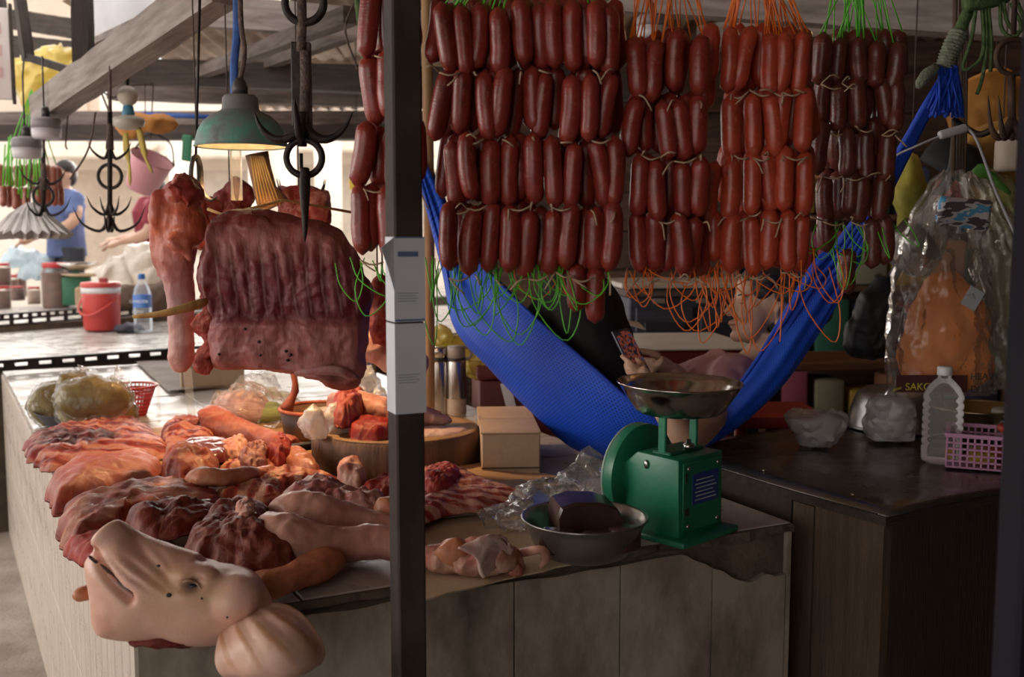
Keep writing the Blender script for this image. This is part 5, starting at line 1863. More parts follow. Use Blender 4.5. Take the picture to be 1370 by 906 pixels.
for i in range(n - 1):
    for j in range(m_):
        a = i * (m_ + 1) + j
        fs.append((a, a + 1, a + m_ + 2, a + m_ + 1))
t = NT('hammock_mesh')
uvm = t.n('ShaderNodeUVMap', uv_map='weave')
mp = t.n('ShaderNodeMapping')
mp.inputs['Scale'].default_value = (230, 95, 1)
t.l(uvm.outputs[0], mp.inputs['Vector'])
sx_ = t.n('ShaderNodeSeparateXYZ')
t.l(mp.outputs[0], sx_.inputs[0])
wa = t.math('ABSOLUTE', t.math('SINE', t.math('MULTIPLY', sx_.outputs[0], pi)))
wb = t.math('ABSOLUTE', t.math('SINE', t.math('ADD', t.math('MULTIPLY', sx_.outputs[1], pi), t.math('MULTIPLY', t.math('FLOOR', sx_.outputs[0]), pi / 2))))
hole = t.math('MULTIPLY', wa, wb)
v = t.coords()
c = t.mix(t.ramp(hole, [(.45, (0, 0, 0)), (.9, (1, 1, 1))]), t.ramp(t.noise(v, 5, 4), [(.3, (.004, .075, .62)), (.7, (.006, .10, .75))]), (.002, .025, .26))
t.set(Base_Color=c, Roughness=.6)
t.bump(hole, -.35, .004)
tp_ = t.n('ShaderNodeBsdfTransparent')
ms = t.n('ShaderNodeMixShader')
t.l(t.ramp(hole, [(.86, (1, 1, 1)), (.94, (.72, .72, .72))]), ms.inputs[0])
t.l(tp_.outputs[0], ms.inputs[1])
t.l(t.b.outputs[0], ms.inputs[2])
t.l(ms.outputs[0], t.out.inputs['Surface'])
ham_m = t.m
ham = thing('hammock', 'blue mesh hammock slung behind the counter with a woman lying in it', 'hammock', P(850, 600, 2.9))
ham_o = ham.location.copy()
hf = mesh_obj('hammock_cloth', ([p - ham_o for p in vs], fs), ham_m, ham)
uv = hf.data.uv_layers.new(name='weave')
for poly in hf.data.polygons:
    for li in poly.loop_indices:
        vi = hf.data.loops[li].vertex_index
        uv.data[li].uv = ((vi // (m_ + 1)) / (n - 1), (vi % (m_ + 1)) / m_)
blue_c = mat('hammock_blue', (.004, .065, .58), .65, (.004, .045, .42), 12, bump=.3, bscale=60)
for crv, nm in ((N3, 'rim_cord'), (R3, 'rim_cord')):
    mesh_obj(nm, tube([p - ham_o for p in crv], .006, 6), blue_c, ham)
# gathered folds running up to the knot at the right
for k in range(5):
    q = [N3[i].lerp(B3[i], .1 + .18 * k) + V((-.004, -.014, .004)) - ham_o for i in range(58, 90, 2)]
    mesh_obj('gathered_fold', tube(q, [.002] + [.009] * (len(q) - 2) + [.006], 7), blue_c, ham)
# frayed skirt, rope whipping and the green rope it hangs from
fr = []
rnd = random.Random(4)
for k in range(60):
    a = P(1262 + rnd.uniform(-8, 20), 90 + rnd.uniform(-4, 6), 2.44 + rnd.uniform(-.02, .02))
    e = P(1244 + k * .72 + rnd.uniform(-4, 4), 152 + rnd.uniform(-8, 6), 2.43 + rnd.uniform(-.03, .03))
    fr.append(tube(spl([a - ham_o, (a + e) / 2 + V((rnd.uniform(-.004, .004), -.006, 0)) - ham_o, e - ham_o], 5), .0030, 5))
sk = mesh_obj('frayed_skirt', join(*fr), blue_c, ham)
sk['kind'] = 'stuff'
rope_g = mat('rope_green', (.10, .17, .06), .85, (.05, .09, .03), 50, bump=.6, bscale=120)
rope_w = mat('rope_whipping', (.24, .27, .20), .9, (.13, .15, .11), 60, bump=.8, bscale=140)
q = spl([tuple(P(1264, 92, 2.44) - ham_o), tuple(P(1272, 68, 2.44) - ham_o), tuple(P(1284, 42, 2.44) - ham_o)], 40)
mesh_obj('whipping', tube(q, [.021 + .0025 * math.sin(k * 1.9) for k in range(40)], 12), rope_w, ham)
mesh_obj('whipping_tail', crumple(tube(spl([P(1252, 90, 2.43) - ham_o, P(1236, 104, 2.42) - ham_o, P(1228, 118, 2.42) - ham_o], 8), [.012, .013, .014, .014, .013, .012, .010, .006], 8), .003, 60), rope_w, ham)
mesh_obj('green_rope', tube(spl([P(1282, 46, 2.44) - ham_o, P(1294, 18, 2.44) - ham_o, P(1306, -4, 2.45) - ham_o, P(1330, -40, 2.5) - ham_o, P(1360, -260, 2.6) - ham_o], 24), .014, 8), rope_g, ham)
mesh_obj('green_rope', crumple(tube(spl([P(1290, 6, 2.42) - ham_o, P(1318, 2, 2.42) - ham_o, P(1345, -6, 2.44) - ham_o], 10), .018, 8), .002, 50), rope_g, ham)
for pts in (((1306, 6), (1300, 50), (1288, 92), (1308, 84), (1316, 62), (1314, 10)), ((1318, 8), (1320, 60), (1314, 104), (1307, 126)), ((1322, 6), (1326, 55), (1325, 96)), ((1338, 2), (1340, 38), (1356, 50), (1366, 34), (1352, 4)), ((1342, 2), (1348, 30), (1362, 44), (1370, 28), (1360, 0))):
    mesh_obj('rope_tail', tube(spl([P(x, y, 2.42) - ham_o for x, y in pts], 20), .0045, 7), rope_g, ham)
mesh_obj('left_rope', tube(spl([N3[0] - ham_o, P(500, 120, 3.4) - ham_o, P(470, -60, 3.5) - ham_o], 10), .012, 8), rope_g, ham)

# ---- the woman
skin = NT('woman_skin')
v = skin.coords()
skin.set(Base_Color=skin.ramp(skin.noise(v, 12, 4), [(.3, (.52, .31, .21)), (.7, (.60, .37, .26))]), Roughness=.5, Subsurface_Weight=.15, Subsurface_Radius=(.02, .008, .004), Subsurface_Scale=.4)
skin_m = skin.m
wo = P(850, 590, 2.95)
woman = thing('person', 'woman in a pink shirt reclining in the blue hammock, looking at a phone', 'person', wo)
def WP(x, y, d):
    return P(x, y, d) - wo
hc = WP(1024, 414, 2.95)
HR = Matrix.Rotation(.10, 3, 'Y') @ Matrix.Rotation(.06, 3, 'Z')
def HP(x, y, z):
    return hc + HR @ V((x, y, z))
def he(c, r):
    return ell(HP(*c), r, 18, 12, HR)
def limb(pts, n=16, seg=12, flat=1.0):
    q = spl([(*WP(x, y, d), r) for x, y, d, r in pts], n)
    return tube([V(p[:3]) for p in q], [p[3] for p in q], seg, flat)
head = [he((.022, 0, .035), (.092, .074, .088)), he((-.032, 0, -.005), (.055, .060, .078)), he((-.040, 0, -.062), (.044, .046, .036)), he((-.072, 0, -.083), (.020, .020, .017)),
        he((-.058, 0, .055), (.032, .052, .035)), he((-.076, 0, .028), (.012, .045, .010)),
        he((-.060, -.034, -.018), (.028, .022, .022)), he((-.060, .034, -.018), (.028, .022, .022)),
        tube([HP(-.084, 0, .022), HP(-.096, 0, .002), HP(-.108, 0, -.018), HP(-.098, 0, -.026)], [.007, .009, .0125, .008], 10),
        he((-.094, -.011, -.022), (.009, .008, .007)), he((-.094, .011, -.022), (.009, .008, .007)),
        he((-.088, 0, -.045), (.012, .020, .0065)), he((-.084, 0, -.056), (.013, .018, .0075)),
        tube([HP(.02, 0, -.06), HP(.03, 0, -.10), WP(1008, 492, 2.98)], [.05, .050, .060], 14)]
# ear facing the camera
head += [tube(spl([HP(.012, -.078, -.028), HP(.004, -.090, .0), HP(.014, -.096, .026), HP(.034, -.090, .018), HP(.030, -.088, -.006), HP(.014, -.084, -.030)], 16), .0058, 8), he((.018, -.080, -.0), (.018, .008, .024)), he((.011, -.084, -.032), (.008, .006, .009))]
torso = [limb([(1000, 498, 2.98, .070), (985, 506, 2.98, .092), (950, 522, 2.98, .098), (905, 540, 2.98, .096), (865, 550, 2.98, .10), (835, 552, 2.98, .10)], 22, 16, .85)]
sh_n, sh_f = (976, 510, 2.83), (985, 500, 3.13)
arm_n = limb([(*sh_n, .048), (962, 540, 2.72, .044), (935, 578, 2.60, .038), (915, 582, 2.575, .036), (895, 556, 2.59, .034), (878, 528, 2.62, .027), (866, 508, 2.62, .022)], 26)
arm_f = limb([(*sh_f, .048), (972, 535, 3.06, .043), (948, 560, 3.0, .037), (930, 540, 2.92, .034), (912, 510, 2.84, .028), (898, 494, 2.80, .023)], 26)
legs = [limb([(830, 550, 2.90, .085), (805, 500, 2.86, .080), (782, 420, 2.88, .066), (770, 396, 2.90, .060), (745, 420, 2.94, .056), (710, 455, 3.0, .048), (675, 470, 3.05, .036)], 30),
        limb([(830, 548, 3.06, .085), (815, 500, 3.06, .080), (800, 425, 3.08, .066), (790, 400, 3.09, .060), (760, 425, 3.1, .056), (722, 450, 3.12, .048), (690, 465, 3.12, .036)], 30)]
feet = [limb([(675, 470, 3.05, .034), (662, 462, 3.05, .032), (654, 440, 3.05, .022)], 8), limb([(690, 465, 3.12, .034), (678, 458, 3.12, .032), (670, 438, 3.12, .022)], 8)]
# hands: palm + five fingers closing round the phone
def hand(w, palm, tips, thumb, r=.0085):
    w, palm = WP(*w), WP(*palm)
    gs = [tube([w, (w + palm) / 2, palm], [.021, .026, .026], 12, .6)]
    for k, (a, b, c_) in enumerate(tips):
        gs.append(tube(spl([palm.lerp(WP(*a), .2), WP(*a), WP(*b), WP(*c_)], 10), [r * 1.1, r * 1.1, r * 1.05, r, r, r, r * .95, r * .9, r * .85, r * .6], 8))
    a, b, c_ = thumb
    gs.append(tube(spl([WP(*a), WP(*b), WP(*c_)], 8), [r * 1.5, r * 1.35, r * 1.25, r * 1.15, r * 1.1, r * 1.05, r, r * .6], 8))
    return gs
hand_n = hand((866, 508, 2.62), (854, 494, 2.62), [((846, 488, 2.62), (838, 481, 2.63), (830, 475, 2.64)), ((846, 494, 2.61), (838, 490, 2.63), (841, 485, 2.66)), ((848, 499, 2.61), (840, 497, 2.63), (843, 492, 2.66)), ((851, 504, 2.61), (845, 504, 2.63), (847, 499, 2.66))], ((860, 492, 2.64), (856, 484, 2.67), (850, 479, 2.69)))
hand_f = hand((898, 494, 2.80), (878, 484, 2.77), [((866, 482, 2.79), (852, 482, 2.80), (842, 478, 2.79)), ((868, 488, 2.79), (854, 489, 2.80), (845, 485, 2.79)), ((870, 493, 2.79), (857, 496, 2.80), (849, 492, 2.79)), ((873, 498, 2.78), (862, 502, 2.79), (854, 499, 2.79))], ((882, 477, 2.74), (866, 471, 2.73), (850, 469, 2.73)))
g = remesh(join(*head, *torso, arm_n, arm_f, *legs, *feet, *hand_n, *hand_f), .0052, 2)
body_w = mesh_obj('body', g, skin_m, woman)
hair_t = NT('hair_grey')
v = hair_t.coords((3, 14, 9))
hair_t.set(Base_Color=hair_t.ramp(hair_t.noise(v, 9, 6, .6), [(.42, (.014, .013, .013)), (.62, (.06, .057, .055)), (.76, (.26, .25, .24))]), Roughness=.45)
hair_t.bump(hair_t.noise(v, 22, 4), .7, .006)
hg = remesh(join(he((.045, 0, .045), (.086, .084, .086)), he((-.008, 0, .078), (.074, .070, .050)), he((.060, 0, -.03), (.065, .072, .055)), he((-.028, -.045, .055), (.030, .030, .030)), he((-.028, .045, .055), (.030, .030, .030)), he((.150, 0, .01), (.045, .045, .045)), tube([HP(.06, -.05, -.06), HP(.045, -.05, -.10), HP(.03, -.05, -.13)], [.02, .012, .004], 8)), .005, 4)
def hair_fit(v_):
    # keep the ear and cheek free
    l = HR.transposed() @ (v_ - hc)
    if l.y < -.06 and l.x < .045 and l.z < .022:
        v_ = v_ + HR @ V((0, .03, 0))
    return v_ + V((nz(v_, 60, 1), nz(v_, 60, 2), nz(v_, 60, 3))) * .0015
mesh_obj('hair', warp(hg, hair_fit), hair_t.m, woman)
mesh_obj('eye', ell(HP(-.079, -.030, .012), (.004, .009, .0028), 10, 6), mat('eye_line', (.03, .02, .018), .3), woman)
mesh_obj('eyebrow', tube([HP(-.087, -.014, .033), HP(-.082, -.032, .037), HP(-.070, -.046, .033)], [.002, .0028, .0012], 6), mat('brow', (.05, .035, .03), .7), woman)
mesh_obj('lips', tube(spl([HP(-.084, -.021, -.050), HP(-.096, -.010, -.0505), HP(-.0985, 0, -.0505), HP(-.096, .010, -.0505)], 10), .0028, 6), mat('lip', (.45, .16, .13), .45), woman)
mesh_obj('earring', ell(HP(.010, -.094, -.038), (.004, .004, .004), 10, 7), steel, woman)
pink = mat('pink_shirt', (.66, .36, .37), .8, (.56, .28, .30), 6, bump=.35, bscale=14)
sg = remesh(join(limb([(1004, 490, 2.98, .060), (990, 503, 2.98, .104), (952, 520, 2.98, .110), (905, 540, 2.98, .106), (855, 552, 2.98, .108)], 20, 18, .86), limb([(985, 504, 2.90, .074), (974, 516, 2.82, .062), (964, 534, 2.76, .056)], 10, 14), limb([(988, 500, 3.05, .074), (978, 518, 3.12, .062), (966, 540, 3.12, .056)], 10, 14), ell(WP(940, 505, 2.98), (.07, .12, .05))), .009, 14)
mesh_obj('pink_shirt', crumple(crumple(sg, .010, 12, 3), .004, 40, 5), pink, woman)
black_c = mat('black_cloth', (.012, .011, .013), .8, (.006, .006, .007), 8, bump=.3, bscale=20)
tg = remesh(join(*[limb([(a[0], a[1], a[2], a[3] + .022) for a in L_]) for L_ in (
    [(835, 548, 2.90, .085), (805, 500, 2.86, .080), (782, 420, 2.88, .066), (770, 396, 2.90, .060), (745, 420, 2.94, .056), (710, 455, 3.0, .048), (678, 468, 3.05, .036)],
    [(835, 546, 3.06, .085), (815, 500, 3.06, .080), (800, 425, 3.08, .066), (790, 400, 3.09, .060), (760, 425, 3.1, .056), (722, 450, 3.12, .048), (693, 463, 3.12, .036)])], ell(WP(842, 550, 2.98), (.10, .14, .095))), .012, 4)
mesh_obj('black_trousers', crumple(tg, .012, 12, 4), black_c, woman)
mesh_obj('sleeve_trim', crumple(ring((0, 0, 0), .056, .005, 22, 7), .002, 30), mat('trim_red', (.30, .05, .03), .7), woman, True, WP(962, 538, 2.75))
# phone
ph = thing('phone', 'dark smartphone held in the hands of the reclining woman', 'phone', P(845, 474, 2.70))
zax = (P(831, 447, 2.72) - P(857, 500, 2.68)).normalized()
nrm = V((.62, -.70, .30))
nrm = (nrm - zax * nrm.dot(zax)).normalized()
xax = zax.cross(nrm)
Mp = Matrix((xax, nrm, zax)).transposed().to_4x4()
mesh_obj('phone_body', xf(tr(rbox(.068, .009, .145, .004, 2), 0, 0, -.0725), Mp), mat('phone_navy', (.02, .03, .06), .3), ph, 40)
t = NT('phone_screen')
v = t.coords()
cc_ = t.ramp(t.noise(v, 60, 3), [(.3, (.02, .015, .02)), (.48, (.30, .06, .03)), (.58, (.05, .06, .14)), (.7, (.55, .30, .16))], 'CONSTANT')
t.set(Base_Color=(.02, .02, .02), Emission_Color=cc_, Emission_Strength=.35, Roughness=.1)
mesh_obj('screen', xf(tr(rbox(.060, .001, .130, .0004, 1), 0, .0050, -.065), Mp), t.m, ph, False)

# ---- things on the metal table
def on_t(x, y):
    return G(x, y, TZ + .004)
wb_ = on_t(1093, 596)
fbw = thing('wrapped_bowl', 'small bowl wrapped in crumpled clear film at the left of the metal table', 'bowl', wb_)
mesh_obj('bowl', lathe([(0, 0), (.032, 0), (.045, .012), (.060, .038), (.064, .050), (.058, .046), (.04, .014), (0, .010)], 32), mat('bowl_white', (.55, .54, .55), .35), fbw)
fb = lathe(spl([(.0, .001), (.034, .0), (.05, .010), (.066, .036), (.074, .055), (.080, .080), (.066, .094), (.05, .085), (.03, .088)], 36), 72, cap=False)
fo_ = mesh_obj('cling_film', crumple(crumple(fb, .014, 16, 4, True), .005, 45, 2, True), clr2, fbw, True)
wbg = bag_blob('wrapped_packet', 'stack of packets tied in a clear bag beside the water bottle', [(on_t(1194, 592) + V((0, .02, .05)), (.082, .06, .052)), (on_t(1194, 592) + V((0, .02, .10)), (.070, .055, .04))], clr2, .007, 16, 9, knot=[(on_t(1206, 592) + V((0, .02, .125)), .03), (on_t(1208, 592) + V((0, .02, .15)), .012), (on_t(1208, 592) + V((0, .02, .175)), .022)], voxel=.005)
pk = mat('packet_white', (.55, .54, .56), .6, (.46, .45, .48), 10)
for k in range(3):
    mesh_obj('packet', tr(rbox(.12, .08, .03, .01, 2), 0, .0, -.046 + k * .032, rz=.1 * k), pk, wbg, 40)
bo = on_t(1259, 618)
bt = thing('water_bottle', 'big empty ribbed clear plastic bottle with a white cap on the metal table', 'bottle', bo)
prof = [(0, .004), (.040, 0), (.049, .006), (.050, .02)]
for k in range(7):
    z = .03 + k * .019
    prof += [(.050, z), (.050, z + .010), (.046, z + .0145)]
prof += [(.050, .168), (.049, .176), (.040, .196), (.026, .212), (.017, .220), (.0155, .234)]
bsh = lathe([(r, z) for r, z in prof], 36, cap=False)
mesh_obj('bottle_shell', bsh, clear('pet', (.95, .94, .92), .06, .20), bt)
mesh_obj('cap', lathe([(0, .228), (.0185, .228), (.019, .230), (.019, .247), (.017, .250), (0, .250)], 24), mat('cap_white', (.70, .70, .72), .4), bt)
mesh_obj('label_scrap', tr(box(-.012, .012, -.051, -.0495, .018, .045)), mat('scrap_yellow', (.50, .34, .10), .6), bt, False)
# pink basket with square holes
kb = on_t(1340, 622)
pkb = thing('plastic_basket', 'pink plastic basket with square holes at the right end of the metal table', 'basket', kb, math.radians(-24))
pm = mat('basket_pink', (.50, .24, .40), .45, (.42, .18, .33), 8)
def grid_wall(L, H, nx_, nz_, bar=.0045, th=.003):
    gs = []
    for i in range(nx_ + 1):
        x = L * i / nx_
        gs.append(box(x - bar / 2, x + bar / 2, -th / 2, th / 2, 0, H))
    for k in range(nz_ + 1):
        z = H * k / nz_
        gs.append(box(0, L, -th / 2, th / 2, z - bar / 2, z + bar / 2))
    gs.append(box(-.004, L + .004, -.006, .006, H, H + .008))
    return join(*gs)
LX, LYy, HH = .26, .17, .078
mesh_obj('side_wall', tr(grid_wall(LX, HH, 16, 5), -LX / 2, -LYy / 2, .002), pm, pkb, False)
mesh_obj('side_wall', tr(grid_wall(LX, HH, 16, 5), -LX / 2, LYy / 2, .002), pm, pkb, False)
mesh_obj('side_wall', tr(grid_wall(LYy, HH, 10, 5), -LX / 2, -LYy / 2, .002, rz=pi / 2), pm, pkb, False)
mesh_obj('side_wall', tr(grid_wall(LYy, HH, 10, 5), LX / 2, -LYy / 2, .002, rz=pi / 2), pm, pkb, False)
mesh_obj('floor_panel', tr(rbox(LX, LYy, .004, .001, 1), 0, 0, 0), pm, pkb, False)
for k, (x, y, c_) in enumerate(((-.06, -.02, (.55, .38, .05)), (.0, .03, (.50, .10, .05)), (.06, -.03, (.12, .16, .05)), (-.03, .05, (.45, .30, .20)))):
    tag(mesh_obj('sauce_sachet', crumple(rbox(.06, .045, .03, .008, 2), .005, 40, k), mat('sachet_%d' % k, c_, .4), None, 40, kb + V((x, y, .008))), ('yellow sachet', 'red sachet', 'olive green sachet', 'beige sachet')[k] + ' lying in the pink basket', 'sachet', 'sachets in the pink basket')
tag(mesh_obj('red_saucer', tr(lathe([(0, 0), (.05, 0), (.052, .004), (.052, .014), (.046, .017), (0, .017)], 28)), mat('lid_red', (.55, .07, .04), .35), None, True, kb + V((.05, .02, .082))), 'flat red plastic saucer lying across the pink basket', 'saucer')
jr = thing('black_tub', 'black tub with a cream lid and printed label behind the pink basket', 'tub', on_t(1352, 588))
mesh_obj('tub_body', lathe([(0, 0), (.045, 0), (.050, .07), (0, .07)], 28), mat('tub_dark', (.035, .025, .02), .35), jr)
mesh_obj('tub_lid', lathe([(.052, .070), (.054, .072), (.054, .084), (.050, .088), (0, .088)], 28), mat('lid_cream', (.60, .56, .48), .45), jr)
mesh_obj('label', tr(lathe([(.0490, .012), (.0515, .06)], 28, cap=False)), mat('label_pale', (.42, .42, .44), .6, (.15, .15, .16), 60, stretch=(1, 1, 6)), jr)
# upturned steel basins
bs_ = on_t(1200, 570)
zb_m = mat('basin_steel', (.46, .44, .43), .28, (.34, .32, .31), 5, metal=.9)
ub = thing('steel_basin', 'large steel basin propped upside down behind the wrapped packets', 'basin', bs_)
mesh_obj('basin_shell', tr(lathe([(.152, 0), (.148, .004), (.140, .05), (.122, .10), (.095, .118), (.05, .122), (0, .122)], 48, cap=False), 0, 0, .0), zb_m, ub)
mesh_obj('basin_rim', tube(arc((0, 0, .003), .152, 0, 2 * pi * 47 / 48, 48, 'xy'), .005, 7, closed=True), zb_m, ub)
ub2 = thing('brass_basin', 'warm brassy basin standing behind the water bottle', 'basin', on_t(1305, 580))
mesh_obj('basin_shell', lathe([(0, 0), (.07, 0), (.10, .02), (.125, .075), (.130, .08), (.12, .078), (.095, .024), (0, .008)], 40), mat('brassy', (.50, .38, .22), .28, metal=.9), ub2)
mesh_obj('basin_rim', tube(arc((0, 0, .08), .129, 0, 2 * pi * 39 / 40, 40, 'xy'), .004, 6, closed=True), mat('brassy', (.5, .38, .22)), ub2)
# red stool between hammock and table
rs_ = P(1030, 560, 3.35)
rst = thing('red_stool', 'red plastic stool showing between the hammock and the metal table', 'stool', (rs_.x, rs_.y, 0))
redp = mat('stool_red', (.42, .035, .02), .45, (.3, .02, .015), 5)
mesh_obj('seat', tr(rbox(.30, .30, .04, .012, 2), 0, 0, .82), redp, rst, 40)
for (x, y) in ((-1, -1), (1, -1), (1, 1), (-1, 1)):
    mesh_obj('leg', tube([V((x * .14, y * .14, 0)), V((x * .12, y * .12, .83))], .020, 8), redp, rst)
# ================================================================== hanging bags at the right
hb = P(1283, 196, 2.9)
sh_ = thing('strap_hook', 'leather-brown strap with a black hook above the clear bags', 'hook', hb)
for k, x in enumerate((1275, 1283, 1290)):
    mesh_obj('strap', tube([P(x + 4, -80, 2.9) - hb, P(x + 2, 90, 2.9) - hb, P(x, 232, 2.9) - hb], .007, 6, .5), mat('strap_brown', (.10, .06, .04), .7), sh_)
mesh_obj('hook_arm', tube(spl([P(1276, 160, 2.54) - hb, P(1290, 170, 2.52) - hb, P(1310, 180, 2.50) - hb, P(1330, 172, 2.48) - hb], 12), .008, 7), iron, sh_)

def hang_bag(name, label, top, spine, m, seed, cat='bag', amp=.014, pleats=14, Y=2.55, mouth=None):
    """clear bag gathered at top; spine = (px, py, depth, half width m, half depth m)"""
    o = P(*top)
    t = thing(name, label, cat, o)
    q = spl([(*(P(x, y, d) - o), a, b) for x, y, d, a, b in spine], 40)
    vs, fs = [], []
    nn = 64
    for i, p in enumerate(q):
        u = i / 39
        for j in range(nn):
            w = 2 * pi * j / nn
            fold = 1 + (.22 * (1 - u) ** 1.6 + .035) * math.sin(w * pleats + 2 * nz((u * 2, 0, 0), 1, seed)) * (.6 + .4 * math.sin(w * 3 + seed))
            vs.append(V((p[0] + p[3] * fold * math.cos(w), p[1] + p[4] * fold * math.sin(w), p[2])))
    for i in range(39):
        for j in range(nn):
            fs.append((i * nn + j, i * nn + (j + 1) % nn, (i + 1) * nn + (j + 1) % nn, (i + 1) * nn + j))
    fs.append(tuple(39 * nn + j for j in range(nn)))
    g = crumple((vs, fs), amp, 14, seed, True)
    mesh_obj('plastic_film', g, m, t, 60)
    return t, o

film_or = film('film_bag', (.82, .78, .72), .10, .14, .5, 20, .25, .12)
bagA, oA = hang_bag('clear_bag', 'large clear plastic bag holding an orange cloth bundle, hanging over the table', (1275, 232, 2.86), [(1272, 226, 2.86, 0.023, 0.014), (1268, 250, 2.86, 0.051, 0.029), (1262, 300, 2.86, 0.097, 0.057), (1258, 360, 2.86, 0.120, 0.086), (1256, 430, 2.86, 0.137, 0.097), (1256, 490, 2.86, 0.146, 0.092), (1258, 526, 2.86, 0.149, 0.069)], film_or, 3)
orange_c = mat('orange_cloth', (.88, .30, .07), .75, (.78, .23, .05), 5, bump=.35, bscale=12)
g = remesh(join(ell(P(1268, 445, 2.86) - oA, (0.112, 0.071, 0.154)), ell(P(1240, 480, 2.86) - oA, (0.086, 0.069, 0.086)), ell(P(1290, 485, 2.86) - oA, (0.080, 0.069, 0.080)), ell(P(1262, 395, 2.86) - oA, (0.069, 0.051, 0.069))), .008, 5)
mesh_obj('orange_bundle', crumple(crumple(g, .009, 9, 3, True), .004, 40, 2), orange_c, bagA)
mesh_obj('white_label', tr(crumple(rbox(.045, .002, .055, .0005, 1), .002, 20), *(P(1294, 412, 2.765) - oA), rz=.1, ry=.5), mat('label_grey', (.52, .54, .58), .6), bagA, False)
def text_obj(name, body, size, m, loc, rotz, parent, ext=.0006, tilt=0.0):
    cu = bpy.data.curves.new(name, 'FONT')
    cu.body = body
    cu.size = size
    cu.extrude = ext
    tmp = bpy.data.objects.new(name, cu)
    C.objects.link(tmp)
    dg = bpy.context.evaluated_depsgraph_get()
    me = bpy.data.meshes.new_from_object(tmp.evaluated_get(dg))
    bpy.data.objects.remove(tmp)
    me.materials.clear()
    me.materials.append(m)
    o = bpy.data.objects.new(name, me)
    C.objects.link(o)
    o.parent = parent
    o.location = loc
    o.rotation_euler = (pi / 2, tilt, rotz)
    return o
gold = mat('print_gold', (.62, .50, .06), .5)
maroon_p = mat('print_band', (.075, .022, .020), .5)
mesh_obj('printed_band', tr(rbox(.190, .003, .046, .001, 1), *(P(1246, 525, 2.755) - oA)), maroon_p, bagA, False)
text_obj('printed_word', 'SAKO', .027, gold, P(1211, 522, 2.750) - oA, 0, bagA)
text_obj('printed_word', 'Asian', .011, gold, P(1195, 524, 2.750) - oA, 0, bagA, tilt=-.35)
bagB, oB = hang_bag('clear_bag', 'second clear bag with olive shapes, behind and right of the orange bundle', (1315, 222, 3.00), [(1300, 228, 3.00, .020, .012), (1312, 260, 2.98, .045, .03), (1334, 320, 2.96, .070, .05), (1350, 400, 2.94, .085, .06), (1360, 480, 2.92, .10, .06), (1362, 520, 2.92, .10, .05)], film('film_smoky', (.50, .46, .36), .42, .2, .5, 18, .3, .25), 6)
mesh_obj('olive_bundle', crumple(crumple(remesh(join(ell(P(1338, 440, 3.0) - oB, (.075, .04, .13)), ell(P(1330, 350, 3.0) - oB, (.05, .035, .09))), .010, 4), .016, 14, 3, True), .004, 30, 1), mat('olive_cloth', (.20, .18, .09), .8, (.10, .085, .05), 6), bagB)
ink_d = mat('print_dark', (.04, .035, .04), .6)
text_obj('printed_word', 'HEAVY', .025, ink_d, P(1298, 508, 2.74) - oB, 0, bagB)
text_obj('printed_word', 'DUTY', .025, ink_d, P(1298, 525, 2.74) - oB, 0, bagB)
bagC, oC = hang_bag('green_mesh_bag', 'pale green net bag at the far right of the hanging bags', (1335, 215, 3.15), [(1310, 222, 3.15, .017, .013), (1338, 250, 3.15, .057, .034), (1362, 310, 3.15, .085, .05), (1375, 400, 3.15, .10, .057)], film('film_green', (.50, .60, .22), .40, .3, .4, 30, .4, .2), 8)
mesh_obj('green_knot', crumple(tube(spl([P(1304, 224, 2.62) - oC, P(1325, 236, 2.62) - oC, P(1350, 258, 2.64) - oC], 10), [.012, .016, .018, .016, .013, .012, .010, .010, .008, .005], 8, .6), .006, 40), mat('green_knot', (.10, .30, .05), .6), bagC)
bagD, oD = hang_bag('white_bag', 'knotted milky bag with a steel bowl inside, left of the orange bundle', (1245, 268, 2.98), [(1252, 262, 2.98, 0.017, 0.013), (1246, 275, 2.98, 0.009, 0.009), (1240, 290, 2.98, 0.034, 0.034), (1228, 315, 2.98, 0.074, 0.056), (1222, 345, 2.98, 0.074, 0.056), (1228, 368, 2.98, 0.034, 0.034)], film('film_milk', (.80, .77, .76), .55, .22, .4, 14, .5, .2), 9, amp=.006)
mesh_obj('bowl', xf(lathe([(0, -.05), (.05, -.05), (.066, -.03), (.075, .02), (.071, .02), (.06, -.03), (0, -.042)], 32), Matrix.Translation(P(1226, 325, 2.98) - oD) @ Matrix.Rotation(.9, 4, 'Y')), alu, bagD)
np_t = NT('newsprint')
v = np_t.coords()
np_t.set(Base_Color=np_t.ramp(np_t.noise(np_t.coords((1, 1, 3), (0, .35, 0)), 16, 2), [(.35, (.10, .08, .10)), (.45, (.62, .60, .62)), (.55, (.10, .36, .62)), (.66, (.70, .68, .68)), (.78, (.35, .20, .14))], 'CONSTANT'), Roughness=.6)
nw = P(1287, 287, 2.79)
tag(mesh_obj('newspaper_parcel', crumple(crumple(tr(rbox(.135, .05, .07, .012, 4), 0, 0, -.03, ry=.12), .010, 30, 3, True), .004, 60, 2), np_t.m, None, 30, nw), 'blue and white newspaper parcel tucked into the top of the clear bag', 'parcel')
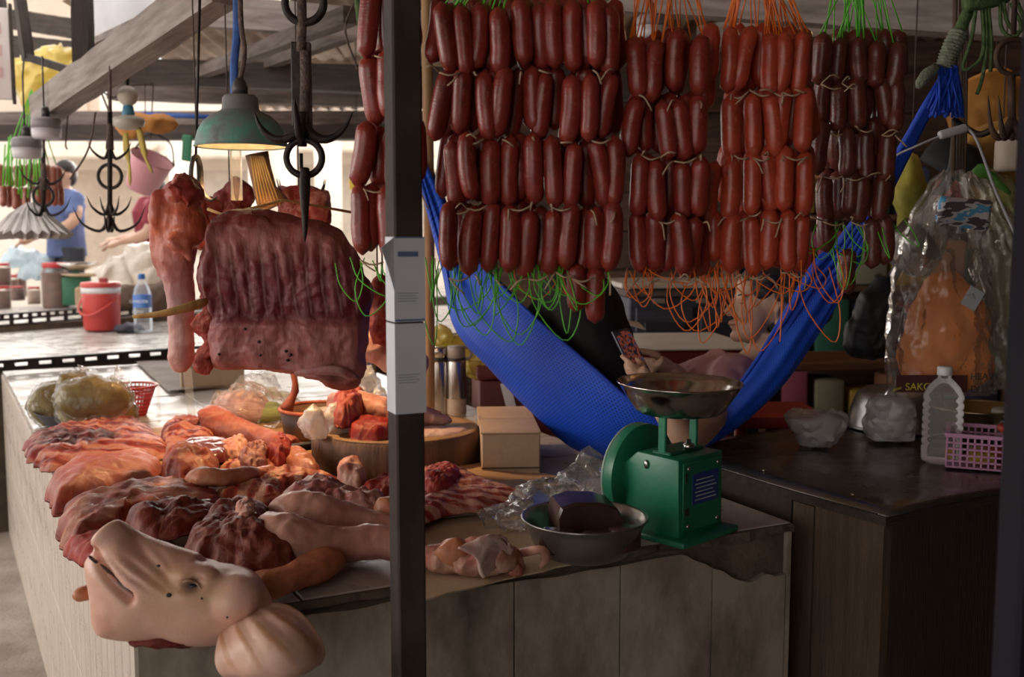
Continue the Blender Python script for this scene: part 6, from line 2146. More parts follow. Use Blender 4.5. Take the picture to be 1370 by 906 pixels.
# black shoulder bag
bb = P(1195, 300, 3.1)
bbg = thing('shoulder_bag', 'black fabric shoulder bag hanging beneath the dark sausages', 'bag', bb)
bk_m = mat('bag_black', (.020, .024, .032), .55, (.012, .014, .018), 8, bump=.5, bscale=14)
g = remesh(join(ell(P(1164, 450, 3.1) - bb, (0.083, 0.055, 0.072)), ell(P(1172, 420, 3.1) - bb, (0.066, 0.050, 0.088)), ell(P(1180, 395, 3.1) - bb, (0.039, 0.033, 0.066)), ell(P(1197, 445, 3.1) - bb, (0.055, 0.055, 0.083))), .008, 4)
mesh_obj('bag_body', crumple(crumple(g, .010, 16, 2, True), .004, 40, 3), bk_m, bbg)
mesh_obj('bag_strap', tube(spl([P(1188, 385, 3.1) - bb, P(1200, 360, 3.08) - bb, P(1240, 280, 3.02) - bb, P(1272, 236, 2.96) - bb, P(1280, 180, 2.92) - bb], 16), .016, 6, .25), bk_m, bbg)
mesh_obj('zip_line', tube(spl([P(1212, 395, 3.045) - bb, P(1205, 430, 3.035) - bb, P(1196, 465, 3.045) - bb], 10), .0022, 6), mat('zip_metal', (.25, .25, .26), .5, metal=.5), bbg)
mesh_obj('zip_pull', ring(P(1202, 410, 3.03) - bb, .009, .002, 16, 6), steel, bbg)
# dark cap hanging behind the straps
cp = P(1272, 205, 3.2)
tag(mesh_obj('dark_hat', crumple(tr(lathe([(.10, 0), (.098, .03), (.085, .07), (.05, .095), (0, .10)], 28), 0, 0, -.06, rx=.3, ry=.4), .008, 14, 2), mat('cap_cloth', (.02, .022, .026), .8), None, True, cp), 'dark round hat hanging behind the brown straps', 'hat')
# claw hook at the right edge
rk = P(1356, 190, 2.35)
rh = thing('claw_hook', 'rusty claw hook with a big ring at the upper right corner', 'hook', rk)
mesh_obj('ring', ring(P(1356, 76, 2.35) - rk, .038, .006, 26, 8), iron_rust, rh)
mesh_obj('stem', tube([P(1353, 100, 2.35) - rk, P(1354, 170, 2.35) - rk], .009, 8), iron_rust, rh)
for k, (xe, d) in enumerate(((1322, -.02), (1336, -.06), (1372, -.06), (1386, 0), (1356, .07))):
    q = spl([P(1354, 160, 2.35) - rk, P((1354 + xe) / 2, 184, 2.35 + d * .5) - rk, P(xe + (4 if xe < 1354 else -4), 170, 2.35 + d) - rk, P(xe, 128, 2.35 + d) - rk], 14)
    mesh_obj('claw', tube(q, [.009 * (1 - .9 * (i / 13) ** 2.2) for i in range(14)], 8), iron_rust, rh)
mesh_obj('ring_chain', tube([P(1356, 46, 2.35) - rk, P(1362, -140, 2.35) - rk], .006, 6), iron_rust, rh)
# inline switch and its grey cable
sw_ = P(1276, 176, 2.42)
iw = thing('inline_switch', 'pale inline light switch on a grey cable near the clear bags', 'switch', sw_)
pale = mat('switch_pale', (.55, .55, .57), .4)
mesh_obj('switch_body', tr(rbox(.066, .020, .020, .007, 3), 0, 0, -.01, ry=-.28), pale, iw, 50)
cab = mat('cable_grey', (.36, .36, .38), .5)
mesh_obj('cable', tube(spl([P(1140, 260, 2.6) - sw_, P(1190, 214, 2.5) - sw_, P(1225, 196, 2.44) - sw_, P(1258, 182, 2.42) - sw_], 14), .0028, 6), cab, iw)
mesh_obj('cable', tube(spl([P(1294, 170, 2.42) - sw_, P(1308, 190, 2.40) - sw_, P(1330, 250, 2.40) - sw_, P(1352, 300, 2.40) - sw_, P(1380, 360, 2.4) - sw_], 18), .0035, 6), cab, iw)

# ================================================================== behind the hammock
cab_m = mat('cabinet_blue', (.075, .080, .115), .6, (.04, .042, .06), 4, bump=.2, bscale=20, stretch=(1, 6, 6))
ck = P(930, 470, 4.3)
cabt = thing('blue_cabinet', 'old dark blue wooden cabinet behind the reclining woman', 'cabinet', (ck.x, 4.3, 0), .10)
zt_ = P(930, 378, 4.3).z
mesh_obj('carcass', tr(rbox(.56, .45, zt_ - .06, .006, 1), 0, .22, 0), cab_m, cabt, False)
mesh_obj('worktop', tr(rbox(.64, .52, .022, .004, 1), 0, .22, zt_ - .022), mat('worktop_pale', (.62, .56, .50), .5, (.5, .44, .38), 6), cabt, False)
mesh_obj('cornice', tr(rbox(.60, .48, .032, .006, 1), 0, .22, zt_ - .058), wood_old, cabt, False)
dr = mesh_obj('door', tr(rbox(.24, .02, .42, .004, 1), -.135, -.012, zt_ - .52), cab_m, cabt, False)
mesh_obj('door_panel', tr(rbox(.17, .012, .30, .003, 1), -.135, -.024, zt_ - .46), mat('cabinet_dark', (.04, .042, .06), .6), dr, False)
dr = mesh_obj('door', tr(rbox(.24, .02, .42, .004, 1), .135, -.012, zt_ - .52), cab_m, cabt, False)
mesh_obj('door_panel', tr(rbox(.17, .012, .30, .003, 1), .135, -.024, zt_ - .46), mat('cabinet_dark', (.04, .042, .06), .6), dr, False)
for x in (-.16, .02, .17):
    mesh_obj('catch', tr(rbox(.05, .012, .022, .003, 1), x, -.02, zt_ - .085), wood_grey, cabt, False)
wt = P(905, 462, 3.6)
pt = thing('paper_covered_table', 'low red-edged table covered with white paper beside the woman', 'table', (wt.x, 3.6, 0), .12)
white_p = mat('white_paper', (.82, .80, .78), .55, (.72, .69, .66), 4, bump=.15, bscale=10)
mesh_obj('paper_cover', tr(crumple(rbox(.50, .55, .006, .002, 1), .003, 8), 0, .1, wt.z), white_p, pt, False)
mesh_obj('table_frame', tr(rbox(.50, .55, .05, .006, 1), 0, .1, wt.z - .052), mat('frame_red', (.32, .05, .03), .5, (.2, .03, .02), 6), pt, False)
for (x, y) in ((-.22, -.14), (.22, -.14), (.22, .34), (-.22, .34)):
    mesh_obj('leg', tr(rbox(.04, .04, wt.z - .05, .004, 1), x, y, 0), wood_dark, pt, False)
tl = P(832, 438, 3.75)
q = [V((-.06, 0, .045)), V((.10, .03, -.005)), V((.09, .16, .01)), V((-.05, .18, .03))]
lf = mesh_obj('paper_leaflet', ([p for p in q], [(0, 1, 2, 3)]), white_p, None, False, P(828, 440, 3.72))
lf.modifiers.new('t', 'SOLIDIFY').thickness = .002
tag(lf, 'slanting white sheet of paper seen just above the phone', 'paper')
# maroon chest and boxes behind the hammock's left side
rd = P(690, 470, 3.9)
rch = thing('maroon_chest', 'dark maroon cool chest behind the left half of the hammock', 'chest', (rd.x + .17, 3.9, 0), .1)
mar = mat('maroon', (.16, .020, .014), .5, (.09, .012, .010), 4)
mesh_obj('chest_body', tr(rbox(.62, .45, .88, .012, 2), 0, .2, 0), mar, rch, 40)
mesh_obj('chest_lid', tr(rbox(.64, .47, .05, .012, 2), 0, .2, .882), mar, rch, 40)
mesh_obj('lid_handle', tr(rbox(.16, .02, .03, .006, 2), 0, -.035, .86), blackp, rch, 40)
tag(mesh_obj('paper_tag', tr(rbox(.035, .002, .09, .0005, 1), 0, 0, 0, ry=-.25), paper, None, False, P(684, 545, 3.66) + V((0, 0, .0))), 'white paper tag hanging on the maroon chest', 'tag')
# dim shelves with coloured goods on the back wall at the right
gd = P(1120, 420, 5.6)
shf = thing('back_shelf', 'dim wooden shelf stacked with coloured cloth at the back right', 'shelf', (gd.x + .2, 5.6, 0))
for k in range(4):
    mesh_obj('shelf_board', tr(rbox(1.5, .35, .03, .004, 1), 0, .17, .35 + k * .38), wood_brown, shf, False)
for x in (-.74, .74):
    mesh_obj('shelf_side', tr(rbox(.03, .35, 1.55, .004, 1), x, .17, 0), wood_brown, shf, False)
pal = [(.42, .05, .05), (.05, .20, .14), (.45, .30, .06), (.40, .10, .16), (.08, .10, .20), (.45, .20, .10), (.30, .28, .20)]
rnd = random.Random(9)
names = ('red', 'dark green', 'mustard', 'crimson', 'navy', 'rust orange', 'khaki')
shelf_n = ('bottom shelf', 'second shelf', 'third shelf', 'top shelf')
for k in range(4):
    for j in range(7):
        w2 = .16 + rnd.random() * .04
        hgt = .18 + rnd.random() * .14
        ci = (j * 3 + k * 2) % 7
        tag(mesh_obj('cloth_pile', crumple(rbox(w2, .26, hgt, .02, 2), .008, 14, j + k), mat('cloth_%d' % ci, pal[ci], .85), None, 40, (gd.x + .2 - .62 + j * .205, 5.76, .38 + k * .38)), names[ci] + ' folded cloth pile on the ' + shelf_n[k] + ' of the back shelf', 'cloth', 'cloth piles on the back shelf')
# low dark bench at the back right
bn = P(1150, 490, 4.4)
bnc = thing('dark_bench', 'low dark wooden bench behind the shoulder bag', 'bench', (bn.x, 4.4, 0), .1)
mesh_obj('bench_top', tr(rbox(.8, .4, .04, .006, 1), 0, .2, bn.z - .02), wood_brown, bnc, False)
for (x, y) in ((-.36, .03), (.36, .03), (.36, .37), (-.36, .37)):
    mesh_obj('leg', tr(rbox(.05, .05, bn.z - .02, .004, 1), x, y, 0), wood_dark, bnc, False)
# warm amber bags and a lit lamp far right
for k, (x, y, d, r, c_, lb_) in enumerate(((1330, 150, 3.6, (.16, .10, .14), (.50, .22, .04), 'amber cloth sack hanging at the upper right'), (1340, 215, 3.3, (.14, .10, .14), (.45, .24, .05), 'ochre sack hanging below the amber one'), (1218, 265, 3.5, (.06, .05, .16), (.42, .38, .06), 'olive yellow bag hanging behind the hammock end'))):
    lump_world('hanging_sack', lb_, [(P(x, y, d), r), (P(x, y + 25, d), (r[0] * .8, r[1], r[2] * .7))], mat('sack_%d' % k, c_, .75, tuple(q_ * .5 for q_ in c_), 8, bump=.4), voxel=.02, amp=.02, s=9, seed=k, cat='sack', cord=2.66)
lk = P(1356, 205, 3.0)
jb = thing('storage_jar', 'cream plastic storage jar at the right edge beside the ochre sack', 'jar', lk)
mesh_obj('jar_body', lathe([(0, -.05), (.045, -.05), (.05, -.04), (.05, .03), (.04, .045), (0, .045)], 24), mat('cream_plastic', (.62, .52, .42), .45), jb)
mesh_obj('jar_lid', lathe([(.042, .045), (.044, .047), (.044, .065), (0, .067)], 24), mat('lid_pale', (.5, .42, .36), .5), jb)
ll = bpy.data.lights.new('back_lamp', 'POINT')
ll.energy = 9
ll.color = (1.0, .62, .30)
ll.shadow_soft_size = .08
lo2 = bpy.data.objects.new('back_lamp', ll)
lo2.location = P(1320, -70, 3.9)
C.objects.link(lo2)
bl_o = thing('bare_bulb', 'small bare bulb lighting the sacks at the back right', 'lamp', lo2.location)
mesh_obj('bulb_glass', ell((0, 0, 0), (.03, .03, .04), 14, 10), glow('bulb_warm', (1, .7, .4), 6), bl_o)
mesh_obj('bulb_socket', tr(lathe([(0, .03), (.016, .03), (.016, .07), (0, .075)], 14)), blackp, bl_o)
ll.shadow_soft_size = .045
mesh_obj('bulb_wire', tube([V((0, 0, .07)), V((0, 0, .35))], .003, 5), blackp, bl_o)
# ================================================================== far left: the neighbouring stalls
struct('floor_raised', box(-9, 0.5, 8.6, 12.5, 0, .34), concrete)
def jar(label, x, y, r, h, fill, z=.85, lidc=(.50, .03, .03)):
    o = G(x, y, z)
    t = thing('glass_jar', label, 'jar', o, 0, 'red-lidded jars on the far counter')
    mesh_obj('contents', lathe([(0, .004), (r * .93, .004), (r * .95, .02), (r * .95, h * .78), (0, h * .78)], 24), fill, t)
    mesh_obj('jar_glass', lathe([(0, 0), (r * .96, 0), (r, .012), (r, h * .80), (r * .86, h * .88), (r * .84, h * .90)], 24, cap=False), clear('jar_glass', (.97, .95, .92), .05, .14), t)
    mesh_obj('lid', lathe([(r * .88, h * .89), (r * .90, h * .90), (r * .90, h * .985), (r * .85, h), (0, h)], 24), mat('lid_%.2f' % lidc[0], lidc, .4), t)
    return t
brown = mat('jar_brown', (.20, .075, .035), .5, (.11, .04, .02), 14)
brown2 = mat('jar_chestnut', (.30, .12, .06), .5, (.18, .07, .03), 14)
pale_f = mat('jar_pale', (.55, .42, .34), .5, (.42, .28, .2), 12)
jar('tall square-shouldered jar of brown paste, biggest of the red-lidded jars', 75, 412, .098, .345, brown)
jar('red-lidded jar cut by the left picture edge, front', 2, 413, .07, .17, brown)
jar('red-lidded jar stacked behind the edge jar', 2, 382, .07, .17, brown, 1.022)
jar('chestnut-filled red-lidded jar second from the left edge', 17, 398, .055, .20, brown2)
jar('slim chestnut jar beside the second jar', 29, 397, .045, .21, brown2)
jar('low brown jar with a red lid left of the pale jar', 24, 402, .060, .12, brown)
jar('small pale jar with a red lid left of the tall brown jar', 46, 407, .050, .14, pale_f)
# green scale of the neighbour
gsx = G(104, 408, .87)
gs_ = thing('market_scale', 'far green weighing scale behind the tall brown jar', 'scale', gsx, .3)
mesh_obj('scale_body', tr(rbox(.20, .18, .22, .015, 2), 0, 0, 0), mat('far_green', (.03, .15, .08), .5), gs_, 40)
mesh_obj('scale_neck', tr(rbox(.05, .05, .05, .005, 1), 0, 0, .22), mat('far_green', (.03, .15, .08)), gs_, False)
mesh_obj('scale_pan', tr(lathe([(0, 0), (.06, 0), (.10, .012), (.16, .06), (.155, .06), (.09, .018), (0, .008)], 32), 0, 0, .265), steel, gs_)
tag(mesh_obj('flat_basket', lathe([(0, 0), (.15, 0), (.20, .012), (.20, .018), (0, .014)], 28), card_w, None, True, gsx + V((.12, -.05, .225))), 'flat tan tray balanced on the far green scale', 'tray')
# cooler jug
cj = G(137, 441, .805)
jug = thing('cooler_jug', 'red insulated drink jug with a white band on the tiled counter', 'jug', cj)
redj = mat('jug_red', (.55, .055, .045), .4, (.46, .04, .035), 5)
k_ = 1.18
mesh_obj('jug_body', lathe([(0, 0), (.090 * k_, 0), (.094 * k_, .01), (.100 * k_, .19 * k_), (.100 * k_, .20 * k_)], 32), redj, jug)
mesh_obj('white_band', lathe([(.101 * k_, .20 * k_), (.101 * k_, .232 * k_)], 32), mat('band_white', (.75, .73, .74), .4), jug)
mesh_obj('jug_lid', lathe([(.103 * k_, .232 * k_), (.104 * k_, .238 * k_), (.104 * k_, .252 * k_), (.098 * k_, .258 * k_), (0, .26 * k_)], 32), redj, jug)
mesh_obj('spout', tr(rbox(.05, .04, .03, .006, 2), .02, 0, .258 * k_), mat('jug_dark', (.32, .04, .03), .5), jug, 40)
mesh_obj('handle', tube(spl([V((-.115, -.03, .20)), V((-.11, -.09, .13)), V((-.03, -.14, .10)), V((.07, -.125, .15)), V((.118, -.03, .21))], 20), .008, 6, .6), redj, jug)
# water bottle with blue label
wb2 = G(192, 444, .805)
wbt = thing('drink_bottle', 'small water bottle with a blue label and cap near the red jug', 'bottle', wb2)
mesh_obj('bottle_shell', lathe([(0, 0), (.050, 0), (.056, .012), (.056, .23), (.045, .275), (.020, .315), (.018, .335)], 28, cap=False), clear('pet2', (.90, .95, 1.0), .06, .3), wbt)
mesh_obj('label', lathe([(.0575, .155), (.0575, .235)], 28, cap=False), mat('label_blue', (.08, .20, .55), .4), wbt)
text_obj('label_word', 'CAMBODIA', .026, mat('label_white', (.8, .85, .95), .5), V((-.060, -.0592, .185)), 0, wbt).scale = (.85, 1, 1)
mesh_obj('cap', lathe([(0, .330), (.022, .330), (.022, .362), (0, .365)], 20), mat('cap_blue', (.03, .15, .50), .4), wbt)
# cartons and cloth bundle behind
tag(mesh_obj('carton', tr(rbox(.46, .3, .16, .006, 1), 0, 0, 0, rz=.3), card_t, None, False, G(148, 412, .86)), 'brown carton behind the red jug', 'carton')
bag_blob('white_bundle', 'pale plastic bundle heaped behind the water bottle', [(P(175, 372, 7.6), (.24, .2, .17)), (P(200, 352, 7.6), (.2, .15, .14)), (P(160, 390, 7.6), (.2, .15, .14))], film('film_pale', (.80, .72, .62), .85, .4, .4, 8, .3, .2), .05, 6, 4, voxel=.03)
for k, (x, y, r) in enumerate(((165, 402, (.16, .12, .07)), (212, 398, (.2, .14, .10)))):
    lump_world('dark_bundle', ('small', 'larger')[k] + ' dark cloth bundle behind the water bottle', [(P(x, y, 7.2), r), (P(x + 10, y - 4, 7.2), (r[0] * .7, r[1], r[2] * 1.1))], mat('bundle_brown', (.16, .10, .07), .8, (.08, .05, .035), 6), voxel=.02, amp=.03, s=7, seed=k, cat='bundle')
tag(mesh_obj('plastic_wrap', crumple(ell((0, 0, 0), (.09, .08, .035), 22, 14), .02, 16, 3, True), mat('dark_cloth', (.03, .03, .05), .6), None, 50, G(172, 440, .82)), 'dark crumpled cloth lying right of the red jug', 'cloth')
bag_blob('plastic_bag', 'pale blue plastic bags bulging behind the jars at the left', [(P(48, 362, 8.7), (.13, .1, .10)), (P(25, 345, 8.7), (.16, .1, .09)), (P(58, 346, 8.7), (.10, .08, .07))], film('film_blue', (.70, .84, .92), .75, .3, .4, 8, .4, .2), .05, 7, 7, voxel=.025)

# far sausages, green and red, at the left edge
far_s = sausage_mat('sausage_far', (.36, .10, .06), (.22, .06, .04), (.5, .25, .2))
fs_ = thing('far_sausages', 'blurred sausages on bright green strings at the left picture edge', 'sausages', P(42, 200, 5.2))
rnd = random.Random(2)
for r_ in range(2):
    for k in range(10):
        o = bpy.data.objects.new('sausage', sausage_mesh(far_s, rnd.randrange(5)))
        C.objects.link(o)
        o.parent = fs_
        o.location = P(2 + k * 8.5 + rnd.uniform(-2, 2), 220 + r_ * 28 + rnd.uniform(-3, 3), 5.2 + .05 * (k % 2)) - P(42, 200, 5.2)
        o.scale = (1.15, 1.15, 1.0)
        o.rotation_euler = (0, rnd.gauss(0, .08), rnd.random() * 6)
gs = [tube([P(5 + k * 4 + rnd.uniform(-3, 3), 184 + rnd.uniform(-4, 10), 5.16) - fs_.location, P(4 + k * 4.2, 262 + rnd.uniform(-14, 8), 5.12) - fs_.location], .004, 5) for k in range(14)]
mesh_obj('green_strings', join(*gs), str_green, fs_)['kind'] = 'stuff'
gs = [tube([P(42, 120, 5.2) - fs_.location, P(5 + k * 10, 220, 5.2) - fs_.location], .003, 5) for k in range(8)]
mesh_obj('hanging_strings', join(*gs), str_green, fs_)['kind'] = 'stuff'
# silver foil fan of wrapped sheets
ff = P(40, 272, 4.9)
fan = thing('foil_fan', 'crumpled silver plastic sheet fanned out like an umbrella at the left', 'plastic', ff)
foil = mat('foil_silver', (.50, .46, .44), .3, (.30, .27, .26), 6, metal=.5)
vs, fs = [], []
nn = 44
for j in range(nn):
    w = 2 * pi * j / nn
    z = 1 if j % 2 else .82
    vs += [V((.015 * math.cos(w), .015 * math.sin(w), .0)), V((.09 * math.cos(w) * z, .09 * math.sin(w) * z, -.05)), V((.185 * math.cos(w) * z, .18 * math.sin(w) * z, -.125 - .02 * (j % 2))), V((.165 * math.cos(w) * z, .16 * math.sin(w) * z, -.165))]
for j in range(nn):
    a, b = j * 4, ((j + 1) % nn) * 4
    for k in range(3):
        fs.append((a + k, b + k, b + k + 1, a + k + 1))
mesh_obj('pleated_sheet', crumple((vs, fs), .006, 30), foil, fan, False)
mesh_obj('hang_cord', tube([V((0, 0, 0)), P(44, 150, 4.95) - ff], .004, 5), rope_m, fan)

# hanging LED bulbs
led_w = mat('led_white', (.74, .71, .74), .4)
led_g = mat('led_grey', (.30, .27, .28), .5)
def led(label, x, y, Y, s):
    o = P(x, y, Y)
    t = thing('led_bulb', label, 'bulb', o)
    mesh_obj('diffuser', lathe([(0, -.045 * s), (.052 * s, -.045 * s), (.060 * s, -.036 * s), (.062 * s, .0)], 28), led_w, t)
    mesh_obj('housing', lathe([(.063 * s, 0), (.063 * s, .035 * s), (.052 * s, .045 * s), (.02 * s, .05 * s)], 28), led_g, t)
    mesh_obj('socket', lathe([(0, .045 * s), (.018 * s, .045 * s), (.018 * s, .085 * s), (.008 * s, .095 * s), (0, .095 * s)], 16), blackp, t)
    mesh_obj('wire', tube([V((-.006, 0, .09 * s)), V((-.004, 0, .30)), P(x - 4, 80, Y) - o], .004, 5), blackp, t)
    return t
led('unlit white cylinder bulb hanging below the yellow bag, the higher of two', 62, 172, 4.5, .96)
led('unlit white cylinder bulb hanging left of its twin, the lower one', 36, 198, 4.55, .98)
led('white bulb glimpsed behind the orange strings of the narrow bunch', 872, 36, 2.7, .62)
# yellow bag in the roof
yb = P(62, 100, 5.75)
bag_blob('yellow_bag', 'big yellow plastic bag stuffed under the roof at the upper left', [(yb, (.20, .12, .14)), (P(50, 128, 5.75), (.10, .09, .12)), (P(88, 86, 5.75), (.14, .12, .10)), (P(56, 92, 5.75), (.16, .12, .08))], film('film_yolk', (.85, .66, .14), .92, .4, .3, 8, .35, .1), .035, 8, 3, voxel=.02)
# left hook cluster
def claw_cluster(label, x, y0, y1, Y, size, arms_rows, ringy=None):
    o = P(x, y1, Y)
    t = thing('hook_cluster', label, 'hook', o)
    mesh_obj('stem', tube([V((0, 0, 0)), P(x, y0, Y) - o], .010, 8), iron, t)
    for (yy, sz, na, ph) in arms_rows:
        c = P(x, yy, Y) - o
        for k in range(na):
            a = 2 * pi * k / na + ph
            d = V((math.cos(a), math.sin(a) * .8, 0))
            q = spl([c + V((0, 0, sz * .3)), c + d * sz * .25 + V((0, 0, -.02)), c + d * sz * .75 + V((0, 0, sz * .05)), c + d * sz + V((0, 0, sz * .55))], 12)
            mesh_obj('claw', tube(q, [.0075 * (1 - .9 * (i / 11) ** 2) for i in range(12)], 7), iron, t)
    if ringy:
        mesh_obj('ring', ring(P(x, ringy, Y) - o, .045, .007, 22, 7), iron, t)
    mesh_obj('knotted_rope', crumple(tube([P(x, y0 - 62, Y) - o, P(x, y0, Y) - o, P(x, y0 + 50, Y) - o], [.006, .008, .016], 8), .004, 50), rope_m, t)
    return t
claw_cluster('cluster of thin iron hooks hanging in the bright gap left of the shank', 147, 150, 303, 4.05, .1, [(302, .135, 4, .15), (280, .09, 4, .7), (205, .08, 2, .3)], 236)
claw_cluster('small dark double hook hanging before the far sausages', 58, 205, 284, 4.7, .08, [(282, .12, 3, .2), (240, .10, 2, .4)], 262)
# thin wire hook line and red bucket
pkb_ = P(196, 232, 6.05)
bkt = thing('pink_bucket', 'tilted pink plastic bucket hanging in the bright gap', 'bucket', pkb_)
pkm = mat('bucket_pink', (.72, .36, .40), .5, (.62, .28, .32), 4)
mesh_obj('bucket_body', tr(lathe([(0, -.10), (.085, -.10), (.12, .09), (.126, .10), (.115, .09), (.08, -.09), (0, -.09)], 28), 0, 0, 0, ry=.5, rx=.25), pkm, bkt)
mesh_obj('bucket_handle', tube(spl([V((-.06, 0, .14)), V((.03, -.02, .22)), V((.14, 0, .17)), V((.16, 0, .04))], 14), .006, 6), iron, bkt)
mesh_obj('hang_cord', tube([V((.03, 0, .2)), P(206, 98, 6.05) - pkb_], .004, 5), rope_m, bkt)
# fly fan with rag strips
fm = P(172, 158, 4.4)
flf = thing('fly_fan', 'ceiling fly whisk motor with dangling yellow rag strips', 'fan', fm)
mesh_obj('motor', lathe([(0, -.045), (.04, -.045), (.062, -.03), (.066, -.012), (.06, .0), (.022, .012), (.018, .05), (0, .05)], 28), mat('motor_pale', (.55, .52, .45), .45), flf)
mesh_obj('blue_collar', tr(lathe([(.024, .012), (.026, .015), (.020, .05), (0, .055)], 20)), mat('collar_blue', (.08, .30, .46), .5), flf)
mesh_obj('ball_joint', ell((.0, 0, .09), (.042, .042, .042), 18, 12), mat('ball_cream', (.60, .54, .44), .5), flf)
mesh_obj('drop_rod', tube([V((0, 0, .12)), P(172, 40, 4.4) - fm], .007, 6), iron, flf)
rag = mat('rag_yellow', (.58, .45, .10), .8, (.40, .30, .07), 12, bump=.4)
for pts in (((168, 178), (170, 205), (173, 220), (174, 248)), ((186, 172), (192, 200), (196, 215), (204, 232))):
    mesh_obj('rag_strip', crumple(tube(spl([P(x, y, 4.4) - fm for x, y in pts], 12), [.016, .020, .022, .022, .020, .018, .012, .009, .010, .012, .012, .006], 8, .5), .003, 40), rag, flf)
tag(mesh_obj('blue_pipe', tube([P(178, 152, 5.6), P(290, 157, 5.4)], .012, 8), mat('pipe_blue', (.02, .10, .40), .5)), 'thin blue pipe running along the beam left of the lamp', 'pipe')
gl = P(248, 188, 8.2)
tag(mesh_obj('green_clip', crumple(tr(rbox(.08, .03, .20, .012, 3), 0, 0, -.16, ry=.1), .010, 20, 2), mat('clip_green', (.01, .14, .06), .5), None, 40, gl), 'dark green clip hanging left of the rod hook', 'clip')
ob = lump_world('orange_cloth', 'orange cloth hanging behind the fly whisk motor', [(P(195, 165, 5.2), (.16, .06, .05)), (P(175, 172, 5.2), (.08, .05, .06))], mat('amber_cloth', (.62, .26, .06), .7), voxel=.015, amp=.02, s=12, seed=3, cat='cloth', cord=2.58)
yl = P(478, 240, 6.0)
lump_world('yellow_pouch', 'small yellow pouch hanging behind the leftmost sausages', [(yl, (.05, .04, .10)), (P(476, 226, 6.0), (.03, .03, .06))], mat('pouch_yellow', (.80, .55, .05), .6), voxel=.012, amp=.012, s=14, seed=1, cat='pouch', cord=2.55)
# white sign board at the upper left
sg_ = P(5, 75, 5.0)
sgn = thing('sign_board', 'white painted board with faded red lettering at the upper left corner', 'sign', sg_)
mesh_obj('board', tr(rbox(.10, .02, .42, .004, 1), -.02, 0, -.20, rz=.3), mat('board_white', (.72, .66, .64), .6, (.62, .5, .48), 5), sgn, False)
mesh_obj('faded_lettering', tr(join(*[box(-.045, .012, -.0125, -.0105, -.10 + k * .10, -.05 + k * .10) for k in range(3)]), -.02, 0, 0, rz=.3), mat('faded_red', (.66, .42, .40), .7), sgn, False)
mesh_obj('board_frame', tr(rbox(.014, .026, .46, .002, 1), .036, .01, -.22, rz=.3), wood_dark, sgn, False)
beam(P(-4, -20, 5.2), P(4, 44, 5.2), .05, .05, wood_dark, parent=roof)
# loose wires under the roof
for k, pts in enumerate((((205, 112, 4.6), (170, 116, 4.6), (150, 130, 4.6), (110, 100, 4.6)), ((128, 80, 4.5), (135, 120, 4.5), (146, 150, 4.3)), ((120, 85, 4.5), (122, 120, 4.5), (119, 130, 4.5)), ((92, 140, 4.6), (88, 190, 4.6), (90, 200, 4.6)), ((128, 150, 4.0), (118, 200, 4.0), (94, 240, 4.0)), ((475, 0, 3.6), (462, 40, 3.6), (478, 92, 3.6)), ((238, 0, 4.2), (225, 40, 4.2), (250, 38, 4.2)))):
    tag(mesh_obj('loose_wire', tube(spl([P(*p) for p in pts], 16), .004, 5), rope_m), ('pale wire sagging under the grey beam', 'dark wire dropping from the grey beam to the thin hooks', 'short wire end beside the roof post', 'thin wire left of the thin hooks', 'long slanting wire in front of the bright gap', 'looped cord beside the leftmost sausages', 'wire wound round the grey roof beam')[k], 'wire')
mesh_obj('painted_scrawl', tube(spl([P(238, 22, 4.05), P(243, 16, 4.05), P(247, 20, 4.05), P(252, 11, 4.04), P(256, 14, 4.04), P(260, 7, 4.04)], 20), .0025, 5), mat('chalk', (.75, .72, .7), .8), roof)
# paper slips hanging in the light behind the lamp
for k, (x, y) in enumerate(((245, 238), (350, 235), (440, 240), (375, 225))):
    tag(mesh_obj('plastic_sheet', crumple(tr(rbox(.25, .02, .9, .006, 2), 0, 0, -.9, rz=.2 * k), .03, 6, k, True), film('film_haze', (.92, .84, .76), .5, .4, .3, 5, .5, .3), None, 50, P(x, 168, 8.9)), ('pale hanging sheet left of the lamp in the bright gap', 'pale hanging sheet just below the lamp in the bright gap', 'pale hanging sheet beside the leftmost sausages', 'pale hanging sheet between lamp and hooks')[k], 'sheet')

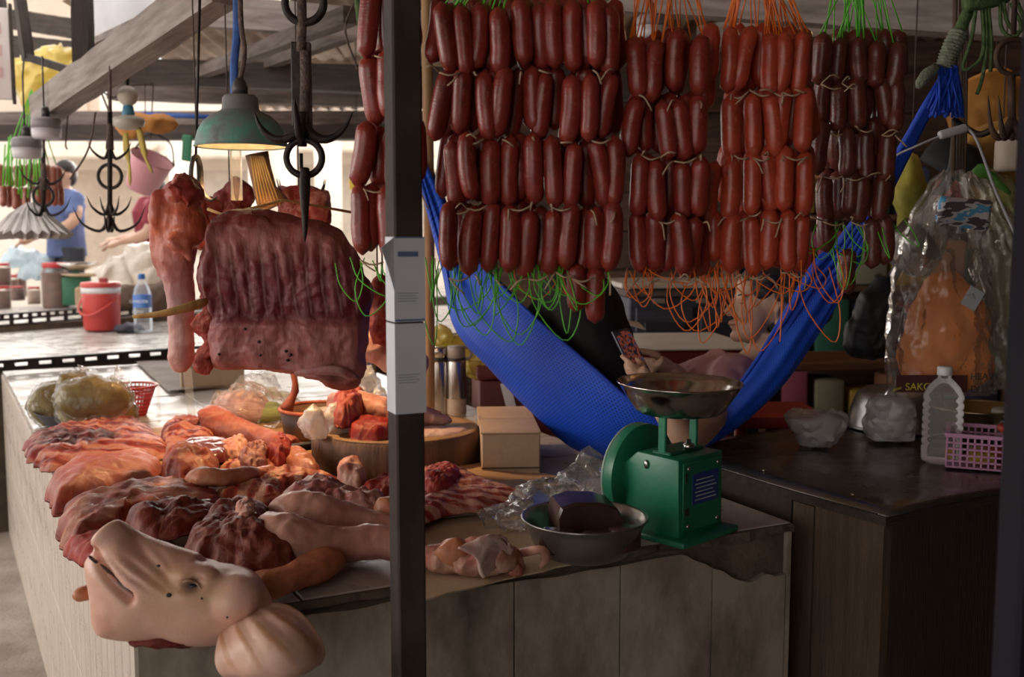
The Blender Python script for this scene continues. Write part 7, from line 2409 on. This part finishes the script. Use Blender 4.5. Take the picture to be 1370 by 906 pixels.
# two neighbours at their stalls
def bystander(name, label, x, base, Y, shirt, face=0.0, arms=(), hair_c=(.03, .025, .022), trousers=(.04, .045, .06)):
    o = V((P(x, 300, Y).x, Y, base))
    t = thing(name, label, 'person', o, face)
    def e(c, r):
        return ell(V(c), r, 16, 10)
    sk = [e((0, 0, 1.50), (.075, .092, .11)), tube([V((0, 0, 1.43)), V((0, 0, 1.34))], [.05, .055], 10), tube([V((0, 0, 1.38)), V((0, 0, 1.25)), V((0, 0, 1.05)), V((0, 0, .86))], [.09, .15, .13, .15], 14, .7, up=(1, 0, 0)), e((.0, -.088, 1.495), (.014, .02, .02)), e((0, -.06, 1.43), (.035, .03, .03)), e((.076, .01, 1.49), (.012, .02, .03)), e((-.076, .01, 1.49), (.012, .02, .03))]
    for s_ in (-1, 1):
        sk.append(tube([V((s_ * .08, 0, .88)), V((s_ * .09, -.01, .48)), V((s_ * .09, .01, .08))], [.085, .06, .04], 10))
        sk.append(tube([V((s_ * .09, .03, .045)), V((s_ * .09, -.10, .035))], [.04, .032], 8))
    for (s_, el, wr) in arms:
        sk.append(tube(spl([V((s_ * .17, 0, 1.31)), V(el), V(wr)], 14), [.052] * 5 + [.046] * 5 + [.036, .032, .028, .026], 10))
        d = (V(wr) - V(el)).normalized()
        sk.append(tube([V(wr), V(wr) + d * .05, V(wr) + d * .09], [.030, .040, .034], 10, .6))
        side = d.cross(V((0, 0, 1))).normalized()
        for k in range(4):
            b = V(wr) + d * .085 + side * ((k - 1.5) * .018)
            sk.append(tube([b, b + d * .04 + V((0, 0, -.008)), b + d * .065 + V((0, 0, -.028))], [.010, .0095, .007], 7))
        b = V(wr) + d * .03 + side * .035 * (1 if s_ < 0 else -1)
        sk.append(tube([b, b + d * .03 + side * .015, b + d * .06], [.012, .011, .008], 7))
    mesh_obj('body', remesh(join(*sk), .011, 2), skin_m, t)
    sh = [tube([V((0, 0, 1.385)), V((0, 0, 1.26)), V((0, 0, 1.05)), V((0, 0, .82))], [.10, .172, .155, .175], 14, .75, up=(1, 0, 0))]
    for (s_, el, wr) in arms:
        a = V((s_ * .17, 0, 1.31))
        sh.append(tube([V((s_ * .10, 0, 1.31)), a, a.lerp(V(el), .75)], [.08, .072, .068], 10))
    mesh_obj('shirt', crumple(remesh(join(*sh), .014, 4), .012, 9, 2), mat('shirt_%s' % name + str(x), shirt, .8, bump=.2, bscale=10), t)
    tr_ = []
    for s_ in (-1, 1):
        tr_.append(tube([V((s_ * .07, 0, .90)), V((s_ * .09, -.01, .48)), V((s_ * .09, .01, .08))], [.11, .085, .07], 10))
    mesh_obj('trousers', remesh(join(*tr_), .015, 3), mat('trousers_%d' % x, trousers, .8), t)
    mesh_obj('hair', remesh(join(e((0, .02, 1.545), (.086, .092, .085)), e((0, .045, 1.49), (.078, .07, .09))), .010, 4), mat('hair_%d' % x, hair_c, .5), t)
    return t
bystander('person', 'bystander in a maroon shirt standing in the bright gap behind the shank', 205, .34, 9.0, (.28, .035, .055), math.radians(-70), ((-1, (-.22, -.08, 1.08), (-.14, -.30, 1.02)), (1, (.22, -.06, 1.08), (.13, -.28, 1.0))))
bystander('person', 'vendor in a blue shirt busy behind the far jars at the left', 88, .40, 8.8, (.12, .17, .36), math.radians(-35), ((-1, (-.24, -.10, 1.10), (-.06, -.30, 1.02)), (1, (.24, -.10, 1.10), (.04, -.32, .98))))
